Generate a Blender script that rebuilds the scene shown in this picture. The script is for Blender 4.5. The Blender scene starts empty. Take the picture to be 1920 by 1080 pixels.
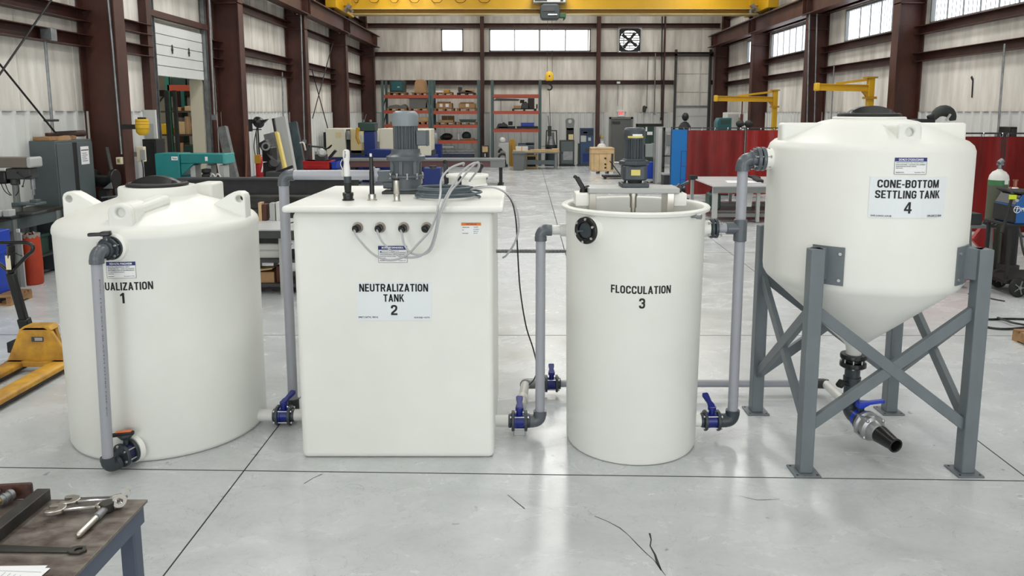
import bpy, math, random
from mathutils import Vector as V, Matrix
random.seed(7)
SC = bpy.context.scene
COL = SC.collection
PI = math.pi
R = math.radians

# ------------------------------------------------------------------ camera
FPX, CAMZ, PX, HOR = 1400.0, 2.35, 972.0, 212.0
TILT = math.atan(0.14)
PY = HOR + FPX * 0.14
cam_d = bpy.data.cameras.new('camera')
cam_d.sensor_fit = 'HORIZONTAL'
cam_d.sensor_width = 36.0
cam_d.lens = 36.0 * FPX / 1920.0
cam_d.shift_x = (960.0 - PX) / 1920.0
cam_d.shift_y = (PY - 540.0) / 1920.0
cam_d.clip_end = 200
cam = bpy.data.objects.new('camera', cam_d)
COL.objects.link(cam)
cam.location = (0, 0, CAMZ)
cam.rotation_euler = (PI / 2 - TILT, 0, 0)
SC.camera = cam

# ------------------------------------------------------------------ view, world
SC.view_settings.view_transform = 'Standard'
SC.view_settings.look = 'None'
SC.view_settings.gamma = 1.0
SC.view_settings.use_curve_mapping = False
SC.view_settings.exposure = -0.24
SC.cycles.max_bounces = 8
SC.cycles.diffuse_bounces = 4
SC.cycles.glossy_bounces = 3
SC.cycles.transparent_max_bounces = 8
SC.cycles.caustics_reflective = False
SC.cycles.caustics_refractive = False
SC.cycles.sample_clamp_indirect = 4.0
SC.cycles.use_denoising = True
W = bpy.data.worlds.new('overcast_sky')
SC.world = W
W.use_nodes = True
W.node_tree.nodes['Background'].inputs[0].default_value = (0.93, 0.97, 1.0, 1)
W.node_tree.nodes['Background'].inputs[1].default_value = 5.4

# ------------------------------------------------------------------ lamps (the high bays of the hall)
LAMP_W = 118.0
def lamp(x, y, z, sx, sy, w, rot=(0, 0, 0), col=(1, .985, .955)):
    l = bpy.data.lights.new('area_light', 'AREA')
    l.shape = 'RECTANGLE'; l.size = sx; l.size_y = sy; l.energy = w; l.color = col
    o = bpy.data.objects.new('area_light', l); COL.objects.link(o)
    o.location = (x, y, z); o.rotation_euler = rot
    return o
LAMPS = [(x, y) for y in (-5, -0.5, 4, 9.5, 15, 20.5, 26.5, 32) for x in (-4.2, 1.2, 6.6)]
for lx, ly in LAMPS:
    lamp(lx, ly, 7.78, 1.0, 3.0, LAMP_W * (.70 if ly < 8 else 1.45) * (.8 if lx > 5 else 1.0))
lamp(-10.2, 18.5, 5.1, 1.0, 2.0, 110)          # lamp of the store room behind the roll-up door
for dx in (-4.2, 6.0):                          # portals of two added openings behind the camera that fill the tank fronts
    p = lamp(dx, -9.0, 2.6, 6.0, 5.0, 1.0, rot=(R(90), 0, 0)); p.data.cycles.is_portal = True

# ------------------------------------------------------------------ a pixel's ray -> a point of the place
TS, TC = math.sin(TILT), math.cos(TILT)
def ray(u, v):
    a = (u - PX) / FPX; b = (PY - v) / FPX
    return V((a, TC + b * TS, -TS + b * TC))
def at(u, v, Y):
    d = ray(u, v); t = Y / d.y
    return V((d.x * t, Y, CAMZ + d.z * t))
def fl(u, v, z=0.0):
    d = ray(u, v); t = (z - CAMZ) / d.z
    return V((d.x * t, d.y * t, z))
def xa(u, Y, v=212): return at(u, v, Y).x
def za(v, Y, u=972): return at(u, v, Y).z

# ------------------------------------------------------------------ materials
def lin(c):
    return tuple(((x / 255.0) / 12.92 if x / 255.0 <= .04045 else ((x / 255.0 + .055) / 1.055) ** 2.4) for x in c) + (1.0,)
def mat(name, rgb, rough=.5, metal=0.0, var=0.0, scale=(4, 4, 4), bump=0.0, bscale=None, rgb2=None, spec=.5, coat=0.0, emit=None, rvar=0.0, alpha=None, detail=4.0):
    m = bpy.data.materials.new(name); m.use_nodes = True
    nt = m.node_tree; b = nt.nodes['Principled BSDF']
    b.inputs['Base Color'].default_value = lin(rgb)
    b.inputs['Roughness'].default_value = rough
    b.inputs['Metallic'].default_value = metal
    b.inputs['Specular IOR Level'].default_value = spec
    if coat: b.inputs['Coat Weight'].default_value = coat
    if emit:
        b.inputs['Emission Color'].default_value = lin(emit[0]); b.inputs['Emission Strength'].default_value = emit[1]
    if var or bump or rvar:
        tc = nt.nodes.new('ShaderNodeTexCoord'); mp = nt.nodes.new('ShaderNodeMapping')
        mp.inputs['Scale'].default_value = scale
        nt.links.new(tc.outputs['Object'], mp.inputs['Vector'])
        nz = nt.nodes.new('ShaderNodeTexNoise'); nz.inputs['Scale'].default_value = 1.0; nz.inputs['Detail'].default_value = detail
        nz.inputs['Roughness'].default_value = .6
        nt.links.new(mp.outputs['Vector'], nz.inputs['Vector'])
        if var:
            rp = nt.nodes.new('ShaderNodeValToRGB')
            c2 = rgb2 or tuple(x * (1 - var) for x in rgb)
            rp.color_ramp.elements[0].color = lin(c2); rp.color_ramp.elements[0].position = .32
            rp.color_ramp.elements[1].color = lin(rgb); rp.color_ramp.elements[1].position = .66
            nt.links.new(nz.outputs['Fac'], rp.inputs['Fac']); nt.links.new(rp.outputs['Color'], b.inputs['Base Color'])
        if rvar:
            mr = nt.nodes.new('ShaderNodeMapRange')
            mr.inputs['To Min'].default_value = max(0.02, rough - rvar); mr.inputs['To Max'].default_value = rough + rvar
            mr.inputs['From Min'].default_value = .3; mr.inputs['From Max'].default_value = .7
            nt.links.new(nz.outputs['Fac'], mr.inputs['Value']); nt.links.new(mr.outputs['Result'], b.inputs['Roughness'])
        if bump:
            src = nz
            if bscale:
                mp2 = nt.nodes.new('ShaderNodeMapping'); mp2.inputs['Scale'].default_value = bscale
                nt.links.new(tc.outputs['Object'], mp2.inputs['Vector'])
                src = nt.nodes.new('ShaderNodeTexNoise'); src.inputs['Scale'].default_value = 1.0; src.inputs['Detail'].default_value = 3
                nt.links.new(mp2.outputs['Vector'], src.inputs['Vector'])
            bp = nt.nodes.new('ShaderNodeBump'); bp.inputs['Strength'].default_value = bump; bp.inputs['Distance'].default_value = .05
            nt.links.new(src.outputs['Fac'], bp.inputs['Height']); nt.links.new(bp.outputs['Normal'], b.inputs['Normal'])
    return m

# ------------------------------------------------------------------ mesh builder
def basis(d):
    d = V(d).normalized()
    a = V((0, 0, 1)) if abs(d.z) < .9 else V((1, 0, 0))
    x = a.cross(d).normalized(); return x, d.cross(x).normalized(), d
_tx = {}
def textmesh(body, bold):
    k = (body, bold)
    if k not in _tx:
        cu = bpy.data.curves.new('lettering', 'FONT'); cu.body = body; cu.offset = bold; cu.resolution_u = 4
        cu.align_x = 'CENTER'
        o = bpy.data.objects.new('lettering', cu)
        me = bpy.data.meshes.new_from_object(o)
        vs = [(v.co.x, v.co.y) for v in me.vertices]; fs = [list(p.vertices) for p in me.polygons]
        bpy.data.objects.remove(o); bpy.data.curves.remove(cu); bpy.data.meshes.remove(me)
        xs = [p[0] for p in vs]; ys = [p[1] for p in vs]
        _tx[k] = (vs, fs, min(xs), max(xs), min(ys), max(ys))
    return _tx[k]
class Flat:
    """A flat face: origin, right, up; outward normal = right x up."""
    def __init__(s, o, right=(1, 0, 0), up=(0, 0, 1)):
        s.o = V(o); s.r = V(right).normalized(); s.u = V(up).normalized(); s.n = s.r.cross(s.u)
    def p(s, a, t, e=0): return s.o + s.r * a + s.u * t + s.n * e
class Cyl:
    """The outside of an upright cylinder; a runs round it from the point facing -y."""
    def __init__(s, cx, cy, r): s.cx, s.cy, s.r = cx, cy, r
    def p(s, a, t, e=0):
        k = a / s.r - PI / 2
        return V((s.cx + (s.r + e) * math.cos(k), s.cy + (s.r + e) * math.sin(k), t))
    def hit(s, u, v):
        d = ray(u, v); A = d.x ** 2 + d.y ** 2; B = -2 * (d.x * s.cx + d.y * s.cy); Cc = s.cx ** 2 + s.cy ** 2 - s.r ** 2
        t = (-B - math.sqrt(max(0, B * B - 4 * A * Cc))) / (2 * A)
        x, y = d.x * t, d.y * t
        return (math.atan2(y - s.cy, x - s.cx) + PI / 2) * s.r, CAMZ + d.z * t
# a condensed bold stroke alphabet for the tank lettering: (width, strokes); a stroke is (points, closed), a point is (x, y[, corner radius])
def _glyphs():
    t = .185; h = t / 2; W = .58; T = 1 - h; g = {}
    g['A'] = (.62, [[(0, 0), (.19, 0), (.40, 1), (.22, 1)], [(.43, 0), (.62, 0), (.40, 1), (.22, 1)], [(.12, .2), (.5, .2), (.47, .36), (.15, .36)]], [])
    g['B'] = (W, [], [([(h, h), (h, T), (W - h, T, .22), (W - h, .53, .22), (h, .53)], 0), ([(h, .53), (W - h, .53, .22), (W - h, h, .24), (h, h), (h, .53)], 0)])
    g['C'] = (W, [], [([(W - h, .35), (W - h, h, .24), (h, h, .24), (h, T, .24), (W - h, T, .24), (W - h, .65)], 0)])
    g['G'] = (W, [], [([(W - h, .66), (W - h, T, .24), (h, T, .24), (h, h, .24), (W - h, h, .2), (W - h, .46), (W * .52, .46)], 0)])
    g['E'] = (.5, [[(0, 0), (t, 0), (t, 1), (0, 1)]] + [[(0, y), (x, y), (x, y + .165), (0, y + .165)] for y, x in ((0, .5), (.42, .46), (.835, .5))], [])
    g['F'] = (.48, [[(0, 0), (t, 0), (t, 1), (0, 1)]] + [[(0, y), (x, y), (x, y + .165), (0, y + .165)] for y, x in ((.41, .45), (.835, .48))], [])
    g['L'] = (.47, [[(0, 0), (t, 0), (t, 1), (0, 1)], [(0, 0), (.47, 0), (.47, .165), (0, .165)]], [])
    g['T'] = (.54, [[(.27 - h, 0), (.27 + h, 0), (.27 + h, 1), (.27 - h, 1)], [(0, .835), (.54, .835), (.54, 1), (0, 1)]], [])
    g['I'] = (t, [[(0, 0), (t, 0), (t, 1), (0, 1)]], [])
    g['N'] = (.6, [[(0, 0), (.17, 0), (.17, 1), (0, 1)], [(.43, 0), (.6, 0), (.6, 1), (.43, 1)], [(0, 1), (.2, 1), (.6, 0), (.4, 0)]], [])
    g['M'] = (.76, [[(0, 0), (.17, 0), (.17, 1), (0, 1)], [(.59, 0), (.76, 0), (.76, 1), (.59, 1)], [(0, 1), (.22, 1), (.46, 0), (.30, 0)], [(.54, 1), (.76, 1), (.46, 0), (.30, 0)]], [])
    g['K'] = (.6, [[(0, 0), (t, 0), (t, 1), (0, 1)], [(.1, .38), (.38, 1), (.59, 1), (.14, .28)], [(.2, .55), (.33, .62), (.62, 0), (.41, 0)]], [])
    g['Z'] = (.54, [[(0, 0), (.54, 0), (.54, .165), (0, .165)], [(0, .835), (.54, .835), (.54, 1), (0, 1)], [(0, .14), (.22, .14), (.54, .86), (.32, .86)]], [])
    g['U'] = (W, [], [([(h, 1), (h, h, .24), (W - h, h, .24), (W - h, 1)], 0)])
    g['O'] = (W, [], [([(h, .5), (h, T, .25), (W - h, T, .25), (W - h, h, .25), (h, h, .25)], 1)])
    g['Q'] = (W, [[(.3, .2), (.42, .27), (.6, -.04), (.44, -.06)]], [([(h, .5), (h, T, .25), (W - h, T, .25), (W - h, h, .25), (h, h, .25)], 1)])
    g['R'] = (.6, [[(0, 0), (t, 0), (t, 1), (0, 1)], [(.26, .47), (.45, .47), (.6, 0), (.41, 0)]], [([(h, T), (W - h, T, .24), (W - h, .47, .24), (h, .47)], 0)])
    g['S'] = (W, [], [([(W - h, .69), (W - h, T, .22), (h, T, .22), (h, .57, .2), (W - h, .43, .2), (W - h, h, .22), (h, h, .22), (h, .31)], 0)])
    g['-'] = (.3, [[(0, .32), (.3, .32), (.3, .48), (0, .48)]], [])
    g[' '] = (.2, [], [])
    g['1'] = (.36, [[(.17, 0), (.36, 0), (.36, 1), (.17, 1)], [(0, .66), (.2, .76), (.36, 1), (.22, 1), (.0, .82)]], [])
    g['2'] = (W, [], [([(h, .66), (h, T, .23), (W - h, T, .23), (W - h, .56, .16), (h, .2, .1), (h, h), (W, h)], 0)])
    g['3'] = (W, [], [([(h, .70), (h, T, .22), (W - h, T, .22), (W - h, .53, .2), (.24, .53)], 0), ([(.24, .53), (W - h, .53, .2), (W - h, h, .24), (h, h, .22), (h, .3)], 0)])
    g['4'] = (.62, [[(.34, 0), (.52, 0), (.52, 1), (.34, 1)], [(0, .22), (.62, .22), (.62, .38), (0, .38)], [(0, .36), (.17, .36), (.45, 1), (.34, 1)]], [])
    return g, t
GLY, GLT = _glyphs()
def _stroke(pts, closed, t):
    q = []; n = len(pts)
    for i, p in enumerate(pts):
        if len(p) < 3: q.append((p[0], p[1])); continue
        a, b = pts[i - 1], pts[(i + 1) % n]
        def tow(o):
            dx, dy = o[0] - p[0], o[1] - p[1]; L = math.hypot(dx, dy); k = min(p[2], L * .5) / L; return p[0] + dx * k, p[1] + dy * k
        s, e = tow(a), tow(b)
        for k in range(7):
            w = k / 6.0; q.append(((1 - w) ** 2 * s[0] + 2 * w * (1 - w) * p[0] + w * w * e[0], (1 - w) ** 2 * s[1] + 2 * w * (1 - w) * p[1] + w * w * e[1]))
    r = [q[0]]
    for p in q[1:]:
        if math.hypot(p[0] - r[-1][0], p[1] - r[-1][1]) > 1e-4: r.append(p)
    m = len(r); L, Rr = [], []
    for i in range(m):
        a = r[i - 1] if (closed or i) else None; b = r[(i + 1) % m] if (closed or i < m - 1) else None
        def un(u, v): d = math.hypot(v[0] - u[0], v[1] - u[1]); return ((v[0] - u[0]) / d, (v[1] - u[1]) / d)
        d0 = un(a, r[i]) if a else un(r[i], b); d1 = un(r[i], b) if b else d0
        nx, ny = -(d0[1] + d1[1]), d0[0] + d1[0]; l = math.hypot(nx, ny); nx, ny = nx / l, ny / l
        k = t / 2 / max(.35, nx * -d0[1] + ny * d0[0])
        L.append((r[i][0] + nx * k, r[i][1] + ny * k)); Rr.append((r[i][0] - nx * k, r[i][1] - ny * k))
    return [(L[i], L[(i + 1) % m], Rr[(i + 1) % m], Rr[i]) for i in range(m if closed else m - 1)]
class M:
    def __init__(s): s.v = []; s.f = []
    def add(s, vs, fs):
        o = len(s.v); s.v += [tuple(p) for p in vs]; s.f += [[i + o for i in f] for f in fs]; return s
    def box(s, x0, y0, z0, x1, y1, z1):
        x0, x1 = min(x0, x1), max(x0, x1); y0, y1 = min(y0, y1), max(y0, y1); z0, z1 = min(z0, z1), max(z0, z1)
        return s.add([(x0, y0, z0), (x1, y0, z0), (x1, y1, z0), (x0, y1, z0), (x0, y0, z1), (x1, y0, z1), (x1, y1, z1), (x0, y1, z1)],
                     [(0, 3, 2, 1), (4, 5, 6, 7), (0, 1, 5, 4), (1, 2, 6, 5), (2, 3, 7, 6), (3, 0, 4, 7)])
    def cbox(s, c, sx, sy, sz): return s.box(c[0] - sx / 2, c[1] - sy / 2, c[2] - sz / 2, c[0] + sx / 2, c[1] + sy / 2, c[2] + sz / 2)
    def bar(s, p0, p1, w, h=None, up=(0, 0, 1)):
        p0, p1 = V(p0), V(p1); d = (p1 - p0).normalized(); u = V(up)
        if abs(d.dot(u)) > .98: u = V((0, 1, 0))
        x = d.cross(u).normalized() * w / 2; z = x.cross(d).normalized() * (h or w) / 2
        return s.add([p0 - x - z, p0 + x - z, p0 + x + z, p0 - x + z, p1 - x - z, p1 + x - z, p1 + x + z, p1 - x + z],
                     [(0, 1, 2, 3), (7, 6, 5, 4), (0, 4, 5, 1), (1, 5, 6, 2), (2, 6, 7, 3), (3, 7, 4, 0)])
    def cyl(s, p0, p1, r0, r1=None, n=16, caps=True):
        p0, p1 = V(p0), V(p1); r1 = r0 if r1 is None else r1
        x, y, _ = basis(p1 - p0)
        ring = lambda p, r: [p + (x * math.cos(2 * PI * k / n) + y * math.sin(2 * PI * k / n)) * r for k in range(n)]
        vs = ring(p0, r0) + ring(p1, r1)
        fs = [(k, (k + 1) % n, n + (k + 1) % n, n + k) for k in range(n)]
        if caps: fs += [tuple(range(n - 1, -1, -1)), tuple(range(n, 2 * n))]
        return s.add(vs, fs)
    def pipe(s, p0, p1, r, t, n=20):
        """an open-ended pipe with wall thickness t"""
        L = (V(p1) - V(p0)).length
        return s.lathe([(r - t, 0), (r, 0), (r, L), (r - t, L), (r - t, 0)], p0, V(p1) - V(p0), n)
    def tube(s, pts, r, n=8, closed=False):
        pts = [V(p) for p in pts]; m = len(pts); vs = []; fs = []
        x = None
        for i, p in enumerate(pts):
            d = (pts[(i + 1) % m] - pts[i - 1]) if closed else (pts[min(i + 1, m - 1)] - pts[max(i - 1, 0)])
            if d.length < 1e-9: d = V((0, 0, 1))
            d.normalize()
            if x is None: x = basis(d)[0]
            x = (x - d * x.dot(d))
            if x.length < 1e-6: x = basis(d)[0]
            x.normalize(); y = d.cross(x)
            rr = r[i] if isinstance(r, (list, tuple)) else r
            vs += [p + (x * math.cos(2 * PI * k / n) + y * math.sin(2 * PI * k / n)) * rr for k in range(n)]
        for i in range(m if closed else m - 1):
            j = (i + 1) % m
            fs += [(i * n + k, i * n + (k + 1) % n, j * n + (k + 1) % n, j * n + k) for k in range(n)]
        if not closed: fs += [tuple(range(n - 1, -1, -1)), tuple(range((m - 1) * n, m * n))]
        return s.add(vs, fs)
    def lathe(s, prof, c=(0, 0, 0), ax=(0, 0, 1), n=40):
        x, y, d = basis(ax); c = V(c); vs = []; fs = []; idx = []
        for r, h in prof:
            if abs(r) < 1e-6: idx.append([len(vs)]); vs.append(c + d * h)
            else:
                idx.append(list(range(len(vs), len(vs) + n)))
                vs += [c + d * h + (x * math.cos(2 * PI * k / n) + y * math.sin(2 * PI * k / n)) * r for k in range(n)]
        for a, b in zip(idx, idx[1:]):
            if len(a) == 1 and len(b) == 1: continue
            for k in range(n):
                k2 = (k + 1) % n
                if len(a) == 1: fs.append((a[0], b[k2], b[k]))
                elif len(b) == 1: fs.append((a[k], a[k2], b[0]))
                else: fs.append((a[k], a[k2], b[k2], b[k]))
        return s.add(vs, fs)
    def prism(s, poly, o, ex, ey, d):
        o, ex, ey, d = V(o), V(ex), V(ey), V(d); n = len(poly)
        a = [o + ex * p[0] + ey * p[1] for p in poly]; vs = a + [p + d for p in a]
        fs = [tuple(range(n)), tuple(range(2 * n - 1, n - 1, -1))] + [(k, n + k, n + (k + 1) % n, (k + 1) % n) for k in range(n)]
        if ex.cross(ey).dot(d) > 0: fs = [tuple(reversed(f)) for f in fs]
        return s.add(vs, fs)
    def holed(s, poly, hc, hr, o, ex, ey, d, n=32):
        """a plate of convex outline poly with a round hole"""
        o, ex, ey, d = V(o), V(ex), V(ey), V(d)
        out = []; hole = []
        for k in range(n):
            c, sn = math.cos(2 * PI * k / n), math.sin(2 * PI * k / n); best = None
            for (x0, y0), (x1, y1) in zip(poly, poly[1:] + poly[:1]):
                dx, dy = x1 - x0, y1 - y0; den = c * dy - sn * dx
                if abs(den) < 1e-12: continue
                t = ((x0 - hc[0]) * dy - (y0 - hc[1]) * dx) / den; w = ((x0 - hc[0]) * sn - (y0 - hc[1]) * c) / den
                if t > 0 and -1e-6 <= w <= 1 + 1e-6: best = t if best is None else min(best, t)
            best = best or hr * 1.5
            out.append((hc[0] + c * best, hc[1] + sn * best)); hole.append((hc[0] + c * hr, hc[1] + sn * hr))
        q = lambda p: o + ex * p[0] + ey * p[1]
        vs = [q(p) for p in out] + [q(p) for p in hole] + [q(p) + d for p in out] + [q(p) + d for p in hole]
        fs = []
        for k in range(n):
            j = (k + 1) % n
            fs += [(k, j, n + j, n + k), (2 * n + k, 3 * n + k, 3 * n + j, 2 * n + j), (k, 2 * n + k, 2 * n + j, j), (n + k, n + j, 3 * n + j, 3 * n + k)]
        if ex.cross(ey).dot(d) > 0: fs = [tuple(reversed(f)) for f in fs]
        return s.add(vs, fs)
    def ball(s, c, r, rz=None, n=16, ry=None):
        c = V(c); rz = rz or r; ry = ry or r; h = n // 2
        vs = [c + V((0, 0, -rz))]; fs = []
        for i in range(1, h):
            t = -PI / 2 + PI * i / h
            vs += [c + V((r * math.cos(t) * math.cos(2 * PI * k / n), ry * math.cos(t) * math.sin(2 * PI * k / n), rz * math.sin(t))) for k in range(n)]
        vs.append(c + V((0, 0, rz))); e = len(vs) - 1
        fs += [(0, 1 + (k + 1) % n, 1 + k) for k in range(n)]
        for i in range(h - 2):
            fs += [(1 + i * n + k, 1 + i * n + (k + 1) % n, 1 + (i + 1) * n + (k + 1) % n, 1 + (i + 1) * n + k) for k in range(n)]
        fs += [(1 + (h - 2) * n + k, 1 + (h - 2) * n + (k + 1) % n, e) for k in range(n)]
        return s.add(vs, fs)
    def sheet(s, sf, a0, a1, t0, t1, e0=.0, e1=.002, n=1):
        vs = []; fs = []
        for i in range(n + 1):
            a = a0 + (a1 - a0) * i / n
            vs += [sf.p(a, t0, e0), sf.p(a, t1, e0), sf.p(a, t1, e1), sf.p(a, t0, e1)]
        for i in range(n):
            for k in range(4):
                fs.append((i * 4 + k, i * 4 + (k + 1) % 4, i * 4 + 4 + (k + 1) % 4, i * 4 + 4 + k))
        fs += [(3, 2, 1, 0), (n * 4, n * 4 + 1, n * 4 + 2, n * 4 + 3)]
        return s.add(vs, fs)
    def text(s, sf, body, a, t, w, h, e=.003, bold=.03):
        """lettering fitted into a w x h box about (a, t)"""
        vs, fs, x0, x1, y0, y1 = textmesh(body, bold)
        kx = w / (x1 - x0); ky = h / (y1 - y0)
        return s.add([sf.p(a + (x - (x0 + x1) / 2) * kx, t + (y - (y0 + y1) / 2) * ky, e) for x, y in vs], fs)
    def sign(s, sf, body, a, t, w, h, e=.001):
        """bold condensed capitals fitted into a w x h box about (a, t)"""
        x = 0.0; polys = []
        for ch in body:
            gw, ps, st = GLY[ch]
            for p in ps: polys.append([(x + q[0], q[1]) for q in p])
            for p, c in st: polys += [[(x + q[0], q[1]) for q in f] for f in _stroke(p, c, GLT)]
            x += gw + .085
        x -= .085
        for p in polys:
            ar = sum(p[i - 1][0] * p[i][1] - p[i][0] * p[i - 1][1] for i in range(len(p)))
            if ar < 0: p = p[::-1]
            s.add([sf.p(a + (q[0] / x - .5) * w, t + (q[1] - .5) * h, e) for q in p], [tuple(range(len(p)))])
        return s
    def ibeam(s, p0, p1, d, w, tf=.02, tw=.012, up=(0, 0, 1)):
        """an I section along p0-p1, d deep along up"""
        p0, p1, up = V(p0), V(p1), V(up).normalized(); sd = (p1 - p0).cross(up).normalized()
        poly = [(-w / 2, -d / 2), (w / 2, -d / 2), (w / 2, -d / 2 + tf), (tw / 2, -d / 2 + tf), (tw / 2, d / 2 - tf), (w / 2, d / 2 - tf),
                (w / 2, d / 2), (-w / 2, d / 2), (-w / 2, d / 2 - tf), (-tw / 2, d / 2 - tf), (-tw / 2, -d / 2 + tf), (-w / 2, -d / 2 + tf)]
        return s.prism(poly, p0, sd, up, p1 - p0)
    def channel(s, p0, p1, d, w, t=.01, up=(0, 0, 1), side=None):
        """a C section along p0-p1: web d tall on the far side, lips reaching w towards side"""
        p0, p1, up, sd = V(p0), V(p1), V(up).normalized(), V(side).normalized()
        poly = [(0, -d / 2), (w, -d / 2), (w, -d / 2 + t), (t, -d / 2 + t), (t, d / 2 - t), (w, d / 2 - t), (w, d / 2), (0, d / 2)]
        return s.prism(poly, p0, sd, up, p1 - p0)
    def done(s, name, m, parent=None, bevel=0.0, seg=2, smooth=True, ang=38, label=None):
        off = WL.get(parent.name, V((0, 0, 0))) if parent is not None else V((0, 0, 0))
        me = bpy.data.meshes.new(name)
        me.from_pydata([tuple(V(p) - off) for p in s.v], [], s.f)
        me.materials.append(m)
        me.update()
        if smooth:
            me.shade_smooth(); me.set_sharp_from_angle(angle=R(ang))
        o = bpy.data.objects.new(name, me); COL.objects.link(o)
        if parent is not None: o.parent = parent
        WL[o.name] = off
        if bevel:
            b = o.modifiers.new('bevel', 'BEVEL'); b.width = bevel; b.segments = seg; b.limit_method = 'ANGLE'; b.angle_limit = R(40)
            b.harden_normals = False
        if label: o['label'] = label
        return o
WL = {}
def thing(name, label, cat, loc=(0, 0, 0), group=None):
    o = bpy.data.objects.new(name, None); COL.objects.link(o)
    o.location = loc; o.empty_display_size = .1
    WL[o.name] = V(loc); o['label'] = label; o['category'] = cat
    if group: o['group'] = group
    return o
def tag(o, label, cat, group=None):
    o['label'] = label; o['category'] = cat
    if group: o['group'] = group
    return o
def struct(o):
    o['kind'] = 'structure'; return o
def place(o, loc, rz=0.0, rx=0.0, ry=0.0):
    o.location = loc; o.rotation_euler = (rx, ry, rz); return o
def dup(root, loc, rz=None, label=None, group=None):
    r = root.copy(); COL.objects.link(r); r.location = loc
    if rz is not None: r.rotation_euler = (root.rotation_euler[0], root.rotation_euler[1], rz)
    if label: r['label'] = label
    if group: r['group'] = group
    for ch in list(root.children):
        c = ch.copy(); COL.objects.link(c); c.parent = r
        for g in list(ch.children):
            d = g.copy(); COL.objects.link(d); d.parent = c
    return r
def arc(c, x, y, r, a0, a1, n=8):
    c, x, y = V(c), V(x), V(y)
    return [c + x * (r * math.cos(a0 + (a1 - a0) * k / n)) + y * (r * math.sin(a0 + (a1 - a0) * k / n)) for k in range(n + 1)]
def elbow_pts(corner, din, dout, rr, n=10):
    """arc that turns from direction din into dout about corner"""
    din, dout = V(din).normalized(), V(dout).normalized(); c = V(corner) - din * rr + dout * rr
    return [c - dout * (rr * math.cos(t)) + din * (rr * math.sin(t)) for t in [PI / 2 * k / n for k in range(n + 1)]]
def spline(pts, n=8):
    """Catmull-Rom through pts"""
    p = [V(q) for q in pts]; p = [p[0] * 2 - p[1]] + p + [p[-1] * 2 - p[-2]]; out = []
    for i in range(1, len(p) - 2):
        for k in range(n):
            t = k / n
            out.append(.5 * ((2 * p[i]) + (p[i + 1] - p[i - 1]) * t + (2 * p[i - 1] - 5 * p[i] + 4 * p[i + 1] - p[i + 2]) * t * t + (3 * p[i] - p[i - 1] - 3 * p[i + 1] + p[i + 2]) * t ** 3))
    return out + [p[-2]]
def rrect(x0, y0, x1, y1, r, n=5):
    out = []
    for cx, cy, a in ((x1 - r, y0 + r, -90), (x1 - r, y1 - r, 0), (x0 + r, y1 - r, 90), (x0 + r, y0 + r, 180)):
        out += [(cx + r * math.cos(R(a + 90 * k / n)), cy + r * math.sin(R(a + 90 * k / n))) for k in range(n + 1)]
    return out

# ------------------------------------------------------------------ material set
POLY = mat('white_polyethylene', (233, 234, 228), .42, var=.03, scale=(1.2, 1.2, 1.2), bump=.015, bscale=(9, 9, 9))
POLYR = mat('white_moulded_plastic', (238, 238, 232), .4)
PVC = mat('light_grey_pvc', (160, 162, 170), .32)
PVCD = mat('dark_grey_pvc', (88, 94, 100), .3)
FLG = mat('charcoal_fitting', (52, 60, 66), .38)
BLK = mat('black_plastic', (20, 20, 22), .32)
BLKM = mat('black_matt', (26, 26, 27), .6)
RUB = mat('black_rubber', (24, 24, 25), .7)
BLUEV = mat('blue_valve_plastic', (20, 34, 122), .3)
BLUEH = mat('bright_blue_handle', (22, 60, 190), .3)
ORNG = mat('orange_plastic', (225, 120, 70), .4)
STEEL = mat('stainless_steel', (196, 192, 184), .28, 1.0)
ALU = mat('cast_aluminium', (176, 178, 180), .38, .9)
BOLT = mat('zinc_bolt', (205, 205, 205), .3, .9)
CHROME = mat('chrome', (215, 215, 215), .15, 1.0)
CLEAR = mat('cloudy_clear_pipe', (206, 206, 200), .2)
LPIPE = mat('white_pvc', (212, 212, 208), .35)
SIGN = mat('sign_face', (224, 229, 232), .4)
LBL = mat('label_paper', (232, 234, 234), .5)
NAVY = mat('navy_print', (24, 34, 110), .5)
INK = mat('black_ink', (14, 14, 16), .55)
GINK = mat('grey_ink', (60, 64, 76), .55)
WINK = mat('white_ink', (238, 240, 244), .5)
BINK = mat('blue_ink', (60, 110, 160), .5)
OINK = mat('orange_print', (222, 120, 40), .5)
MOTOR = mat('grey_motor_enamel', (88, 95, 100), .4, var=.06, scale=(8, 8, 8))
MOTORD = mat('slate_motor_enamel', (62, 69, 75), .4, var=.06, scale=(8, 8, 8))
FINS = mat('motor_fin', (80, 86, 90), .45)
YPLATE = mat('yellow_nameplate', (214, 200, 110), .4)
FRAMEP = mat('grey_steel_paint', (108, 116, 121), .42, var=.07, scale=(7, 7, 3))
CABLE = mat('silver_grey_cable', (172, 174, 176), .35)
CABLED = mat('slate_cable', (86, 98, 106), .35)
HANDLE_W = mat('white_probe_body', (226, 226, 224), .3)
BROWN = mat('maroon_primer_steel', (82, 45, 36), .5, var=.18, scale=(2, 2, 1.2), rgb2=(56, 31, 25))
GALV = mat('galvanised_steel', (150, 154, 156), .42, .6, var=.2, scale=(6, 6, 6))
YELC = mat('crane_yellow', (212, 164, 20), .4, var=.08, scale=(.6, .6, .6))
YELD = mat('dark_yellow_steel', (176, 132, 28), .45)
FABRIC = mat('white_wall_insulation', (238, 234, 226), .6, var=.16, scale=(2.2, 2.2, .35), bump=.6, bscale=(3.2, 3.2, .45), rgb2=(188, 183, 174), detail=7)
LINER = mat('white_ribbed_liner', (216, 218, 215), .5, var=.06, scale=(1, 1, .3))
SEAM = mat('insulation_tape', (208, 205, 198), .5)
CEIL = mat('white_roof_liner', (205, 204, 198), .6)
CREAM = mat('cream_panel', (212, 206, 184), .55)
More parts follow.
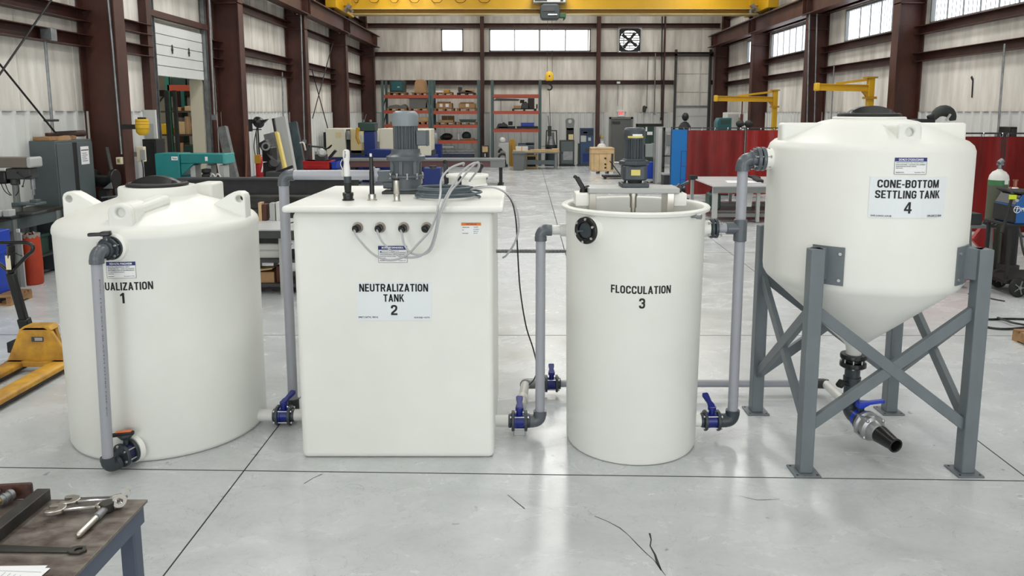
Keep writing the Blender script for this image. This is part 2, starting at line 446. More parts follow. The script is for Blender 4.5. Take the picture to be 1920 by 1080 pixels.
DOORG = mat('grey_steel_door', (104, 106, 105), .5)
DOORW = mat('white_sectional_door', (218, 220, 218), .42, var=.05, scale=(1, 1, 1))
FRAMEG = mat('grey_window_frame', (120, 122, 122), .5)
GLASS = None
RACKO = mat('orange_rack_beam', (170, 74, 50), .45)
RACKG = mat('green_rack_upright', (72, 92, 92), .5)
WOOD = mat('pallet_wood', (170, 130, 88), .7, var=.3, scale=(3, 14, 14))
WOODL = mat('pale_board', (206, 178, 130), .65, var=.2, scale=(3, 12, 12))
CARD = mat('cardboard', (180, 142, 102), .75, var=.1, scale=(4, 4, 4))
CARDL = mat('pale_cardboard', (214, 184, 138), .7, var=.12, scale=(3, 3, 3))
DGREEN = mat('dark_green_enamel', (40, 66, 58), .45)
OLIVE = mat('olive_cabinet', (54, 64, 46), .5)
TEAL = mat('teal_enamel', (20, 128, 128), .38, var=.1, scale=(3, 3, 3))
TEALD = mat('teal_dark', (28, 88, 92), .4)
CABG = mat('slate_cabinet', (84, 94, 96), .45, var=.06, scale=(3, 3, 3))
GREYM = mat('machine_grey', (118, 122, 120), .45)
DGREY = mat('dark_grey_steel', (62, 64, 64), .5, var=.15, scale=(5, 5, 5))
LGREY = mat('light_grey_steel', (176, 178, 176), .45)
BEIGE = mat('machine_beige', (216, 212, 194), .45)
BEIGED = mat('machine_sand', (212, 196, 150), .5)
MBLUE = mat('machine_blue', (14, 40, 108), .4)
SBLUE = mat('screen_blue', (8, 112, 186), .5)
BINB = mat('blue_bin_plastic', (24, 62, 170), .4)
RED = mat('red_enamel', (178, 26, 30), .4)
REDC = mat('red_welding_curtain', (142, 20, 14), .5, var=.35, scale=(2.5, 2.5, .5), rgb2=(90, 14, 10), bump=.5, bscale=(4, 4, .6))
ORDRUM = mat('orange_drum_plastic', (184, 62, 30), .5, var=.12, scale=(4, 4, 4))
PJACK = mat('worn_yellow_paint', (216, 164, 52), .5, var=.5, scale=(5, 5, 5), rgb2=(150, 108, 48), detail=6)
STEELD = mat('hot_rolled_steel', (78, 76, 72), .45, .7, var=.3, scale=(3, 8, 8))
TABLETOP = mat('worn_steel_table', (134, 128, 120), .38, .5, var=.35, scale=(9, 16, 9), rgb2=(88, 74, 68), detail=9, rvar=.15, bump=.05, bscale=(30, 60, 30))
TABLEBL = mat('blue_grey_paint', (70, 80, 98), .45)
WHITEP = mat('paper', (236, 238, 240), .6)
WTOP = mat('white_table_top', (206, 208, 208), .35, var=.14, scale=(.8, 5, 3))
COPPER = mat('copper_rod', (160, 104, 84), .35, .7)
BRASS = mat('brass', (190, 160, 100), .35, .8)
LIME = mat('hi_vis_lime', (206, 224, 40), .5)
CYLG = mat('olive_gas_cylinder', (88, 92, 76), .4)
CYLN = mat('green_cylinder_neck', (64, 122, 74), .4)
EXITR = mat('exit_sign_red', (236, 60, 70), .5, emit=((255, 60, 70), .9))
GREYP = mat('grey_bin_plastic', (100, 104, 104), .5)
WLAMP = mat('lamp_diffuser', (250, 250, 246), .5, emit=((255, 252, 244), 3.0))
YEL = mat('warm_yellow_plastic', (222, 178, 40), .4)
IVORY = mat('ivory_plastic', (222, 214, 188), .45)
TARP = mat('grey_tarpaulin', (126, 126, 124), .7)
PANEL = mat('translucent_panel', (250, 252, 252), .4, emit=((240, 247, 255), 3.2))

def glass_mat():
    m = bpy.data.materials.new('window_glass'); m.use_nodes = True; nt = m.node_tree
    for n in list(nt.nodes): nt.nodes.remove(n)
    o = nt.nodes.new('ShaderNodeOutputMaterial'); mx = nt.nodes.new('ShaderNodeMixShader')
    t = nt.nodes.new('ShaderNodeBsdfTransparent'); g = nt.nodes.new('ShaderNodeBsdfGlossy'); g.inputs['Roughness'].default_value = .05
    mx.inputs[0].default_value = .06
    nt.links.new(t.outputs[0], mx.inputs[1]); nt.links.new(g.outputs[0], mx.inputs[2]); nt.links.new(mx.outputs[0], o.inputs[0])
    return m
GLASS = glass_mat()

def floor_mat():
    m = bpy.data.materials.new('polished_concrete'); m.use_nodes = True; nt = m.node_tree; b = nt.nodes['Principled BSDF']; L = nt.links.new
    tc = nt.nodes.new('ShaderNodeTexCoord')
    def nz(sc, det, vec=None, rough=.6, dist=0.0):
        n = nt.nodes.new('ShaderNodeTexNoise'); mp = nt.nodes.new('ShaderNodeMapping'); mp.inputs['Scale'].default_value = sc
        L(tc.outputs['Object'], mp.inputs['Vector']); L(mp.outputs['Vector'], n.inputs['Vector'])
        n.inputs['Scale'].default_value = 1; n.inputs['Detail'].default_value = det; n.inputs['Roughness'].default_value = rough; n.inputs['Distortion'].default_value = dist
        return n
    def ramp(src, p0, c0, p1, c1):
        r = nt.nodes.new('ShaderNodeValToRGB'); e = r.color_ramp.elements
        e[0].position, e[0].color = p0, c0; e[1].position, e[1].color = p1, c1; L(src, r.inputs['Fac']); return r
    def mixc(f, a, bb, mode='MIX'):
        x = nt.nodes.new('ShaderNodeMix'); x.data_type = 'RGBA'; x.blend_type = mode
        if isinstance(f, float): x.inputs[0].default_value = f
        else: L(f, x.inputs[0])
        L(a, x.inputs[6]); L(bb, x.inputs[7]); return x.outputs[2]
    big = nz((.55, .55, 1), 5, dist=.6); sw = nz((1.5, 2.3, 1), 7, dist=.9); lines = nz((1.3, 1.9, 1), 5, dist=2.2); fine = nz((26, 26, 1), 3); spk = nz((7, 7, 1), 2)
    base = ramp(big.outputs['Fac'], .3, lin((190, 194, 195)), .7, lin((205, 209, 210)))
    swr = ramp(sw.outputs['Fac'], .34, lin((180, 184, 185)), .66, lin((208, 212, 213)))
    c = mixc(.5, base.outputs['Color'], swr.outputs['Color'])
    fr = ramp(fine.outputs['Fac'], .3, (.90, .90, .90, 1), .7, (1, 1, 1, 1))
    c = mixc(.6, c, fr.outputs['Color'], 'MULTIPLY')
    sp = ramp(spk.outputs['Fac'], .24, (.45, .44, .42, 1), .285, (1, 1, 1, 1))
    c = mixc(.7, c, sp.outputs['Color'], 'MULTIPLY')
    ln = ramp(lines.outputs['Fac'], .496, (1, 1, 1, 1), .504, (1, 1, 1, 1)); e = ln.color_ramp.elements.new(.5); e.color = (.5, .5, .5, 1)
    c = mixc(.45, c, ln.outputs['Color'], 'MULTIPLY')
    L(c, b.inputs['Base Color'])
    mr = nt.nodes.new('ShaderNodeMapRange'); mr.inputs['From Min'].default_value = .3; mr.inputs['From Max'].default_value = .7
    mr.inputs['To Min'].default_value = .15; mr.inputs['To Max'].default_value = .33; L(sw.outputs['Fac'], mr.inputs['Value']); L(mr.outputs['Result'], b.inputs['Roughness'])
    bp = nt.nodes.new('ShaderNodeBump'); bp.inputs['Strength'].default_value = .06; bp.inputs['Distance'].default_value = .02
    L(sw.outputs['Fac'], bp.inputs['Height']); L(bp.outputs['Normal'], b.inputs['Normal'])
    b.inputs['Specular IOR Level'].default_value = .5
    return m
FLOORM = floor_mat()
JOINT = mat('joint_sealant', (46, 46, 46), .7)

# ------------------------------------------------------------------ the hall
XL, XR, YB, YF, ZC = -7.3, 9.7, 36.1, -9.0, 8.1
SEAMZ = 2.38
FR = (12.8, 18.4, 24.0, 29.6, 35.2)
m = M().box(-14.6, YF - 3, -.3, 10.4, YB + .6, 0); struct(m.done('floor', FLOORM))
m = M().box(-7.8, YF - .2, ZC, 10.2, YB + .5, ZC + .2); struct(m.done('ceiling', CEIL))

# left wall with the roll-up door opening
DY0, DY1, DZ1 = 15.15, 17.5, 4.22
m = M()
m.box(XL - .28, YF, 0, XL, DY0, ZC).box(XL - .28, DY1, 0, XL, YB + .3, ZC).box(XL - .28, DY0, DZ1, XL, DY1, ZC)
wl_ = struct(m.done('wall_left', FABRIC, smooth=False))
# right wall with the daylight panels
WZ0, WZ1 = 4.42, 5.36
RW = [(13.1, 18.05), (18.75, 22.7), (24.35, 29.25), (29.95, 32.3)]
m = M()
m.box(XR, YF, 0, XR + .28, YB + .3, WZ0).box(XR, YF, WZ1, XR + .28, YB + .3, ZC)
ys = [YF] + [y for w in RW for y in w] + [YB + .3]
for a, b in zip(ys[0::2], ys[1::2]): m.box(XR, a, WZ0, XR + .28, b, WZ1)
wr_ = struct(m.done('wall_right', FABRIC, smooth=False))
# back wall with two windows, the fan opening and two doorways
BZ0, BZ1 = za(97, YB), za(54, YB)
BW = [(xa(829, YB), xa(870, YB)), (xa(918, YB), xa(1106, YB)), (xa(1158, YB), xa(1197, YB))]
DX0, DX1, DZT = xa(1146, YB), xa(1183, YB), za(223, YB)
RX0, RX1, RZT = xa(1266, YB), xa(1326, YB), 5.02
m = M()
m.box(XL - .28, YB, BZ1, XR + .28, YB + .28, ZC)
xs = [XL - .28] + [x for w in BW for x in w] + [XR + .28]
for a, b in zip(xs[0::2], xs[1::2]): m.box(a, YB, BZ0, b, YB + .28, BZ1)
m.box(XL - .28, YB, RZT, XR + .28, YB + .28, BZ0)
m.box(XL - .28, YB, DZT, RX0, YB + .28, RZT).box(RX1, YB, 0, XR + .28, YB + .28, RZT)
m.box(XL - .28, YB, 0, DX0, YB + .28, DZT).box(DX1, YB, 0, RX0, YB + .28, DZT)
wb_ = struct(m.done('wall_back', FABRIC, smooth=False))
# front wall behind the camera, two door openings added to let in fill light
m = M()
m.box(XL - .28, YF - .28, 5.1, XR + .28, YF, ZC)
for a, b in ((XL - .28, -7.2), (-1.2, 3.0), (9.0, XR + .28)): m.box(a, YF - .28, 0, b, YF, 5.1)
struct(m.done('wall_front', FABRIC, smooth=False))

# ribbed liner panels up to head height, seam tapes above
def ribs(m, p, d, n, L, z0, z1, pitch=.305, dep=.035):
    """trapezoidal ribs along direction d from p, standing out along n"""
    p, d, n = V(p), V(d), V(n); pts = []; a = 0.0
    while a < L:
        for da, o in ((0, 0), (.10, 0), (.125, dep), (.18, dep), (.205, 0)):
            if a + da <= L: pts.append((a + da, o))
        a += pitch
    pts.append((L, 0)); vs = []; fs = []
    for a, o in pts:
        q = p + d * a + n * (o + .012); vs += [q + V((0, 0, z0)), q + V((0, 0, z1))]
    for i in range(len(pts) - 1): fs.append((2 * i, 2 * i + 2, 2 * i + 3, 2 * i + 1))
    e = len(vs); vs += [p + V((0, 0, z1)), p + d * L + V((0, 0, z1))]
    for i in range(len(pts) - 1): fs.append((2 * i + 1, 2 * i + 3, e))
    m.add(vs, fs)
m = M(); ribs(m, (XL, 4, 0), (0, 1, 0), (1, 0, 0), DY0 - 4 - .15, 0, SEAMZ); ribs(m, (XL, DY1 + .15, 0), (0, 1, 0), (1, 0, 0), YB - DY1 - .15, 0, SEAMZ)
m.done('liner_panel', LINER, wl_, smooth=False)
m = M(); ribs(m, (XR, 4, 0), (0, 1, 0), (-1, 0, 0), YB - 4, 0, SEAMZ); m.done('liner_panel', LINER, wr_, smooth=False)
m = M(); ribs(m, (XL, YB, 0), (1, 0, 0), (0, -1, 0), DX0 - .12 - XL, 0, SEAMZ); ribs(m, (DX1 + .12, YB, 0), (1, 0, 0), (0, -1, 0), RX0 - .2 - DX1, 0, SEAMZ)
ribs(m, (RX1 + .15, YB, 0), (1, 0, 0), (0, -1, 0), XR - RX1 - .15, 0, SEAMZ)
m.done('liner_panel', LINER, wb_, smooth=False)
m = M()
for u in (752, 822, 890, 1010, 1101, 1167, 1222, 1310): m.box(xa(u, YB) - .03, YB - .012, SEAMZ, xa(u, YB) + .03, YB, ZC)
m.done('seam_tape', SEAM, wb_, smooth=False)
for w, x, s in ((wl_, XL, 1), (wr_, XR, -1)):
    m = M(); y = 5.5
    while y < YB:
        if not (s == 1 and DY0 - .1 < y < DY1 + .1) and not (s == -1 and any(a - .1 < y < b + .1 for a, b in RW)): m.box(x, y - .025, SEAMZ, x + s * .012, y + .025, 4.4 if s == -1 else ZC)
        y += 1.4
    m.done('seam_tape', SEAM, w, smooth=False)

# steel frames: columns, crane runway beams, girts
for sx, wx, nm in ((1, XL + .012, 'left'), (-1, XR - .012, 'right')):
    for y in FR:
        m = M(); m.ibeam((wx + sx * .32, y, 0), (wx + sx * .32, y, 5.38), .62, .32, .022, .014, up=(1, 0, 0))
        m.ibeam((wx + sx * .16, y, 5.38), (wx + sx * .16, y, ZC), .30, .28, .02, .012, up=(1, 0, 0))
        m.box(wx + sx * .01, y - .16, 4.93, wx + sx * .63, y + .16, 4.955)                       # stiffener plates
        m.box(wx + sx * .01, y - .17, 5.36, wx + sx * .75, y + .17, 5.385)                       # cap plate under the runway
        struct(m.done('steel_column', BROWN, smooth=False))
    bx = wx + sx * .6
    m = M(); m.ibeam((bx, 2, 5.655), (bx, YB - .1, 5.655), .53, .34, .025, .016)
    for y in [v for f in FR for v in (f - .17, f + .17)]: m.box(bx - .15, y - .008, 5.41, bx + .15, y + .008, 5.9)
    o = struct(m.done('crane_runway_beam', BROWN, smooth=False))
    M().box(bx - .035, 2, 5.92, bx + .035, YB - .1, 6.0).done('rail', GALV, o)
def girt(m, side, z, y0, y1):
    if side == 'L': m.channel((XL + .012, y0, z), (XL + .012, y1, z), .2, .19, .012, side=(1, 0, 0))
    elif side == 'R': m.channel((XR - .012, y0, z), (XR - .012, y1, z), .2, .19, .012, side=(-1, 0, 0))
    else: m.channel((y0, YB - .012, z), (y1, YB - .012, z), .2, .19, .012, side=(0, -1, 0))
bays = [4.0] + list(FR)
for i, (a, b) in enumerate(zip(bays, bays[1:])):
    for z in (3.53, 3.94, 5.06, 6.4):
        segs = [(a + .02, b - .02)]
        if i == 1 and z < 4.2: segs = [(a + .02, DY0 - .25), (DY1 + .25, b - .02)]
        m = M()
        for s, e in segs: girt(m, 'L', z, s, e)
        struct(m.done('wall_girt', BROWN, smooth=False))
    for z in (3.67, 4.3, 5.5, 6.7):
        m = M(); girt(m, 'R', z, a + .02, b - .02); struct(m.done('wall_girt', BROWN, smooth=False))
WCX = (xa(905, YB), xa(1120, YB))
xb = [XL + .1, WCX[0], WCX[1], XR - .1]
for z in (3.79, BZ0 - .13, BZ1 + .13):
    for a, b in zip(xb, xb[1:]):
        if z < 5 and b > RX0:
            segs = [(a + .1, RX0 - .12), (RX1 + .12, b)]
        else: segs = [(a + .1, b - .1)]
        m = M()
        for s, e in segs: girt(m, 'B', z, s, e)
        struct(m.done('wall_girt', BROWN, smooth=False))
for x in WCX:
    m = M().ibeam((x, YB - .16, 0), (x, YB - .16, ZC), .28, .17, .015, .01, up=(0, 1, 0)); struct(m.done('wind_column', BROWN, smooth=False))
for x in (xa(1242, YB),): # extra thin post
    m = M().box(x - .04, YB - .15, 0, x + .04, YB - .05, ZC); struct(m.done('wall_post', BROWN, smooth=False))

# windows
def window(n, parts): ...
k = 1
for (a, b) in BW[:2]:
    fm = M(); t = .06
    fm.box(a, YB - .03, BZ0, b, YB + .12, BZ0 + t).box(a, YB - .03, BZ1 - t, b, YB + .12, BZ1).box(a, YB - .03, BZ0, a + t, YB + .12, BZ1).box(b - t, YB - .03, BZ0, b, YB + .12, BZ1)
    if b - a > 2:
        for u in (965, 1012, 1059): x = xa(u, YB); fm.box(x - .025, YB + .02, BZ0, x + .025, YB + .1, BZ1)
    o = struct(fm.done('window_%d' % k, FRAMEG, smooth=False)); k += 1
    M().box(a + .04, YB + .05, BZ0 + .04, b - .04, YB + .06, BZ1 - .04).done('pane', GLASS, o, smooth=False)
for (a, b) in RW:
    fm = M(); t = .05
    fm.box(XR - .02, a, WZ0, XR + .1, b, WZ0 + t).box(XR - .02, a, WZ1 - t, XR + .1, b, WZ1).box(XR - .02, a, WZ0, XR + .1, a + t, WZ1).box(XR - .02, b - t, WZ0, XR + .1, b, WZ1)
    y = a + .62
    while y < b - .3: fm.box(XR + .03, y - .012, WZ0, XR + .045, y + .012, WZ1); y += .62
    y = a + .15
    while y < b - .1: fm.box(XR + .05, y - .006, WZ0, XR + .06, y + .006, WZ1); y += .155
    o = struct(fm.done('window_%d' % k, FRAMEG, smooth=False)); k += 1
    pm = M(); pts = []; y = a + .02; i = 0
    while y < b - .02: pts.append((XR + .07 + (.018 if i % 2 else 0), y)); y += .055; i += 1
    vs = []; fs = []
    for x, yy in pts: vs += [(x, yy, WZ0 + .02), (x, yy, WZ1 - .02)]
    for q in range(len(pts) - 1): fs.append((2 * q, 2 * q + 1, 2 * q + 3, 2 * q + 2))
    pm.add(vs, fs); pm.done('pane', PANEL, o, smooth=False)

# steel door at the back, with frame, closer and kick line
m = M(); t = .09
m.box(DX0 - t, YB - .06, 0, DX0, YB + .05, DZT + t).box(DX1, YB - .06, 0, DX1 + t, YB + .05, DZT + t).box(DX0 - t, YB - .06, DZT, DX1 + t, YB + .05, DZT + t)
d1 = struct(m.done('door_1', FRAMEG, smooth=False))
M().box(DX0, YB - .02, .01, DX1, YB + .03, DZT + .01).done('door_leaf', DOORG, d1, smooth=False)
M().box(DX0 + .06, YB - .08, DZT - .2, DX0 + .42, YB - .02, DZT - .11).done('door_closer', DGREY, d1, bevel=.01)
M().box(DX1 - .16, YB - .075, .95, DX1 - .06, YB - .02, 1.12).cyl((DX1 - .11, YB - .09, 1.03), (DX1 - .24, YB - .09, 1.03), .014).done('door_handle', GALV, d1)
# closed sectional door at the back
m = M()
for x in (RX0 - .1, RX1): m.box(x, YB - .12, 0, x + .1, YB - .0, RZT + .3)
m.box(RX0 - .1, YB - .12, RZT, RX1 + .1, YB, RZT + .1)
d2 = struct(m.done('door_2', DGREY, smooth=False))
zz = [0, .55, 1.1, 1.66, 2.2, 2.66]
m = M()
for a, b in zip(zz, zz[1:]): m.box(RX0 + .01, YB + .02, a + .01, RX1 - .01, YB + .07, b - .015)
m.box(RX0 + .01, YB + .06, 0, RX1 - .01, YB + .09, 2.66)
m.done('lower_panel', DOORW, d2, smooth=False)
m = M()
for a, b in ((2.68, 3.32), (3.34, 4.18), (4.2, 5.0)): m.box(RX0 + .01, YB + .02, a, RX1 - .01, YB + .08, b)
m.done('upper_panel', FABRIC, d2, smooth=False); M().box(RX0 - .05, YB + .1, 0, RX1 + .05, YB + .14, RZT + .1).done('light_stop_sheet', FABRIC, d2, smooth=False)  # unseen sheet added to stop daylight leaking between the door sections
m = M().box(RX0 + .01, YB - .02, 2.62, RX1 - .01, YB + .02, 2.7); m.done('rail', GALV, d2, smooth=False)

# roll-up door in the left wall: rails, raised panel, brown jamb steel
m = M()
for y in (DY0 - .14, DY1 + .02): m.channel((XL + .03, y + .06, 0), (XL + .03, y + .06, 6.6), .12, .09, .01, up=(0, 1, 0), side=(1, 0, 0))
d3 = struct(m.done('door_3', GALV, smooth=False))
zz = [3.1 + .21 * i for i in range(6)]
m = M()
for a, b in zip(zz, zz[1:]): m.box(XL - .02, DY0 + .0, a + .004, XL + .05, DY1, b - .012)
m.box(XL - .03, DY0, 3.1, XL + .0, DY1, 4.15)
m.done('door_panel', DOORW, d3, smooth=False)
m = M()
for y in (15.95, 16.75):
    m.cyl((XL + .05, y, 3.66), (XL + .075, y, 3.66), .03).box(XL + .055, y - .012, 3.58, XL + .075, y + .012, 3.76)
m.done('lock_handle', DGREY, d3)
m = M()
for y in (DY0 - .33, DY1 + .24): m.box(XL + .01, y - .09, 0 if y > 16 else 2.3, XL + .16, y + .09, 6.5)
m.box(XL + .01, DY0 - .3, 4.24, XL + .14, DY1 + .3, 4.36)
struct(m.done('door_frame_steel', BROWN, smooth=False))
m = M().box(XL - .29, DY1 - .02, 0, XL - .0, DY1 + .01, 3.1).box(XL - .29, DY0 - .01, 0, XL, DY0 + .02, 3.1)
struct(m.done('trim_1', CREAM, smooth=False))

# store room seen through it
m = M(); m.box(-14.2, 25.2, 0, XL - .28, 25.4, 5.6).box(-14.4, 12.5, 0, -14.2, 25.4, 5.6).box(-14.4, 12.3, 0, XL - .28, 12.5, 5.6)
ws = struct(m.done('wall_store', CREAM, smooth=False))
m = M()
for z in (2.9, 4.3): m.box(-14.1, 25.0, z, XL - .3, 25.2, z + .2)
m.box(-11.3, 24.9, 0, -11.05, 25.2, 5.5)
m.done('wall_girt', BROWN, ws, smooth=False)
struct(M().box(-14.4, 12.3, 5.6, XL - .28, 25.4, 5.7).done('ceiling_store', CEIL, smooth=False))

# joints and cracks of the slab
jn = [2]
def joint(p0, p1, w=.008):
    p0, p1 = V(p0), V(p1); s = (p1 - p0).cross(V((0, 0, 1))).normalized() * w / 2
    vs = [p0 - s, p0 + s, p1 + s, p1 - s]; vs = [V((q.x, q.y, 0)) for q in vs] + [V((q.x, q.y, .0015)) for q in vs]
    o = M().add(vs, [(4, 5, 6, 7), (0, 4, 7, 3), (1, 2, 6, 5), (0, 1, 5, 4), (3, 7, 6, 2)]).done('trim_%d' % jn[0], JOINT, smooth=False); struct(o); jn[0] += 1
joint((-7.2, 4.82, 0), (9.6, 4.36, 0)); joint((-7.2, 7.74, 0), (9.6, 7.7, 0)); joint((-7.2, 12.6, 0), (9.6, 12.45, 0)); joint((-7.2, 17.5, 0), (9.6, 17.5, 0)); joint((-7.2, 22.5, 0), (9.6, 22.5, 0), .015)
joint((-1.82, 0, 0), (-1.82, 22, 0)); joint((.78, 11, 0), (1.0, 32, 0), .014); joint((3.3, 4.4, 0), (3.72, 16, 0)); joint((-4.6, 12.6, 0), (-4.6, 30, 0))
def crack(pts, w=.006):
    pts = [fl(*p) for p in pts]; vs = []; fs = []
    for i, p in enumerate(pts):
        d = (pts[min(i + 1, len(pts) - 1)] - pts[max(i - 1, 0)]); s = d.cross(V((0, 0, 1))).normalized() * w * (.3 + .7 * random.random())
        vs += [p - s + V((0, 0, .0012)), p + s + V((0, 0, .0012))]
    for i in range(len(pts) - 1): fs.append((2 * i, 2 * i + 1, 2 * i + 3, 2 * i + 2))
    struct(M().add(vs, fs).done('trim_%d' % jn[0], JOINT, smooth=False)); jn[0] += 1
crack([(1115, 968), (1140, 978), (1162, 990), (1178, 1003), (1196, 1022), (1212, 1038), (1226, 1050), (1236, 1064), (1248, 1079)], .004)
crack([(1218, 1000), (1221, 1012), (1219, 1024), (1228, 1040), (1233, 1056), (1240, 1070)], .009)
crack([(952, 928), (964, 938), (984, 954)], .003)
crack([(570, 907), (588, 896), (604, 889)], .003)
crack([(1385, 930), (1420, 938), (1462, 936)], .002)

# lamp housings of the high bays (the light itself is set at the top)
hb = None
for lx, ly in LAMPS:
    if hb is None:
        hb = thing('high_bay_lamp', 'long white high bay lamp hanging under the roof', 'lamp', (lx, ly, 7.8), 'high bay lamps under the roof')
        M().box(lx - .52, ly - 1.52, 7.8, lx + .52, ly + 1.52, 7.9).done('housing', LGREY, hb, bevel=.02)
        [M().cyl((lx, ly + e, 7.9), (lx, ly + e, ZC), .01, n=6).done('hanger', GALV, hb) for e in (-1.2, 1.2)]
    else: dup(hb, (lx, ly, 7.8))

# ================================================================== fittings shared by the four tanks
def bolts(m, c, ax, r, n, L, br=.007, a0=0.4):
    """n bolts round c on radius r, along ax, total length L"""
    x, y, d = basis(ax); c = V(c)
    for k in range(n):
        q = c + (x * math.cos(a0 + 2 * PI * k / n) + y * math.sin(a0 + 2 * PI * k / n)) * r
        m.cyl(q - d * L / 2, q + d * L / 2, br * .55, n=8)
        for e in (-1, 1): m.cyl(q + d * (e * L / 2 - .004), q + d * (e * L / 2 + .004), br, n=6)
def bolt_set(parent, c, ax, r, n, L, br=.007, a0=0.4, mt=None):
    """n single bolts round c, each a part of its own"""
    x, y, d = basis(ax); c = V(c)
    for k in range(n):
        q = c + (x * math.cos(a0 + 2 * PI * k / n) + y * math.sin(a0 + 2 * PI * k / n)) * r; m = M()
        m.cyl(q - d * L / 2, q + d * L / 2, br * .55, n=8)
        for e in (-1, 1): m.cyl(q + d * (e * L / 2 - .004), q + d * (e * L / 2 + .004), br, n=6)
        m.done('bolt', mt or BOLT, parent)
def valve(label, c, ax, hd, s=1.0, lift=.35, blue=BLUEV, tall=.05, ll=.8, group='blue flanged valves of the tank plumbing', knob=False):
    """flanged ball valve: charcoal flanges, blue body, blue lever pointing along hd"""
    c, d = V(c), V(ax).normalized(); hd = V(hd).normalized()
    t = thing('flanged_valve', label, 'valve', c, group)
    M().cyl(c - d * .034 * s, c + d * .034 * s, .052 * s, n=24).lathe([(.0, -.036 * s), (.058 * s, -.036 * s), (.058 * s, -.022 * s), (.05 * s, -.02 * s)], c, d, 24).done('body', blue, t)
    for e in (-1, 1):
        q = c + d * e * .047 * s
        M().cyl(q - d * .011 * s, q + d * .011 * s, .076 * s, n=10).cyl(q - d * .011 * s, q + d * e * .034 * s, .05 * s, n=24).done('flange', FLG, t, bevel=.004 * s)
    bolt_set(t, c, d, .062 * s, 4, .13 * s, .0085 * s, PI / 4, mt=BOLT)
    top = c + V((0, 0, (.052 + tall) * s))
    M().cyl(c + V((0, 0, .04 * s)), top, .022 * s, n=14).cyl(top - V((0, 0, .02 * s)), top + V((0, 0, .004)), .03 * s, n=16).done('stem', blue, t)
    e = top + hd * .15 * s + V((0, 0, .15 * lift * s)); sd = hd.cross(V((0, 0, 1))).normalized(); upv = sd.cross(hd)
    m = M(); prof = [(a * (ll if a > 0 else 1), w) for a, w in [(-.02, .022), (.02, .026), (.05, .018), (.10, .022), (.14, .026), (.155, .02)]]; vs = []; fs = []
    for a, w in prof:
        q = top + (e - top).normalized() * a * s
        for sx, sz in ((-1, -1), (1, -1), (1, 1), (-1, 1)): vs.append(q + sd * (sx * w * s) + V((0, 0, sz * .012 * s)))
    for i in range(len(prof) - 1):
        for k in range(4): fs.append((4 * i + k, 4 * i + (k + 1) % 4, 4 * i + 4 + (k + 1) % 4, 4 * i + 4 + k))
    fs += [(3, 2, 1, 0), (len(vs) - 4, len(vs) - 3, len(vs) - 2, len(vs) - 1)]
    m.add(vs, fs); m.done('lever', blue, t, bevel=.005 * s)
    return t
def elbow(m, corner, din, dout, rr, r, col=.022):
    """socket elbow: swept bend with a slightly wider collar at both mouths"""
    din, dout = V(din).normalized(), V(dout).normalized(); c = V(corner)
    m.tube([c - din * (rr + col)] + elbow_pts(c, din, dout, rr) + [c + dout * (rr + col)], r, 20)
    m.cyl(c - din * (rr + col + .004), c - din * (rr - .0), r * 1.05, n=24).cyl(c + dout * (rr - .0), c + dout * (rr + col + .004), r * 1.05, n=24)
def data_label(parent, sf, a, t, w, h, head, lines, foot, logo=False, n=6):
    p = M().sheet(sf, a - w / 2, a + w / 2, t - h / 2, t + h / 2, 0, .002, n).done('data_label', LBL, parent, smooth=False)
    M().sheet(sf, a - w / 2, a + w / 2, t + h * .27, t + h / 2, .0, .0028, n).done('header_band', NAVY, p, smooth=False)
    M().text(sf, head, a, t + h * .385, w * .76, h * .13, .0034, .03).done('header_text', WINK, p, smooth=False)
    m = M(); b = .0018
    for q in ((a - w / 2, a + w / 2, t - h / 2, t - h / 2 + b), (a - w / 2, a - w / 2 + b, t - h / 2, t + h / 2), (a + w / 2 - b, a + w / 2, t - h / 2, t + h / 2)): m.sheet(sf, *q, 0, .0026, n)
    y = t + h * .19
    for tx, x0, x1, big in lines:
        m.text(sf, tx, a - w / 2 + w * (x0 + x1) / 2, y, w * (x1 - x0), h * (.062 if big else .05), .0026, .02); y -= h * .105
    for tx, x0, x1 in foot: m.text(sf, tx, a - w / 2 + w * (x0 + x1) / 2, t - h * .38, w * (x1 - x0), h * .055, .0026, .03)
    m.done('printing', GINK, p, smooth=False)
    if logo:
        m = M(); c = (a - w * .41, t + h * .15); r = h * .055; pts = [(math.cos(k * PI / 4) * r, math.sin(k * PI / 4) * r) for k in range(8)]
        m.add([sf.p(c[0] + x, c[1] + y_, .0027) for x, y_ in pts], [tuple(range(8))]); m.done('round_mark', BINK, p, smooth=False)
    return p

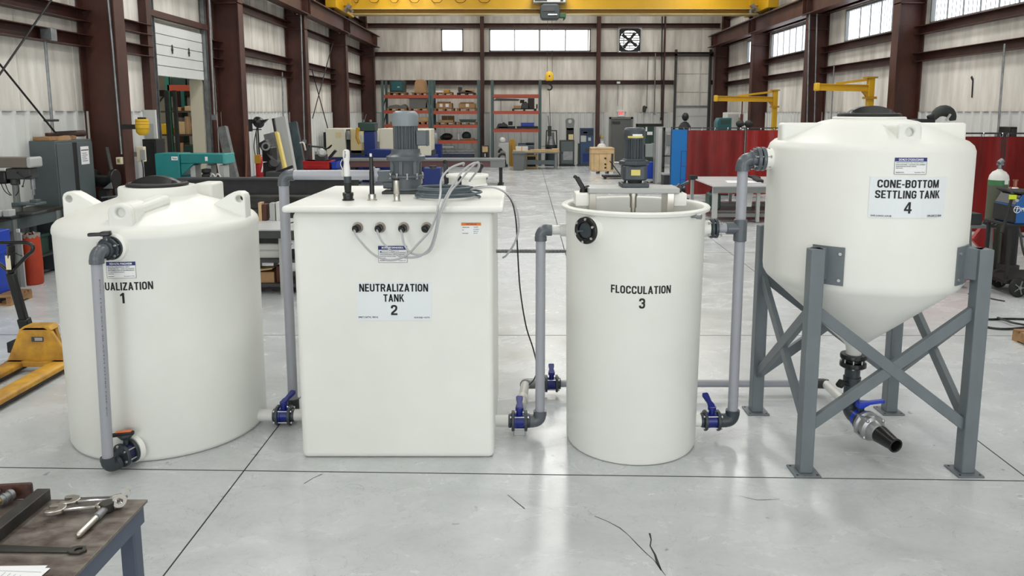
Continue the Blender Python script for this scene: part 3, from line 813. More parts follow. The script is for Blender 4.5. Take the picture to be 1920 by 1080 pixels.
# ================================================================== tank 1: equalization
X1, Y1, R1 = -2.645, 5.454, .678
t1 = thing('equalization_tank', 'wide white round storage tank lettered EQUALIZATION 1 with black lid', 'tank', (X1, Y1, 0))
c1 = Cyl(X1, Y1, R1 + .004)
prof = [(0, 0), (R1 - .035, 0), (R1 - .012, .008), (R1, .035), (R1 + .002, .8), (R1 + .006, 1.515), (R1 + .011, 1.53), (R1 + .011, 1.55), (R1 + .004, 1.575), (R1 - .02, 1.603), (R1 - .06, 1.62), (.48, 1.678), (.31, 1.735), (.27, 1.75), (.262, 1.765), (.262, 1.815), (.256, 1.824), (0, 1.824)]
b1 = M().lathe(prof, (X1, Y1, 0), n=96).done('tank_body', POLY, t1, ang=50)
def lid(parent, x, y, z, r, name='lid', mt=BLKM, tilt=0):
    o = M().lathe([(0, 0), (r, 0), (r + .004, .006), (r, .018), (r * .93, .024), (r * .9, .02), (0, .02)], (x, y, z), n=56).done(name, mt, parent)
    pts = [(x - r * .8 + r * 1.6 * k / 16, y - r * .1, z + .018 + .055 * math.sin(PI * k / 16) ** .6) for k in range(17)]
    m = M()
    for dy in (0,): 
        vs = []; fs = []
        for px_, py_, pz_ in pts: vs += [(px_, py_ - .05, z + .018), (px_, py_ - .03, pz_), (px_, py_ + .03, pz_), (px_, py_ + .05, z + .018)]
        for i in range(16):
            for k in range(4): fs.append((4 * i + k, 4 * i + (k + 1) % 4, 4 * i + 4 + (k + 1) % 4, 4 * i + 4 + k))
        fs += [(3, 2, 1, 0), (64, 65, 66, 67)]; m.add(vs, fs)
    m.done('grip_bar', BLK, o); return o
lid(t1, X1, Y1, 1.826, .208)
# lifting lugs: two end-on fins, one at the front, one behind the collar
for s in (-1, 1):
    ox = X1 + s * (R1 - .085)
    poly = [(-.105 * 1, -.25), (.07, -.25), (.07, -.0), (.06, .025), (.035, .04), (-.01, .04), (-.05, .02), (-.17, -.055), (-.17, -.25)]
    if s < 0: poly = [(-x, z) for x, z in reversed(poly)]
    M().holed(poly, (s * .025, -.012), .026, (ox, Y1 - .075, 1.745), (1, 0, 0), (0, 0, 1), (0, .11, 0)).done('lifting_lug', POLY, t1, bevel=.012, seg=3)
a_, z_ = c1.hit(219, 440); fx = X1 + math.sin(a_ / R1) * (R1 - .06)
m = M(); poly = rrect(-.078, -.2, .078, .075, .06)
poly = [(-.08, -.2), (.08, -.2)] + [(.08 * math.cos(PI * k / 8), .02 + .055 * math.sin(PI * k / 8)) for k in range(9)]
m.holed(poly, (0, .012), .03, (fx, Y1 - R1 + .055, 1.692), (1, 0, 0), (0, 0, 1), (0, .04, 0))
m.prism(poly, (fx, Y1 - R1 + .09, 1.692), (1, 0, 0), (0, 0, 1), (0, .2, 0))
m.done('lifting_lug', POLY, t1, bevel=.014, seg=3)
m = M().prism([(-.07, -.3), (.07, -.3), (.07, .05), (-.07, .05)], (X1 + .2, Y1 + R1 - .38, 1.76), (1, 0, 0), (0, 0, 1), (0, .25, 0)); m.done('lifting_lug', POLY, t1, bevel=.02, seg=3)
M().bar((fx + .01, Y1 - R1 + .22, 1.70), (fx + .13, Y1 - .25, 1.755), .13, .07).done('dome_rib', POLY, t1, bevel=.025, seg=3)
# lettering and label
al, zl = c1.hit(230.5, 537); w_ = c1.hit(284, 537)[0] - c1.hit(177, 537)[0]
hz = c1.hit(228, 529.5)[1] - c1.hit(228, 544.5)[1]
M().sign(c1, 'EQUALIZATION', al, zl, w_, hz).done('lettering', INK, t1, smooth=False); M().sign(c1, '1', c1.hit(229.5, 559)[0], c1.hit(229, 559)[1], hz * .5, hz * 1.32).done('lettering', INK, t1, smooth=False)
a0, z0 = c1.hit(199, 491); a1, z1 = c1.hit(256, 521)
data_label(t1, c1, (a0 + a1) / 2, (z0 + z1) / 2, a1 - a0, z0 - z1, '9IGH-VLTN. FVNICHVIDM', [('BII101.0.0. LARDNHIDOIC GMICI', .05, .8, 1), ('BIIDIMIODIBII IDIII 1 1 HIDIN DIICDINIDIGII', .05, .95, 1), ('BIDDINBMIDII IDID DII DIIDHMIDIIBIIDIN', .05, .95, 1), ('DII IIDIDINIIDINIHIDIDIN', .05, .62, 0), ('BIIDINDII', .05, .25, 0)], [('Basicalon', .05, .26), ('Emneesport 7765', .6, .94)])
# upper valve, elbow, stand pipe, lower elbow and valve
ah, zh = c1.hit(212, 464); P0 = c1.p(ah, zh)
PT = at(180, 470, 4.60); PT.z = zh
ax = (PT - P0); ax.z = 0; L = ax.length; ax.normalize()
M().lathe([(0, -.02), (.098, -.02), (.092, .01), (.08, .018), (0, .018)], P0, ax, 32).done('nozzle', POLYR, t1)
t = thing('ball_valve', 'charcoal ball valve with black lever high on the EQUALIZATION tank', 'valve', P0)
m = M().cyl(P0 + ax * .012, P0 + ax * .03, .078, n=28).cyl(P0 + ax * .05, P0 + ax * .066, .074, n=12).cyl(P0 + ax * .03, P0 + ax * .05, .055, n=24).cyl(P0 + ax * .066, P0 + ax * .1, .056, n=24); m.done('body', FLG, t, bevel=.003)
bolt_set(t, P0 + ax * .04, ax, .066, 6, .07, .008, mt=BOLT)
q = P0 + ax * .06
M().cyl(q, q + V((0, 0, .095)), .022, n=14).done('stem', FLG, t)
hq = q + V((0, 0, .1)); M().bar(hq + V((.035, -.0, 0)), hq + V((-.10, -.03, -.002)), .034, .022).bar(hq + V((.03, 0, .004)), hq + V((-.03, -.01, .0)), .045, .03).done('lever', BLK, t, bevel=.007)
PBt = at(203, 872, 4.60); PBt = V((PBt.x, PBt.y, .058))
t = thing('stand_pipe', 'grey PVC stand pipe in front of the EQUALIZATION tank', 'pipe', PBt)
m = M(); elbow(m, PT, ax, (PBt - PT), .046, .042); m.cyl(P0 + ax * .1, PT - ax * .05, .041, n=24); m.done('upper_elbow', PVCD, t)
dn = (PBt - PT).normalized()
M().cyl(PT + dn * .07, PBt - dn * .07, .0335, n=28).done('pipe', PVC, t)
# printed line along the pipe
fs_ = Flat(PT + dn * .7 + V((.0245, -.0245, 0)), -dn, (.70, .70, 0)); 
M().text(Flat(PT + dn * .62 + V((.0242, -.0242, 0)), dn, V((.707, .707, 0))), 'PVC 1120 SCH 40 ASTM D1785 NSF-pw', 0, 0, .9, .008, .0005, .0).done('pipe_marking', GINK, t, smooth=False)
ab, zb = c1.hit(252, 838); zb = .105; PB = c1.p(ab, zb)
axb = V((PB.x - PBt.x, PB.y - PBt.y, 0)); Lb = axb.length; axb.normalize()
m = M(); elbow(m, PBt, dn, axb + V((0, 0, .12)), .05, .044, .02); m.done('lower_elbow', FLG, t)
t = thing('butterfly_valve', 'dark flanged valve with orange-topped lever at foot of EQUALIZATION tank', 'valve', PB)
M().lathe([(0, -.02), (.088, -.02), (.088, .014), (0, .014)], PB, -axb, 32).done('nozzle', POLYR, t)
q0 = PBt + axb * .09; q0.z = zb * .95; q1 = PB - axb * .014; dd = (q1 - q0).normalized(); Lq = (q1 - q0).length
m = M().cyl(q0, q0 + dd * .02, .08, n=30).cyl(q1 - dd * .02, q1, .08, n=30).cyl(q0 + dd * .02, q1 - dd * .02, .05, n=24); m.done('flange', FLG, t, bevel=.003)
M().cyl(q0 + dd * .026, q1 - dd * .026, .062, n=24).done('body', mat('navy_valve_body', (22, 26, 70), .4), t)
bolt_set(t, (q0 + q1) / 2, dd, .067, 6, Lq + .016, .009, mt=BOLT)
qc = (q0 + q1) / 2
M().cyl(qc + V((0, 0, .05)), qc + V((0, 0, .125)), .017, n=12).lathe([(0, .10), (.03, .10), (.05, .125), (.05, .138), (0, .138)], qc, n=20).done('stem', FLG, t)
M().bar(qc + V((.06, 0, .142)), qc + V((-.13, -.05, .135)), .034, .022).done('lever', BLKM, t, bevel=.006)
M().bar(qc + V((.045, .0, .156)), qc + V((-.05, -.02, .154)), .03, .01).done('lever_cap', ORNG, t, bevel=.004)

# ================================================================== tank 2: neutralization
TX0, TX1, TY0, TY1, TZ = -1.487, -.168, 4.85, 6.06, 1.7
t2 = thing('neutralization_tank', 'white square-sided tank with flat lid and NEUTRALIZATION TANK 2 sign', 'tank', ((TX0 + TX1) / 2, (TY0 + TY1) / 2, 0))
M().box(TX0, TY0, 0, TX1, TY1, TZ + .01).done('tank_body', POLY, t2, bevel=.04, seg=5)
LZ0, LZ1 = 1.712, 1.755
lx0, lx1 = at(527, 392, 4.77).x, at(944, 394, 4.77).x
LYB = fl(800, 348, LZ1).y
M().box(lx0, 4.77, LZ0, lx1, LYB, LZ1).done('lid', POLY, t2, bevel=.018, seg=4)
s2 = Flat((0, TY0, 0))
def fp(u, v, Y): p = at(u, v, Y); return p.x, p.z
xa0, zt0 = fp(668, 529, TY0); xa1, zt1 = fp(810, 600.5, TY0)
sg = M().prism(rrect(xa0, zt1, xa1, zt0, .006), (0, TY0 - .0035, 0), (1, 0, 0), (0, 0, 1), (0, .004, 0)).done('sign_plate', SIGN, t2, smooth=False)
sf = Flat((0, TY0 - .0035, 0))
def signtext(m, body, u0, u1, v0, v1, Y=TY0, b=.02, sf=sf):
    x0, z0 = fp(u0, v0, Y); x1, z1 = fp(u1, v1, Y); m.text(sf, body, (x0 + x1) / 2, (z0 + z1) / 2, x1 - x0, z0 - z1, .0012, b)
def signcaps(body, u0, u1, v0, v1, Y=TY0):
    x0, z0 = fp(u0, v0, Y); x1, z1 = fp(u1, v1, Y); M().sign(sf, body, (x0 + x1) / 2, (z0 + z1) / 2, x1 - x0, z0 - z1).done('lettering', INK, sg, smooth=False)
signcaps('NEUTRALIZATION', 673.5, 803, 532, 546.5); signcaps('TANK', 719, 758, 551.5, 565.5); signcaps('2', 733, 745.5, 571.5, 590.5)
m = M(); signtext(m, 'SPIKT 3.6/TVL. 90V16', 672.5, 709, 592.8, 596, b=.02); m.done('small_print', INK, sg, smooth=False); m = M(); signtext(m, 'GOS SGJ2 +A2TG', 776.5, 806, 593.6, 597, b=.02); m.done('small_print', INK, sg, smooth=False)
x0, z0 = fp(709, 461, TY0); x1, z1 = fp(764, 492, TY0)
data_label(t2, Flat((0, TY0 - .0005, 0)), (x0 + x1) / 2, (z0 + z1) / 2, x1 - x0, z0 - z1, 'SICNI ,UIP DIVNIHSSIUL', [('CDINT-RNDI D IGKI JIIN BDINH', .12, .72, 1), ('SCIDINDINH DII DIIIDINDIDIHIDINDII', .05, .95, 1), ('DINDIIDINIHI DINDIIDINDI', .05, .9, 1), ('TINDINIDII DINGID DIDIIII', .05, .6, 0), ('BIIDINDII', .05, .25, 0)], [('Basicalon', .05, .26), ('Coutio 770', .7, .94)], logo=True, n=1)
x0, z0 = fp(865, 417.5, TY0); x1, z1 = fp(902, 440, TY0); cx_, cz_, ww, hh = (x0 + x1) / 2, (z0 + z1) / 2, x1 - x0, z0 - z1
wl = M().sheet(Flat((0, TY0 - .0005, 0)), x0, x1, z1, z0, 0, .002).done('warning_label', LBL, t2, smooth=False)
M().sheet(Flat((0, TY0 - .0005, 0)), x0, x1, z0 - hh * .24, z0, 0, .0026).done('header_band', OINK, wl, smooth=False)
m = M(); f_ = Flat((0, TY0 - .0026, 0)); m.text(f_, 'VVETTGNCOLE', cx_, z0 - hh * .12, ww * .55, hh * .12, .001, .03)
for tx, a, b, y in (('BBIBIDIMI', .06, .4, .38), ('ASDIMS1', .62, .86, .36), ('NNC', .05, .13, .6), ('8 YIIDI1', .62, .9, .56), ('DIIH DI', .62, .86, .72), ('HIIIDIDIMINI', .05, .35, .88), ('80 TD', .62, .82, .88)):
    m.text(f_, tx, x0 + ww * (a + b) / 2, z0 - hh * y, ww * (b - a), hh * .07, .001, .02)
m.done('printing', GINK, wl, smooth=False)
# cable glands in the front face
def gland(u, v, cap=False):
    q = at(u, v, TY0); g = thing('cable_gland', {671: 'black cable gland first from the corner pipe on NEUTRALIZATION tank', 713: 'black cable gland second of four under the lid edge', 757: 'black cable gland third of four under the lid edge', 800: 'capped black gland with no cable under the lid edge'}[u], 'cable gland', q, 'cable glands under the lid of the neutralization tank')
    M().cyl(q + V((0, -.001, 0)), q + V((0, -.014, 0)), .034, n=6).lathe([(.036, 0), (.036, .006), (.0, .006)], q + V((0, 0, 0)), (0, -1, 0), 24).done('lock_nut', mat('nut_nickel', (128, 118, 108), .3, .8), g)
    M().cyl(q + V((0, -.012, 0)), q + V((-.006, -.05, -.004)), .025, n=16).cyl(q + V((-.006, -.05, -.004)), q + V((-.01, -.062, -.008)), .021, .014, n=16).done('cap', BLK, g, bevel=.003)
    return q + V((-.01, -.06, -.008))
G = [gland(u, 426.5) for u in (671, 713, 757, 800)]
# probes standing on the lid
def probe(u, v, nm, lb): q = fl(u, v, LZ1); return q, thing(nm, lb, 'probe', q, 'probes standing on the neutralization tank')
q, t = probe(653, 375.5, 'sensor_probe', 'tall white and black probe with clear cable sleeve on square tank lid')
Z = V((0, 0, 1))
M().lathe([(0, 0), (.041, 0), (.041, .008), (.034, .01), (.034, .03), (.037, .032), (.037, .052), (.03, .056), (0, .056)], q, n=24).done('base_nut', BLK, t)
M().lathe([(.022, .056), (.025, .1), (.024, .125), (0, .125)], q, n=20).done('collar', BLKM, t)
M().lathe([(.024, .12), (.026, .14), (.026, .165), (0, .165)], q, n=20).done('ring', FLG, t)
M().lathe([(.021, .16), (.023, .22), (.018, .26), (.024, .3), (.024, .335), (.018, .346), (0, .35)], q + V((-.004, 0, 0)), n=20).done('probe_body', HANDLE_W, t)
M().text(Flat(q + V((-.006, -.024, .318)), (0, 0, 1), (-1, 0, 0)), 'Kpro', 0, 0, .045, .014, .001, .02).done('body_mark', INK, t, smooth=False)
M().tube(spline([q + V(p) for p in ((-.03, -.01, .165), (-.038, -.016, .19), (-.03, -.022, .2), (-.026, -.02, .18), (-.034, -.018, .2), (-.028, -.02, .215), (-.045, 0, .25), (-.038, .02, .28))], 6), .003, 6).done('sleeve', CLEAR, t)
q, t = probe(698, 375.5, 'level_probe', 'thin black rod probe in a knurled steel base on square tank lid')
M().lathe([(0, 0), (.034, 0), (.034, .006), (.026, .008), (.026, .034), (.024, .044), (0, .044)], q, n=14).done('base_nut', STEEL, t)
M().lathe([(.017, .04), (.016, .2), (.0145, .2), (.0135, .3), (0, .3)], q, n=16).done('rod', BLK, t)
M().cyl(q + V((0, -.012, .302)), q + V((0, -.012, .322)), .008, n=10).done('tip', HANDLE_W, t)
q, t = probe(744, 377, 'steel_probe', 'short stainless steel probe with black cap on square tank lid')
M().lathe([(0, 0), (.026, 0), (.026, .004), (.021, .006), (.021, .045), (.018, .05), (.0205, .056), (.0205, .142), (0, .142)], q, n=20).done('sleeve', STEEL, t)
M().lathe([(0, .142), (.0225, .142), (.0225, .152), (.02, .158), (0, .158)], q, n=20).done('cap', BLK, t)
# coil of cable on the lid, with loose runs down the front
qc = fl(840, 371, LZ1); rx = abs(fl(780, 371, LZ1).x - fl(900, 371, LZ1).x) / 2
cr_ = ((1, .82, 0, 0, .009), (.93, .8, -.02, .01, .026), (.98, .74, .015, -.01, .043), (.82, .72, -.01, .02, .06), (.88, .66, -.03, -.01, .072), (.8, .7, 0, 0, .08))
def coil_pt(k):
    i = int(k // 24); w = (k % 24) / 24.0; a_, b_ = cr_[i], cr_[min(i + 1, 5)]; p = [x + (y - x) * w for x, y in zip(a_, b_)]; th = k * 2 * PI / 24
    return qc + V((rx * p[0] * math.cos(th) + p[2], rx * p[1] * math.sin(th) + p[3], p[4]))
t = tag(M().tube([coil_pt(k) for k in range(24 * 5)], .0082, 8).done('cable_coil', CABLED), 'slate cable coiled flat on the lid of the square tank', 'cable')
# grip clips on the lid
def clip(u, v, h, lean, lb, w=.03, mt=BLK):
    q = fl(u, v, LZ1); t = thing('cable_clip', lb, 'clip', q, 'black cable clips on the neutralization tank')
    M().cyl(q, q + V((0, 0, .03)), .028, n=16).done('base', mt, t)
    e = q + V((lean, 0, h)); M().bar(q + V((0, 0, .02)), e, w, w * .7).ball(e, w * .55, n=10).done('arm', mt, t, bevel=.006)
    return e
e1 = clip(838, 351, .205, -.012, 'tall black upright clip behind the cable coil', .038)
e2 = clip(893, 349, .165, .035, 'black leaning clip holding the looped cable', .05)
e3 = clip(862, 360, .11, .0, 'short black clip beside the cable coil', .03)
q = fl(818, 356, LZ1)
tag(M().lathe([(0, 0), (.016, 0), (.016, .022), (.010, .03), (0, .032)], q, n=14).done('lid_plug', BLK), 'small black plug on the lid next to the cable coil', 'plug')
# white manway collar behind
q = fl(905, 347, LZ1); q.y = LYB - .2
t = thing('manway', 'round white manway collar at the rear of the square tank lid', 'manway', q)
M().lathe([(0, 0), (.16, 0), (.16, .03), (.15, .04), (.15, .085), (.17, .09), (.172, .105), (.165, .112), (0, .112)], q + V((-.11, 0, 0)), n=44).done('collar', POLYR, t)
# cables from the glands
def w3(pts, Y=None):
    return [at(u, v, y) for u, v, y in pts]
CY = 4.70
def cable(pts, lb, r=.0072, mt=CABLE, gp='sensor cables of the neutralization tank'):
    return tag(M().tube(spline(pts, 8), r, 8).done('sensor_cable', mt), lb, 'cable', gp)
cable([G[0]] + w3([(667, 440, 4.74), (680, 457, 4.72), (702, 478, 4.72), (730, 488, 4.72), (760, 480, 4.70), (785, 456, 4.69), (806, 432, 4.68), (818, 405, 4.67), (822, 384, 4.70), (826, 362, 4.86), (828, 335, 4.95), (845, 315, 5.02), (868, 306, 5.08), (869, 310, 5.12)]), 'grey cable hanging lowest, from the first gland up to the lid')
cable([G[1]] + w3([(710, 440, 4.74), (718, 455, 4.72), (735, 471, 4.72), (755, 482, 4.71), (785, 481, 4.70), (805, 466, 4.69), (815, 440, 4.68), (822, 405, 4.66), (830, 382, 4.70), (846, 352, 4.98), (868, 320, 5.10), (888, 306, 5.2), (898, 308, 5.25), (892, 322, 5.28)]), 'grey cable from the second gland looping over the tall black clip')
cable([G[2]] + w3([(754, 440, 4.74), (758, 458, 4.72), (770, 474, 4.71), (788, 478, 4.70), (806, 470, 4.68), (816, 446, 4.67), (824, 408, 4.655), (834, 382, 4.69), (846, 358, 4.9), (862, 340, 5.12), (880, 318, 5.22), (896, 304, 5.3), (897, 316, 5.34), (880, 340, 5.4)]), 'grey cable from the third gland ending behind the coil')
# cable off the right side and down to the floor pipework
cable([at(862, 358, 5.15)] + w3([(880, 355, 5.2), (910, 351, 5.25), (935, 354, 5.25), (955, 367, 5.2), (968, 392, 5.18), (973, 425, 5.18), (965, 455, 5.2), (950, 478, 5.22), (943, 483, 5.25)]), 'grey cable arching off the lid and ending beside the square tank')
cable([at(870, 356, 5.2)] + w3([(905, 350, 5.3), (938, 356, 5.3), (958, 375, 5.28), (967, 410, 5.28), (970, 460, 5.3), (975, 540, 5.35), (986, 610, 5.42), (1000, 655, 5.5), (1007, 690, 5.6), (1002, 710, 5.66), (992, 722, 5.66)]), 'thin black cable dropping from the lid to the clear pipe', .0055, BLK)

# ------------------------------------------------------------------ mixer drives
def motor(t, c, s, body, cap, base=True):
    """vertical gear motor on point c (centre of its foot): foot, gearbox, flange, finned motor, cowl, terminal box"""
def finned(t, c, r, z0, z1, mt, n=28, fin=.012):
    m = M(); vs = []; k2 = n * 4
    for k in range(k2):
        a = 2 * PI * k / k2; rr = r if k % 4 in (0, 1) else r - fin
        vs.append((c.x + rr * math.cos(a), c.y + rr * math.sin(a)))
    m.prism(vs, (0, 0, z0), (1, 0, 0), (0, 1, 0), (0, 0, z1 - z0)); return m.done('finned_body', mt, t, ang=20)
mq = fl(760, 352, LZ1); mq.y = 5.62; mq.x = at(762, 340, 5.62).x
t = thing('mixer_drive', 'tall grey gear motor of the mixer standing on the square tank', 'mixer', mq)
k = 5.62 / FPX
M().box(mq.x - .165, mq.y - .13, LZ1, mq.x + .165, mq.y + .13, LZ1 + .02).done('base_plate', DGREY, t, bevel=.004)
m = M()
m.lathe([(0, .02), (.12, .02), (.12, .03), (.115, .035), (.115, .115), (.135, .118), (.135, .135), (.115, .14), (0, .14)], mq, n=10)
m.done('gearbox', MOTOR, t, bevel=.006)
bolt_set(t, mq + V((0, 0, .13)), Z, .125, 10, .036, .009, .2, mt=BOLT)
m = M().lathe([(.10, .138), (.10, .215), (.112, .24), (.142, .245), (.145, .255), (.145, .275), (.125, .285), (.11, .3), (.105, .33), (0, .33)], mq, n=36)
for kk in range(6): a = kk * PI / 3 + .3; m.box(mq.x + .105 * math.cos(a) - .012, mq.y + .105 * math.sin(a) - .012, LZ1 + .14, mq.x + .105 * math.cos(a) + .012, mq.y + .105 * math.sin(a) + .012, LZ1 + .245)
m.done('lantern', MOTOR, t)
finned(t, mq, .092, LZ1 + .32, LZ1 + .52, FINS, 22)
M().lathe([(0, .5), (.096, .5), (.098, .52), (.098, .575), (.09, .597), (.07, .61), (0, .612)], mq, n=40).done('fan_cowl', mat('motor_cowl', (128, 136, 142), .4), t)
M().box(mq.x + .085, mq.y - .05, LZ1 + .355, mq.x + .165, mq.y + .05, LZ1 + .465).box(mq.x + .16, mq.y - .056, LZ1 + .35, mq.x + .172, mq.y + .056, LZ1 + .47).done('terminal_box', MOTOR, t, bevel=.006)
zi = za(328, 5.62); 
M().bar((mq.x - .21, mq.y, zi - .01), (mq.x - .09, mq.y, zi - .01), .1, .085).bar((mq.x - .17, mq.y - .01, zi - .075), (mq.x - .08, mq.y - .01, zi - .075), .07, .05).done('inlet_block', MOTOR, t, bevel=.008)
M().cyl((mq.x - .24, mq.y, zi), (mq.x - .2, mq.y, zi), .05, n=24).cyl((mq.x - .26, mq.y, zi), (mq.x - .236, mq.y, zi), .062, n=20).done('coupling', PVC, t, bevel=.003)

# riser and feed line of tank 2
YP = 5.62; xv = at(550, 760, YP).x; zv = za(328, YP)
t = thing('feed_riser', 'grey PVC riser bending over to the mixer of the square tank', 'pipe', (xv, YP, 0))
m = M(); elbow(m, (xv, YP, zv), (0, 0, 1), (1, 0, 0), .055, .042); m.done('elbow', PVCD, t)
M().cyl((xv + .07, YP, zv), (mq.x - .255, YP, zv), .037, n=28).done('cross_pipe', PVC, t)
zlow = za(752, YP)
M().cyl((xv, YP, zlow), (xv, YP, zv - .07), .0375, n=28).done('pipe', PVC, t)
M().cyl((xv, YP, za(775, YP) - .03), (xv, YP, zlow + .02), .046, n=24).done('socket', DGREY, t)
# connection between tanks 1 and 2
YV = 5.42; zc = za(778, YV)
xt1 = X1 + math.sqrt(R1 ** 2 - (YV - Y1) ** 2)
xvv = at(533, 778, YV).x
t = thing('transfer_pipe', 'short white nozzle pipe between the EQUALIZATION and square tanks', 'pipe', (xvv, YV, zc))
M().cyl((xt1 - .02, YV, zc), (xvv - .08, YV, zc), .046, n=26).done('nozzle', LPIPE, t)
M().cyl((xvv + .08, YV, zc), (TX0 + .01, YV, zc), .044, n=26).done('nozzle', LPIPE, t)
valve('blue lever valve between the EQUALIZATION and square tanks', (xvv, YV, zc), (1, 0, 0), (.35, .8, 0), 1.0, .38)

# ================================================================== tank 3: flocculation
X3, Y3, R3 = .817, 5.195, .464
t3 = thing('flocculation_tank', 'slim open-topped white round tank lettered FLOCCULATION 3', 'tank', (X3, Y3, 0))
c3 = Cyl(X3, Y3, R3 + .012)
ZR = 1.722
M().lathe([(0, 0), (R3 - .03, 0), (R3 - .01, .006), (R3, .03), (R3 + .018, ZR - .04), (R3 + .03, ZR - .035), (R3 + .046, ZR - .028), (R3 + .05, ZR - .01), (R3 + .042, ZR), (R3 + .03, ZR + .002), (R3 + .022, ZR - .006), (R3 + .008, ZR - .006), (R3 - .003, ZR - .02), (R3 - .012, .05), (0, .05)], (X3, Y3, 0), n=96).done('tank_body', POLY, t3, ang=50)
a0, z0 = c3.hit(1178.5, 459.5); a1, z1 = c3.hit(1234, 489)
data_label(t3, c3, (a0 + a1) / 2, (z0 + z1) / 2, a1 - a0, z0 - z1, 'SEIIU-A T DC ROVUNISEID', [('GUIIDV IDI EDIO IIGGIDI', .38, .8, 0), ('TDW DINOIICI USDMII DIIDINDIDIH INDIIDINDI', .05, .95, 1), ('BIDDINIIDINII IDIN IHIDI DIINIHI DINIDIN', .05, .95, 1), ('BIIIDINIDIIMID DIDIHIDINIGDII', .05, .66, 0), ('BIIDINDII', .05, .25, 0)], [('Tinial. Blinni', .05, .25), ('Burlin/Uoppint 7765', .62, .94)], logo=True)
c3b = Cyl(X3, Y3, R3 + .0125)
al, zl = c3b.hit(1203, 544); w_ = c3b.hit(1259, 544)[0] - c3b.hit(1147, 544)[0]; hz = c3b.hit(1203, 537)[1] - c3b.hit(1203, 552)[1]
M().sign(c3b, 'FLOCCULATION', al, zl, w_, hz).done('lettering', INK, t3, smooth=False); M().sign(c3b, '3', *c3b.hit(1204, 569), hz * .74, hz * 1.3).done('lettering', INK, t3, smooth=False)
# flanged port in the front wall
a_, z_ = c3.hit(1110, 430); P = c3.p(a_, z_, -.02); n_ = V((P.x - X3, P.y - Y3, 0)).normalized()
M().cyl(P, P + n_ * .075, .085, n=32).done('nozzle', POLYR, t3)
t = thing('port_flange', 'black bolted port flange on front wall of FLOCCULATION tank', 'flange', P + n_ * .08)
q = P + n_ * .075
M().lathe([(0, .012), (.052, .012), (.056, .026), (.064, .03), (.064, .02), (.086, .02), (.09, .014), (.09, 0), (0, 0)], q, n_, 40).done('ring', BLK, t, ang=30)
bolt_set(t, q + n_ * .022, n_, .075, 6, .012, .009, mt=BOLT)
M().cyl(q + n_ * .012, q + n_ * .014, .05, n=28).done('plug_face', FLG, t)
bx_, by_, _d = basis(n_); M().bar(q + n_ * .02 + V((-.05, 0, -.006)), q + n_ * .02 + V((-.01, 0, -.0)), .012, .01).done('tab', FLG, t)
a_, z_ = c3.hit(1295, 405); P = c3.p(a_, z_, -.012)
tag(M().cyl(P, P + V((.055, -.045, 0)), .012, n=12).cyl(P + V((.04, -.034, 0)), P + V((.066, -.054, 0)), .017, n=8).done('sample_tap', GALV), 'small grey sampling tap near the rim of FLOCCULATION tank', 'tap')
# bridge over the open top, mixer drive and shaft
zb0, zb1 = za(368, 5.1), za(357.5, 5.2)
bx0, bx1 = at(1104, 362, 5.15).x, at(1275, 362, 5.15).x
YBr = 5.28
t = thing('mixer_bridge', 'white flat bridge beam spanning the open FLOCCULATION tank', 'bridge', ((bx0 + bx1) / 2, YBr, zb0))
M().box(bx0, YBr - .13, zb0 + .012, bx1, YBr + .13, zb0 + .05).done('deck', LGREY, t, bevel=.006)
for x in (bx0 + .03, bx1 - .06): M().box(x - .024, YBr - .12, 1.42, x + .024, YBr + .1, zb0 + .013).done('leg', STEEL, t, bevel=.003)
for xx in (at(1092, 365, YBr).x, at(1268, 365, YBr).x): M().box(xx - .055, YBr - .1, ZR - .02, xx + .055, YBr + .1, zb0 + .01).done('foot_block', POLYR, t, bevel=.008)
m3 = V((at(1188, 340, YBr).x, YBr, zb0 + .05))
M().cyl((m3.x, YBr, .25), (m3.x, YBr, zb0 + .012), .017, n=16).cyl((m3.x, YBr, zb0 - .02), (m3.x, YBr, zb0 + .012), .03, n=16).cyl((m3.x, YBr, zb0 - .1), (m3.x, YBr, zb0 - .02), .024, n=16).done('mixer_shaft', STEEL, t)
t = thing('mixer_drive', 'slate gear motor with yellow nameplate on FLOCCULATION tank bridge', 'mixer', m3)
z0 = m3.z
M().box(m3.x - .095, YBr - .095, z0, m3.x + .095, YBr + .095, z0 + .03).done('base_plate', MOTORD, t, bevel=.006)
m = M().lathe([(0, .03), (.068, .03), (.07, .05), (.076, .055), (0, .055)], m3, n=24); m.done('spigot', BLKM, t)
M().prism(rrect(-.085, -.085, .085, .085, .03), m3 + V((0, 0, .048)), (1, 0, 0), (0, 1, 0), (0, 0, .105)).done('gearbox', MOTORD, t, bevel=.01)
bolt_set(t, m3 + V((0, 0, .045)), Z, .078, 4, .03, .01, PI / 4, mt=BOLT)
m = M().sheet(Flat((0, YBr - .0855, 0)), m3.x - .032, m3.x + .032, z0 + .085, z0 + .125, 0, .003); m.done('nameplate', YPLATE, t, smooth=False)
M().lathe([(.085, .15), (.106, .155), (.108, .165), (.106, .182), (.085, .19), (.08, .2), (0, .2)], m3, n=8).done('flange', MOTORD, t, bevel=.004)
finned(t, m3, .073, z0 + .19, z0 + .345, MOTORD, 22, .01)
M().lathe([(0, .335), (.075, .335), (.077, .35), (.077, .39), (.068, .41), (.06, .415), (0, .417)], m3, n=36).done('fan_cowl', MOTORD, t)
M().sheet(Cyl(m3.x, m3.y, .077), -.06, .055, z0 + .345, z0 + .358, 0, .0015, 8).done('warning_band', YPLATE, t, smooth=False)
M().sheet(Cyl(m3.x, m3.y, .077), -.025, .045, z0 + .358, z0 + .371, 0, .0018, 8).done('maker_label', LBL, t, smooth=False)
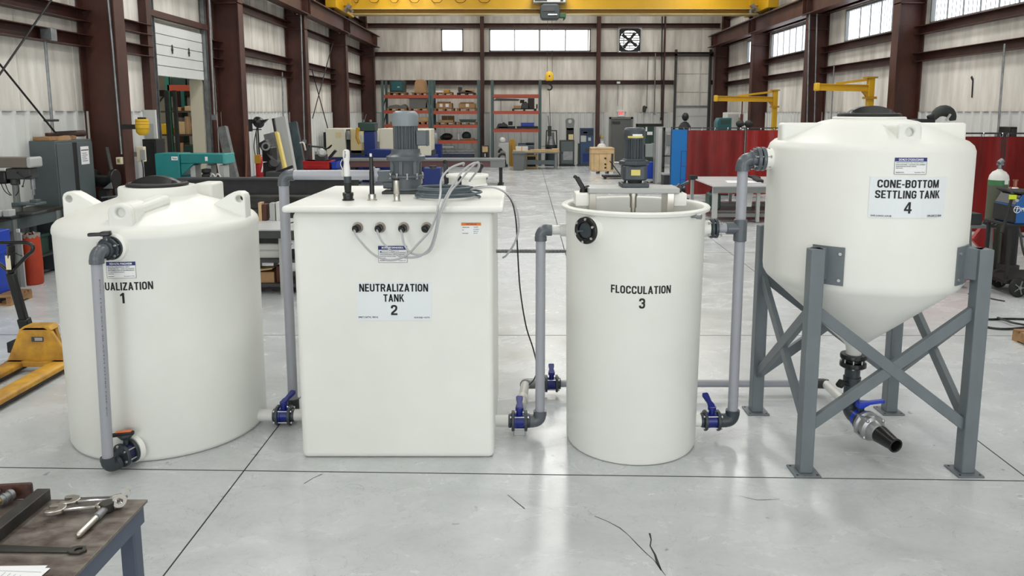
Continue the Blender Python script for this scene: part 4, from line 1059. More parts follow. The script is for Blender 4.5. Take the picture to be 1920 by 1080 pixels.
M().box(m3.x + .07, YBr - .04, z0 + .21, m3.x + .13, YBr + .04, z0 + .3).box(m3.x + .126, YBr - .046, z0 + .205, m3.x + .136, YBr + .046, z0 + .305).done('terminal_box', GREYM, t, bevel=.005)
# hold-down clamps
def clamp(u, v, lb, pts, w):
    q = at(u, v, YBr); t = thing('toggle_clamp', lb, 'clamp', q)
    M().cyl(q, q + V((0, 0, .03)), .03, .024, n=14).done('base', BLK, t, bevel=.004)
    m = M()
    for a, b, ww in pts: m.bar(q + V(a), q + V(b), ww, ww * .8)
    m.done('lever', BLK, t, bevel=.007); return t
clamp(1094, 361, 'black toggle clamp leaning away beside the mixer bridge end', [((0, 0, .025), (-.05, 0, .11), .042), ((0, 0, .028), (.04, -.01, .045), .03), ((-.05, 0, .105), (-.07, 0, .12), .03)], .03)
clamp(1271, 364, 'black toggle clamp pointing towards the red welding curtain', [((-.02, 0, .02), (.02, 0, .065), .045), ((.0, 0, .045), (.08, 0, .09), .026), ((-.02, .01, .04), (.06, .01, .075), .02)], .03)

# pipework between tanks 2 and 3
YW = 5.25; zn = za(789, YW)
vx = at(974, 790, YW).x; rx_ = at(1013, 640, YW).x
zt = za(431, YW)
t = thing('transfer_riser', 'grey PVC riser between the square and FLOCCULATION tanks', 'pipe', (rx_, YW, 0))
m = M(); elbow(m, (rx_, YW, zn), (1, 0, 0), (0, 0, 1), .045, .046, .03); m.cyl((vx + .08, YW, zn), (rx_ - .07, YW, zn), .04, n=24); m.done('lower_elbow', PVCD, t)
xw3 = X3 - math.sqrt((R3 + .01) ** 2 - (YW - Y3) ** 2)
M().cyl((rx_, YW, zn + .07), (rx_, YW, zt - .07), .035, n=28).done('pipe', PVC, t)
m = M(); elbow(m, (rx_, YW, zt), (0, 0, 1), (1, 0, 0), .045, .041, .03); m.done('upper_elbow', PVCD, t)
M().cyl((rx_ + .07, YW, zt), (xw3 - .04, YW, zt), .034, n=24).cyl((xw3 - .05, YW, zt), (xw3 + .02, YW, zt), .046, n=26).done('nozzle', LPIPE, t)
t = thing('outlet_nozzle', 'white outlet stub low on the square tank wall', 'pipe', (vx - .12, YW, zn))
M().cyl((TX1 - .01, YW, zn), (vx - .075, YW, zn), .043, n=26).done('stub', LPIPE, t)
valve('blue lever valve between the square tank and the FLOCCULATION riser', (vx, YW, zn), (1, 0, 0), (.0, .9, 0), 1.0, .3)
# grey support post under that valve
tag(M().box(vx - .04, YW - .035, 0, vx + .04, YW + .035, zn - .052).done('valve_support', LGREY, bevel=.004), 'short pale post under the valve beside the square tank', 'support')
# clear sight pipe running back to the drain header
YH = 6.02; zh_ = za(719, YH)
hx = at(985, 716, YH).x
t = thing('sight_pipe', 'cloudy clear pipe running back from blue valve to drain line', 'pipe', (vx, YW + .1, zn))
p0 = V((vx + .012, YW + .09, zn + .07)); p1 = V((hx, YH, zh_))
M().cyl(p0, p1, .036, n=24).done('pipe', CLEAR, t)
pm_ = p0.lerp(p1, .3); pd_ = (p1 - p0).normalized(); M().cyl(pm_ - pd_ * .05, pm_ + pd_ * .05, .044, n=24).done('socket', LPIPE, t, bevel=.006)
m = M(); m.tube([p1 - pd_ * .05] + elbow_pts(p1, pd_, (1, 0, 0), .035) + [p1 + V((.09, 0, 0))], .044, 18); m.done('elbow', GALV, t)
t = thing('drain_header', 'long thin grey drain pipe along the floor behind FLOCCULATION tank', 'pipe', (1.0, YH, zh_))
hx2 = at(1545, 718, YH).x
m = M().cyl((hx + .08, YH, zh_), (hx2 - .06, YH, zh_), .031, n=22); m.done('pipe', PVC, t)
m = M(); m.tube([(hx2 - .1, YH, zh_)] + elbow_pts((hx2, YH, zh_), (1, 0, 0), (.75, -.6, -.05), .03) , .042, 18); m.done('elbow', DGREY, t)
pe = at(1596, 764, 5.42)
M().cyl((hx2 + .01, YH - .02, zh_), pe, .036, n=22).done('branch_pipe', LPIPE, t)
valve('small blue valve in the drain line behind the FLOCCULATION riser', (at(1034, 716, YH).x, YH, zh_), (1, 0, 0), (0, .5, 0), .95, .9, ll=.5)
# ribbed conduit between the tanks
YC = 5.6; zc_ = za(471, YC); m = M()
xc0, xc1 = TX1, X3 - math.sqrt(R3 ** 2 - (YC - Y3) ** 2) + .01
pts = []; rs = []
kk = 0; x = xc0
while x < xc1: pts.append((x, YC, zc_)); rs.append(.016 if kk % 2 else .012); x += .006; kk += 1
tag(m.tube(pts, rs, 10).done('ribbed_conduit', GALV), 'thin ribbed grey conduit between the square and FLOCCULATION tanks', 'conduit')

# ================================================================== tank 4: cone-bottom settling tank
X4, Y4, R4 = 2.405, 5.17, .645
t4 = thing('settling_tank', 'cone-bottomed white tank raised on a grey stand, sign reads CONE-BOTTOM SETTLING TANK 4', 'tank', (X4, Y4, 1.2))
ZK = za(513, Y4, 1620); ZS = za(268, Y4, 1640); ZT = .70
XT = X4 - .01
M().lathe([(.052, .575), (.052, ZT - .03), (.058, ZT), (.08, ZT + .03), (R4 - .02, ZK - .02), (R4, ZK + .015), (R4 + .004, ZK + .05), (R4 + .004, ZS - .04), (R4 - .01, ZS - .005), (R4 - .04, ZS + .022), (.30, ZS + .15), (.2, ZS + .17), (0, ZS + .17)], (X4, Y4, 0), n=96).done('tank_body', POLY, t4, ang=50)
zcol = za(219, Y4 - .2, 1635)
M().lathe([(.235, ZS + .1), (.232, zcol - .006), (.225, zcol), (0, zcol)], (X4, Y4, 0), n=56).done('collar', POLY, t4)
lid(t4, X4 + .0, Y4, zcol + .001, .2)
zl = za(230, Y4, 1640)
for s in (-1, 1):
    xo = at(1462 if s < 0 else 1806, 240, Y4).x
    x0, x1 = (xo, X4 - .1) if s < 0 else (X4 + .1, xo)
    M().box(x0, Y4 - .05, ZS - .05, x1, Y4 + .05, zl).done('lifting_lug', POLY, t4, bevel=.02, seg=3)
lx_ = at(1707, 250, Y4 - R4 * .85).x
poly = rrect(-.072, -.13, .072, .075, .035)
zlg = za(253, Y4 - .5, 1707)
m = M().holed(poly, (0, .018), .026, (lx_, Y4 - .55, zlg), (1, 0, 0), (0, 0, 1), (0, .03, 0)); m.prism(poly, (lx_, Y4 - .522, zlg), (1, 0, 0), (0, 0, 1), (0, .2, 0)); m.done('lifting_lug', POLY, t4, bevel=.012, seg=3)
M().prism([(-.03, 0), (.12, 0), (.12, .13), (.0, .13)], (lx_ - .06, Y4 - .4, ZS + .0), (1, 0, 0), (0, 0, 1), (-.08, .25, .03)).done('dome_rib', POLY, t4, bevel=.012)
# sign and label on the curved wall
c4 = Cyl(X4, Y4, R4 + .005)
a0, z0 = c4.hit(1632, 331); a1, z1 = c4.hit(1768, 410)
a00, z0 = c4.hit(1700, 332); _, z1 = c4.hit(1700, 409)
sg = M().sheet(c4, a0, a1, z1, z0, 0, .003, 12).done('sign_plate', SIGN, t4, smooth=False)
c4s = Cyl(X4, Y4, R4 + .008)
def st4(m, body, u0, u1, v0, v1, b=.02):
    um = (u0 + u1) / 2; A0, _ = c4s.hit(u0, (v0 + v1) / 2); A1, _ = c4s.hit(u1, (v0 + v1) / 2); _, Z0 = c4s.hit(um, v0); _, Z1 = c4s.hit(um, v1)
    m.text(c4s, body, (A0 + A1) / 2, (Z0 + Z1) / 2, A1 - A0, Z0 - Z1, .0012, b)
def st4b(body, u0, u1, v0, v1):
    um = (u0 + u1) / 2; A0, _ = c4s.hit(u0, (v0 + v1) / 2); A1, _ = c4s.hit(u1, (v0 + v1) / 2); _, Z0 = c4s.hit(um, v0); _, Z1 = c4s.hit(um, v1)
    M().sign(c4s, body, (A0 + A1) / 2, (Z0 + Z1) / 2, A1 - A0, Z0 - Z1, .0012).done('lettering', INK, sg, smooth=False)
st4b('CONE-BOTTOM', 1645, 1760, 337.5, 352.5); st4b('SETTLING TANK', 1640.5, 1761.5, 357.5, 372.5); st4b('4', 1695, 1709.5, 379, 400.5)
m = M(); st4(m, 'OHFE. $ 2010.D. A.IH-UB', 1632, 1671, 403, 406.5); m.done('small_print', INK, sg, smooth=False); m = M(); st4(m, 'OPS-33SC2.3 SIHA', 1738, 1764.5, 402.5, 406.5); m.done('small_print', INK, sg, smooth=False)
a0, z0 = c4.hit(1678, 295.5); a1, z1 = c4.hit(1736, 327)
data_label(t4, c4, (a0 + a1) / 2, (z0 + z1) / 2, a1 - a0, z0 - z1, "DO4L'E CYODUCSARES", [('BIIIDIGIDINIIDIN MI J IDINDI DIMIC II', .05, .95, 1), ('BUIDINIDINIMD T DIGGIDIN DIN DIIDIMIDI', .05, .95, 1), ('IDIIDINIDINII DIHIDI GIDINI', .05, .66, 1), ('BIIDINDII', .05, .25, 0)], [('BIMIIDIGD', .05, .3), ('Saniiiloit 7TN', .62, .94)])
# stand of square tube: legs, foot plates, brackets, cross braces
LXS = (1.885, 2.945); LYS = (4.655, 5.665); ZL = 1.50; hw = .045
st = thing('tank_stand', 'grey steel four-legged cross-braced stand carrying the cone-bottomed tank', 'stand', (X4, Y4, 0))
for yi, y in enumerate(LYS):
    for xi, x in enumerate(LXS):
        l = M().box(x - hw, y - hw, .012, x + hw, y + hw, ZL).done('leg', FRAMEP, st, bevel=.006)
        f = M().box(x - .085, y - .085, 0, x + .085, y + .085, .012).done('foot_plate', FRAMEP, st, bevel=.002)
        m = M()
        for dx in (-.065, .065):
            for dy in (-.065, .065): m.cyl((x + dx, y + dy, .012), (x + dx, y + dy, .0135), .008, n=10)
        m.done('bolt_hole', BLKM, f, smooth=False)
        dx, dy = x - X4, y - Y4; an = math.atan2(dy, dx); cc = Cyl(X4, Y4, R4 + .006)
        ac = (an + PI / 2); ac = (ac + PI) % (2 * PI) - PI; ac *= cc.r
        sh = .045 * (1 if x < X4 else -1) * (1 if y < Y4 else -1)
        b = M().sheet(cc, ac - .1 + sh, ac + .1 + sh, ZL - .235, ZL + .012, 0, .008, 8).done('bracket', FRAMEP, st)
        m = M()
        for s_ in (-.075, .075):
            for zz_ in (ZL - .2, ZL - .03): p = cc.p(ac + sh + s_, zz_, .006); q = cc.p(ac + sh + s_, zz_, .018); m.cyl(p, q, .011, n=6)
        m.done('bolt', BOLT, b)
        pb = cc.p(ac, 0, .0)
        M().bar((x, y, ZL - .1), (pb.x, pb.y, ZL - .1), .09, .2).done('gusset', FRAMEP, st)
bw = .06; zu, zd = 1.09, .33
for (xa_, ya_), (xb_, yb_) in (((LXS[0], LYS[0]), (LXS[1], LYS[0])), ((LXS[0], LYS[1]), (LXS[1], LYS[1])), ((LXS[0], LYS[0]), (LXS[0], LYS[1])), ((LXS[1], LYS[0]), (LXS[1], LYS[1]))):
    d = V((xb_ - xa_, yb_ - ya_, 0)).normalized(); s = V((0, 1, 0)) if abs(d.x) > .5 else V((1, 0, 0))
    A = V((xa_, ya_, 0)) + d * .03; B = V((xb_, yb_, 0)) - d * .03
    M().bar(A + V((0, 0, zu)), B + V((0, 0, zd)), .04, bw + .012).done('cross_brace', FRAMEP, st, bevel=.004)
    M().bar(A + V((0, 0, zd)) + s * .004, B + V((0, 0, zu)) + s * .004, .04, bw + .012).done('cross_brace', FRAMEP, st, bevel=.004)
# bottom outlet: union, black valve, tee, blue-handled valve, coupling, spout
oz = .60
t = thing('outlet_stack', 'black outlet fittings stacked under the cone of the raised tank', 'fitting', (X4, Y4, .3))
o_ = V((X4, Y4, 0))
M().lathe([(.0, .64), (.086, .64), (.09, .632), (.09, .612), (.084, .606), (.06, .6), (.06, .585), (.088, .58), (.09, .57), (.09, .55), (.082, .545), (0, .545)], o_, n=36).done('union', BLK, t)
bolt_set(t, o_ + V((0, 0, .59)), Z, .078, 8, .09, .009, mt=BOLT)
M().cyl(o_ + V((0, 0, .22)), o_ + V((0, 0, .55)), .052, n=28).cyl(o_ + V((0, 0, .42)), o_ + V((0, 0, .47)), .06, n=28).cyl(o_ + V((0, 0, .29)), o_ + V((0, 0, .33)), .06, n=28).done('barrel', FLG, t)
M().bar(o_ + V((-.03, -.03, .42)), o_ + V((-.10, -.05, .45)), .03).bar(o_ + V((-.085, -.045, .455)), o_ + V((-.125, -.07, .42)), .05, .035).done('lever', BLKM, t, bevel=.01)
dv = V((.22, -.95, -.10)).normalized(); pe0 = o_ + V((0, 0, .205))
m = M(); m.tube([o_ + V((0, 0, .28))] + elbow_pts(pe0, (0, 0, -1), dv, .05) + [pe0 + dv * .1], .056, 20); m.done('elbow', FLG, t)
t = thing('drain_valve', 'silver coupling with bright blue lever under the raised tank', 'valve', pe0 + dv * .2)
M().lathe([(0, .085), (.064, .085), (.064, .125), (0, .125)], pe0, dv, 28).done('ring', BLUEH, t)
M().lathe([(0, .125), (.074, .125), (.078, .13), (.078, .15), (.06, .155), (0, .155)], pe0, dv, 28).done('union', FLG, t)
M().lathe([(.0, .16), (.088, .16), (.094, .165), (.094, .185), (.08, .195), (.078, .225), (.092, .232), (.092, .25), (.072, .262), (.066, .31), (.06, .318), (0, .318)], pe0, dv, 32).done('coupling', ALU, t)
m = M(); x_, y_, _ = basis(dv)
for kk in range(4): a = kk * PI / 2 + .7; q = pe0 + dv * .21 + (x_ * math.cos(a) + y_ * math.sin(a)) * .088; m.bar(q - dv * .05, q + dv * .04, .022, .014); m.ball(q + dv * .045, .014, n=8)
m.done('cam_arm', ALU, t)
hp = pe0 + dv * .12 + V((0, 0, .075))
M().cyl(hp - V((0, 0, .03)), hp + V((0, 0, .03)), .02, n=12).done('stem', FLG, t)
hp = hp + V((0, 0, .035)); pr_ = [(-.035, .03, 0), (.0, .034, .004), (.05, .022, .016), (.12, .02, .026), (.155, .024, .03)]; vs = []; fs = []
for a, w, dz in pr_:
    for sx, sz in ((-1, -1), (1, -1), (1, 1), (-1, 1)): vs.append(hp + V((a, sx * w, dz + sz * (.022 if a < .02 else .011))))
for i in range(4):
    for k in range(4): fs.append((4 * i + k, 4 * i + (k + 1) % 4, 4 * i + 4 + (k + 1) % 4, 4 * i + 4 + k))
fs += [(3, 2, 1, 0), (16, 17, 18, 19)]
M().add(vs, fs).done('lever', BLUEH, t, bevel=.008, seg=3)
t = thing('hose_spout', 'tapered black open spout end at the floor under the raised tank', 'spout', pe0 + dv * .4)
M().lathe([(.036, .31), (.06, .31), (.061, .33), (.046, .455), (.05, .465), (.05, .475), (.04, .477), (.036, .47), (.036, .31)], pe0, dv, 32).done('spout', BLK, t)
M().cyl(pe0 + dv * .33, pe0 + dv * .335, .0355, n=20).done('bore', BLKM, t)

# pipework between tanks 3 and 4
YQ = 5.2; zq = za(788, YQ, 1340); zq2 = za(428, YQ); zq3 = za(298, YQ)
rx4 = at(1380, 620, YQ).x
vx4 = at(1334, 788, YQ).x
xr3 = X3 + math.sqrt((R3) ** 2 - (YQ - Y3) ** 2); xr3t = xr3 + .015
t = thing('settling_riser', 'tall grey PVC riser from FLOCCULATION tank up to the cone-bottomed tank', 'pipe', (rx4, YQ, 0))
m = M(); elbow(m, (rx4, YQ, zq), (1, 0, 0), (0, 0, 1), .045, .048, .03); m.cyl((vx4 + .08, YQ, zq), (rx4 - .07, YQ, zq), .042, n=24); m.done('lower_elbow', FLG, t)
M().cyl((rx4, YQ, zq + .06), (rx4, YQ, zq3 - .06), .036, n=28).done('pipe', PVC, t)
M().cyl((rx4, YQ, za(452, YQ)), (rx4, YQ, za(411, YQ)), .046, n=26).cyl((rx4, YQ, zq2), (rx4 - .1, YQ, zq2), .042, n=24).done('tee', PVCD, t, bevel=.004)
xf3 = at(1338, 428, YQ).x
M().cyl((xf3 + .02, YQ, zq2), (rx4 - .09, YQ, zq2), .033, n=24).done('branch_pipe', PVC, t)
m = M(); elbow(m, (rx4, YQ, zq3), (0, 0, 1), (1, 0, 0), .05, .047, .03); m.done('upper_elbow', PVCD, t)
xw4 = X4 - math.sqrt((R4 + .004) ** 2 - (YQ - Y4) ** 2)
xf4 = xw4 - .075
M().cyl((rx4 + .07, YQ, zq3), (xf4 - .02, YQ, zq3), .038, n=24).done('branch_pipe', PVC, t)
for nm, lb, xf, z, s in (('pipe_flange', 'bolted grey flange beside the rim of FLOCCULATION tank', xf3, zq2, .95), ('pipe_flange', 'bolted grey flange on the wall of the cone-bottomed tank', xf4, zq3, 1.12)):
    t = thing(nm, lb, 'flange', (xf, YQ, z), 'bolted pipe flanges beside the tanks')
    for e in (-1, 1): M().cyl((xf + e * .004 * s, YQ, z), (xf + e * .026 * s, YQ, z), .074 * s, n=30).done('disc', FLG if s < 1 else PVCD, t, bevel=.004)
    M().cyl((xf - .055 * s, YQ, z), (xf - .02, YQ, z), .05 * s, n=26).done('hub', PVCD, t, bevel=.003)
    bolt_set(t, (xf, YQ, z), (1, 0, 0), .062 * s, 4 if s < 1 else 6, .095 * s, .0105 * s, PI / 4, mt=CHROME)
M().cyl((xr3t - .03, YQ, zq2), (xf3 - .03, YQ, zq2), .056, n=28).done('nozzle', POLYR, t3)
M().cyl((xf4 + .03, YQ, zq3), (xw4 + .05, YQ, zq3), .075, n=32).done('nozzle', POLYR, t4)
M().cyl((xr3 - .02, YQ, zq), (vx4 - .075, YQ, zq), .045, n=26).done('nozzle', POLYR, t3)
valve('blue lever valve at the foot of FLOCCULATION tank beside the stand', (vx4, YQ, zq), (1, 0, 0), (-.2, .7, 0), 1.0, .55)

# ================================================================== work table and tools near the camera
TZ9 = .90
cn = fl(277, 936, TZ9)
t = thing('steel_work_table', 'worn steel work table with blue-grey legs, wrenches lying on top', 'table', (cn.x - .9, cn.y - .5, 0))
ty0 = 1.72
M().box(cn.x - 1.9, ty0, TZ9 - .012, cn.x, cn.y, TZ9).done('table_top', TABLETOP, t, bevel=.002)
m = M().box(cn.x - .035, ty0 + .03, TZ9 - .085, cn.x - .012, cn.y - .012, TZ9 - .012).box(cn.x - 1.87, cn.y - .03, TZ9 - .085, cn.x - .02, cn.y - .012, TZ9 - .012).box(cn.x - 1.87, ty0 + .03, TZ9 - .085, cn.x - .02, ty0 + .05, TZ9 - .012)
m.done('apron', TABLEBL, t, smooth=False)
for x in (cn.x - .042, cn.x - 1.84):
    for y in (cn.y - .06, ty0 + .08):
        M().bar((x, y, 0), (x, y, TZ9 - .02), .055).done('leg', TABLEBL, t, bevel=.005)
def onT(u, v, dz=0): p = fl(u, v, TZ9); return V((p.x, p.y, TZ9 + dz))
# square steel bar
a, b = onT(84, 936), onT(-70, 1062); d = (b - a).normalized()
tag(M().bar(a + V((0, 0, .022)), b + V((0, 0, .022)), .05, .044).done('steel_bar', STEELD, bevel=.003), 'square steel bar lying along the work table beside the spindle', 'bar')
# spindle with rusty end plate
q = onT(22, 941)
t = thing('clamp_spindle', 'clamp spindle with rusty upright end plate lying on the work table', 'clamp', q)
M().prism(rrect(-.062, 0, .062, .062, .01), q + V((0, .015, 0)), (1, .12, 0), (0, 0, 1), (0, .014, 0)).done('end_plate', mat('rusty_plate', (96, 54, 40), .6, var=.5, scale=(20, 20, 20), rgb2=(54, 38, 34)), t, bevel=.003)
c0 = q + V((.008, .0, .034)); dd = V((-.35, -.94, -.08)).normalized()
M().cyl(c0, c0 + dd * .05, .017, n=16).cyl(c0 + dd * .005, c0 + dd * .016, .021, n=16).cyl(c0 + dd * .03, c0 + dd * .036, .02, n=16).done('collar', GALV, t)
M().cyl(c0 + dd * .05, c0 + dd * .36, .0105, n=14).done('rod', BRASS, t)
M().ball(q + V((-.045, -.001, .045)), .007, n=8).done('stud', CHROME, t)
# open-ended wrenches
def wrench(u0, v0, u1, v1, lb, w=.028, jaw=.05):
    a, b = onT(u0, v0, .014), onT(u1, v1, .014); d = (b - a); d.z = 0; L = d.length; d.normalize(); s = V((-d.y, d.x, 0))
    t = thing('open_end_wrench', lb, 'wrench', a, 'hand tools on the work table')
    M().prism([(jaw * .9, -w / 2), (L, -w * .38), (L, w * .38), (jaw * .9, w / 2)], a, d, s, (0, 0, .012)).done('shank', CHROME, t, bevel=.003)
    M().prism([(0, -.030), (.03, -.034), (.056, -.022), (.064, 0), (.056, .022), (.03, .034), (0, .030), (.0, .013), (.03, .012), (.034, 0), (.03, -.012), (0, -.013)], a + V((0, 0, -.002)), d, s, (0, 0, .016)).done('jaw', STEEL, t, bevel=.003)
    M().lathe([(.013, 0), (.024, 0), (.024, .014), (.013, .014), (.013, 0)], a + d * (L + .012) + V((0, 0, -.001)), n=20).done('ring_end', STEEL, t, bevel=.002)
wrench(90, 966, 186, 957.5, 'chrome wrench in front, its open jaw towards the square bar')
wrench(118, 949, 214, 944, 'chrome wrench lying behind the other one by the table edge')
# breaker bar with socket head
a, b = onT(149, 1008, .012), onT(206, 954, .016); d = (b - a).normalized(); L = (b - a).length
t = thing('ratchet_handle', 'round steel ratchet handle lying across the wrenches', 'ratchet', a, 'hand tools on the work table')
M().cyl(a, a + d * L * .55, .0115, n=18).ball(a, .0115, n=12).done('grip', STEEL, t)
M().cyl(a + d * L * .55, a + d * L * .86, .0155, .013, n=18).done('sleeve', GALV, t)
h = a + d * L * .92
M().cyl(h - V((0, 0, .014)), h + V((0, 0, .02)), .024, n=22).done('head', STEELD, t, bevel=.003)
h2 = onT(228, 950, .016)
M().bar(h, h2, .024, .018).lathe([(.012, 0), (.024, 0), (.024, .014), (.012, .014), (.012, 0)], h2 + V((0, -.006, .012)), (.3, -.9, .35), 20).lathe([(.010, 0), (.02, 0), (.02, .014), (.01, .014), (.01, 0)], h2 + V((.004, .022, .026)), (.3, -.9, .35), 20).done('swivel_rings', CHROME, t)
# flat spanner
a, b = onT(4, 1031), onT(138, 1034); d = (b - a).normalized(); s = V((-d.y, d.x, 0)); L = (b - a).length
t = thing('flat_spanner', 'long flat black spanner with slotted end lying near the papers', 'spanner', a, 'hand tools on the work table')
M().prism([(-.02, -.018), (L, -.012), (L, .012), (-.02, .02)], a, d, s, (0, 0, .007)).done('shank', STEELD, t, bevel=.002)
M().holed([(-.015, -.012), (.0, -.02), (.03, -.02), (.046, 0), (.03, .022), (.0, .022), (-.015, .012)], (.016, .001), .012, a + d * L, d, s, (0, 0, .009)).done('slotted_end', STEELD, t, bevel=.002)
for i, (u, v, rot) in enumerate(((38, 1072, .02), (44, 1076, -.06))):
    p = onT(u, v, .0006 + .0016 * i); c_, s_ = math.cos(rot), math.sin(rot); ex, ey = V((c_, s_, 0)), V((-s_, c_, 0))
    o = M().prism([(-.10, -.24), (.068, -.24), (.068, .03), (-.10, .03)], p + V((0, 0, 0)), ex, ey, (0, 0, .001)).done('paper_sheet', WHITEP, smooth=False)
    tag(o, ('lower white paper sheet, its edge peeking out on the work table', 'upper white paper sheet with faint ruled lines on the work table')[i], 'paper', 'papers on the work table')
m = M()
for k in range(6): m.prism([(-.06 + .02 * k, -.1), (-.059 + .02 * k, -.1), (-.059 + .02 * k, .0 - .004 * k), (-.06 + .02 * k, .0 - .004 * k)], p + V((0, 0, .0011)), ex, ey, (0, 0, .0003))
m.prism([(-.09, .006), (.055, .006), (.055, .0068), (-.09, .0068)], p + V((0, 0, .0011)), ex, ey, (0, 0, .0003))
m.done('ruled_lines', GINK, o, smooth=False)

# ================================================================== pallet jack
jx0, jx1 = -4.70, -4.12; jy = 6.62; jm = (jx0 + jx1) / 2
t = thing('pallet_jack', 'worn yellow hand pallet jack with black looped handle', 'pallet jack', (jm, jy, 0))
for x in (jx0, jx1 - .17):
    f = M().prism([(0, .045), (.17, .045), (.17, .085), (.15, .1), (.02, .1), (0, .085)], (x, jy, 0), (1, 0, 0), (0, 0, 1), (0, -1.15, 0)).done('fork', PJACK, t, bevel=.006)
    m = M()
    for e in (-.004, .158): m.box(x + e, jy - 1.12, .03, x + e + .016, jy, .05)
    m.done('fork_edge', BLKM, f, smooth=False)
    for yy in (jy - 1.0,): M().cyl((x + .03, yy, .045), (x + .14, yy, .045), .042, n=18).done('load_roller', LGREY, t)
M().prism([(0, .04), (.58, .04), (.58, .1), (.42, .38), (.36, .41), (.19, .41), (.13, .38), (0, .1)], (jx0, jy, 0), (1, 0, 0), (0, 0, 1), (0, .035, 0)).done('back_plate', PJACK, t, bevel=.006)
M().box(jx0, jy - .05, .05, jx1, jy + .02, .1).done('cross_member', PJACK, t, bevel=.006)
M().prism([(.12, .38), (.43, .38), (.40, .42), (.18, .42)], (jx0, jy + .0, 0), (1, 0, 0), (0, 0, 1), (0, .13, 0)).done('top_cap', PJACK, t, bevel=.006)
for k, xx in enumerate((jx0 + .09, jx1 - .13)): M().bar((xx, jy + .1, .1), (jm + (.1 if k else -.1), jy + .1, .39), .04).done('rear_rib', PJACK, t)
M().sheet(Flat((0, jy - .001, 0)), jm - .05, jm + .06, .275, .32, 0, .0015).done('dark_label', DGREY, t, smooth=False)
m = M()
for zz_ in (.287, .297, .307): m.sheet(Flat((0, jy - .0026, 0)), jm - .02, jm + .05, zz_, zz_ + .004, 0, .0006)
m.done('label_lines', WINK, t, smooth=False)
hx_ = jx0 + .03; hy = jy + .26
M().cyl((hx_ + .0, hy, .1), (hx_, hy, .3), .05, n=18).bar((hx_, jy + .05, .2), (hx_, hy, .2), .12, .1).done('pump', BLKM, t, bevel=.006)
for s in (-1, 1): M().cyl((hx_ + s * .07 - .03, hy, .09), (hx_ + s * .07 + .03, hy, .09), .09, n=24).done('steer_wheel', RUB, t)
h0 = V((hx_ + .005, hy, .28)); h1 = at(20, 512, hy - .16)
M().bar(h0, h1, .075, .05).bar(h0, h0.lerp(h1, .25), .1, .07).done('handle_shaft', BLK, t, bevel=.01)
tp = at(21, 468, hy - .2); 
lp = [h1 - V((0, 0, .0)), at(50, 480, hy - .18), at(61, 470, hy - .2), at(60, 460, hy - .2), at(48, 455, hy - .2), at(20, 455, hy - .2), at(-14, 456, hy - .2), at(-24, 464, hy - .2), at(-22, 476, hy - .2), h1]
M().tube(spline(lp, 6), .017, 10).done('handle_loop', BLK, t)
M().bar(h1, tp + V((0, .0, .04)), .06, .04).bar(at(22, 472, hy - .2), at(42, 480, hy - .2), .012).done('control_lever', BLK, t, bevel=.006)
hm_ = (h1 + tp) / 2; M().sheet(Flat(hm_ + V((0, -.032, 0))), -.025, .02, -.07, .06, 0, .003).done('handle_label', IVORY, t, smooth=False)
# low pallets at the edges of the picture
def pallet(lb, x0, x1, y0, y1, z=0.0, name='pallet', mt=WOOD, grp='timber pallets on the floor', rz=0):
    cx_, cy_ = (x0 + x1) / 2, (y0 + y1) / 2
    t = thing(name, lb, 'pallet', (cx_, cy_, z), grp); w = x1 - x0; d = y1 - y0; n = 6
    m = M()
    for k in range(n): a = y0 + d * k / n; m.box(x0, a + .012, z + .1, x1, a + d / n - .012, z + .122)
    m.done('deck_board', mt, t, smooth=False)
    for x in (x0, cx_ - .025, x1 - .05): M().box(x, y0, z + .018, x + .05, y1, z + .1).done('stringer', mt, t, smooth=False)
    m = M()
    for a in (y0, cy_ - .04, y1 - .08): m.box(x0, a, z, x1, a + .08, z + .018)
    m.done('bottom_board', mt, t, smooth=False)
    if rz: t.rotation_euler = (0, 0, rz)
    return t
pp = fl(20, 574); pallet('flat timber pallet on floor behind the pallet jack handle', pp.x - .9, pp.x, pp.y, pp.y + .42)
pp = fl(1903, 640); pallet('timber pallet corner on floor right of the tank stand', pp.x, pp.x + 1.0, pp.y - .55, pp.y + .05)

# ================================================================== along the left wall
bfx = -6.78
t = thing('workbench', 'long dark steel workbench along the left wall under the drill press', 'workbench', (-7.0, 10.1, 0))
bz = .98
M().box(-7.25, 8.6, bz - .05, bfx, 11.05, bz).done('bench_top', STEELD, t, bevel=.006)
M().box(bfx - .03, 8.65, bz - .2, bfx - .01, 11.0, bz - .05).done('apron', CABG, t)
for y in (8.8, 9.95, 10.9):
    for x in (-7.2, bfx - .06): M().box(x, y - .04, 0, x + .06, y + .04, bz - .05).done('leg', GREYM, t)
M().box(-7.25, 8.7, .3, bfx - .05, 11.0, .33).done('lower_shelf', DGREY, t)
# drill press on the bench
q = at(33, 388, 10.15); q.z = bz
t = thing('drill_press', 'grey bench drill press with long belt hood on the workbench', 'drill press', q)
X_, Y_ = q.x, q.y
M().box(X_ - .1, Y_ - .16, bz, X_ + .3, Y_ + .16, bz + .035).done('base', DGREY, t, bevel=.008)
M().cyl((X_, Y_, bz + .03), (X_, Y_, bz + .62), .042, n=20).cyl((X_, Y_, bz + .03), (X_, Y_, bz + .1), .065, n=20).done('column', GREYM, t)
M().cyl((X_, Y_, bz + .4), (X_, Y_, bz + .55), .06, n=16).box(X_ - .06, Y_ - .09, bz + .48, X_ + .27, Y_ + .09, bz + .63).done('head', DGREY, t, bevel=.015)
M().prism(rrect(-.36, 0, .31, .14, .035), (X_, Y_ - .12, bz + .64), (1, 0, 0), (0, 0, 1), (0, .24, 0)).done('belt_hood', mat('taupe_enamel', (110, 102, 92), .45), t, bevel=.012)
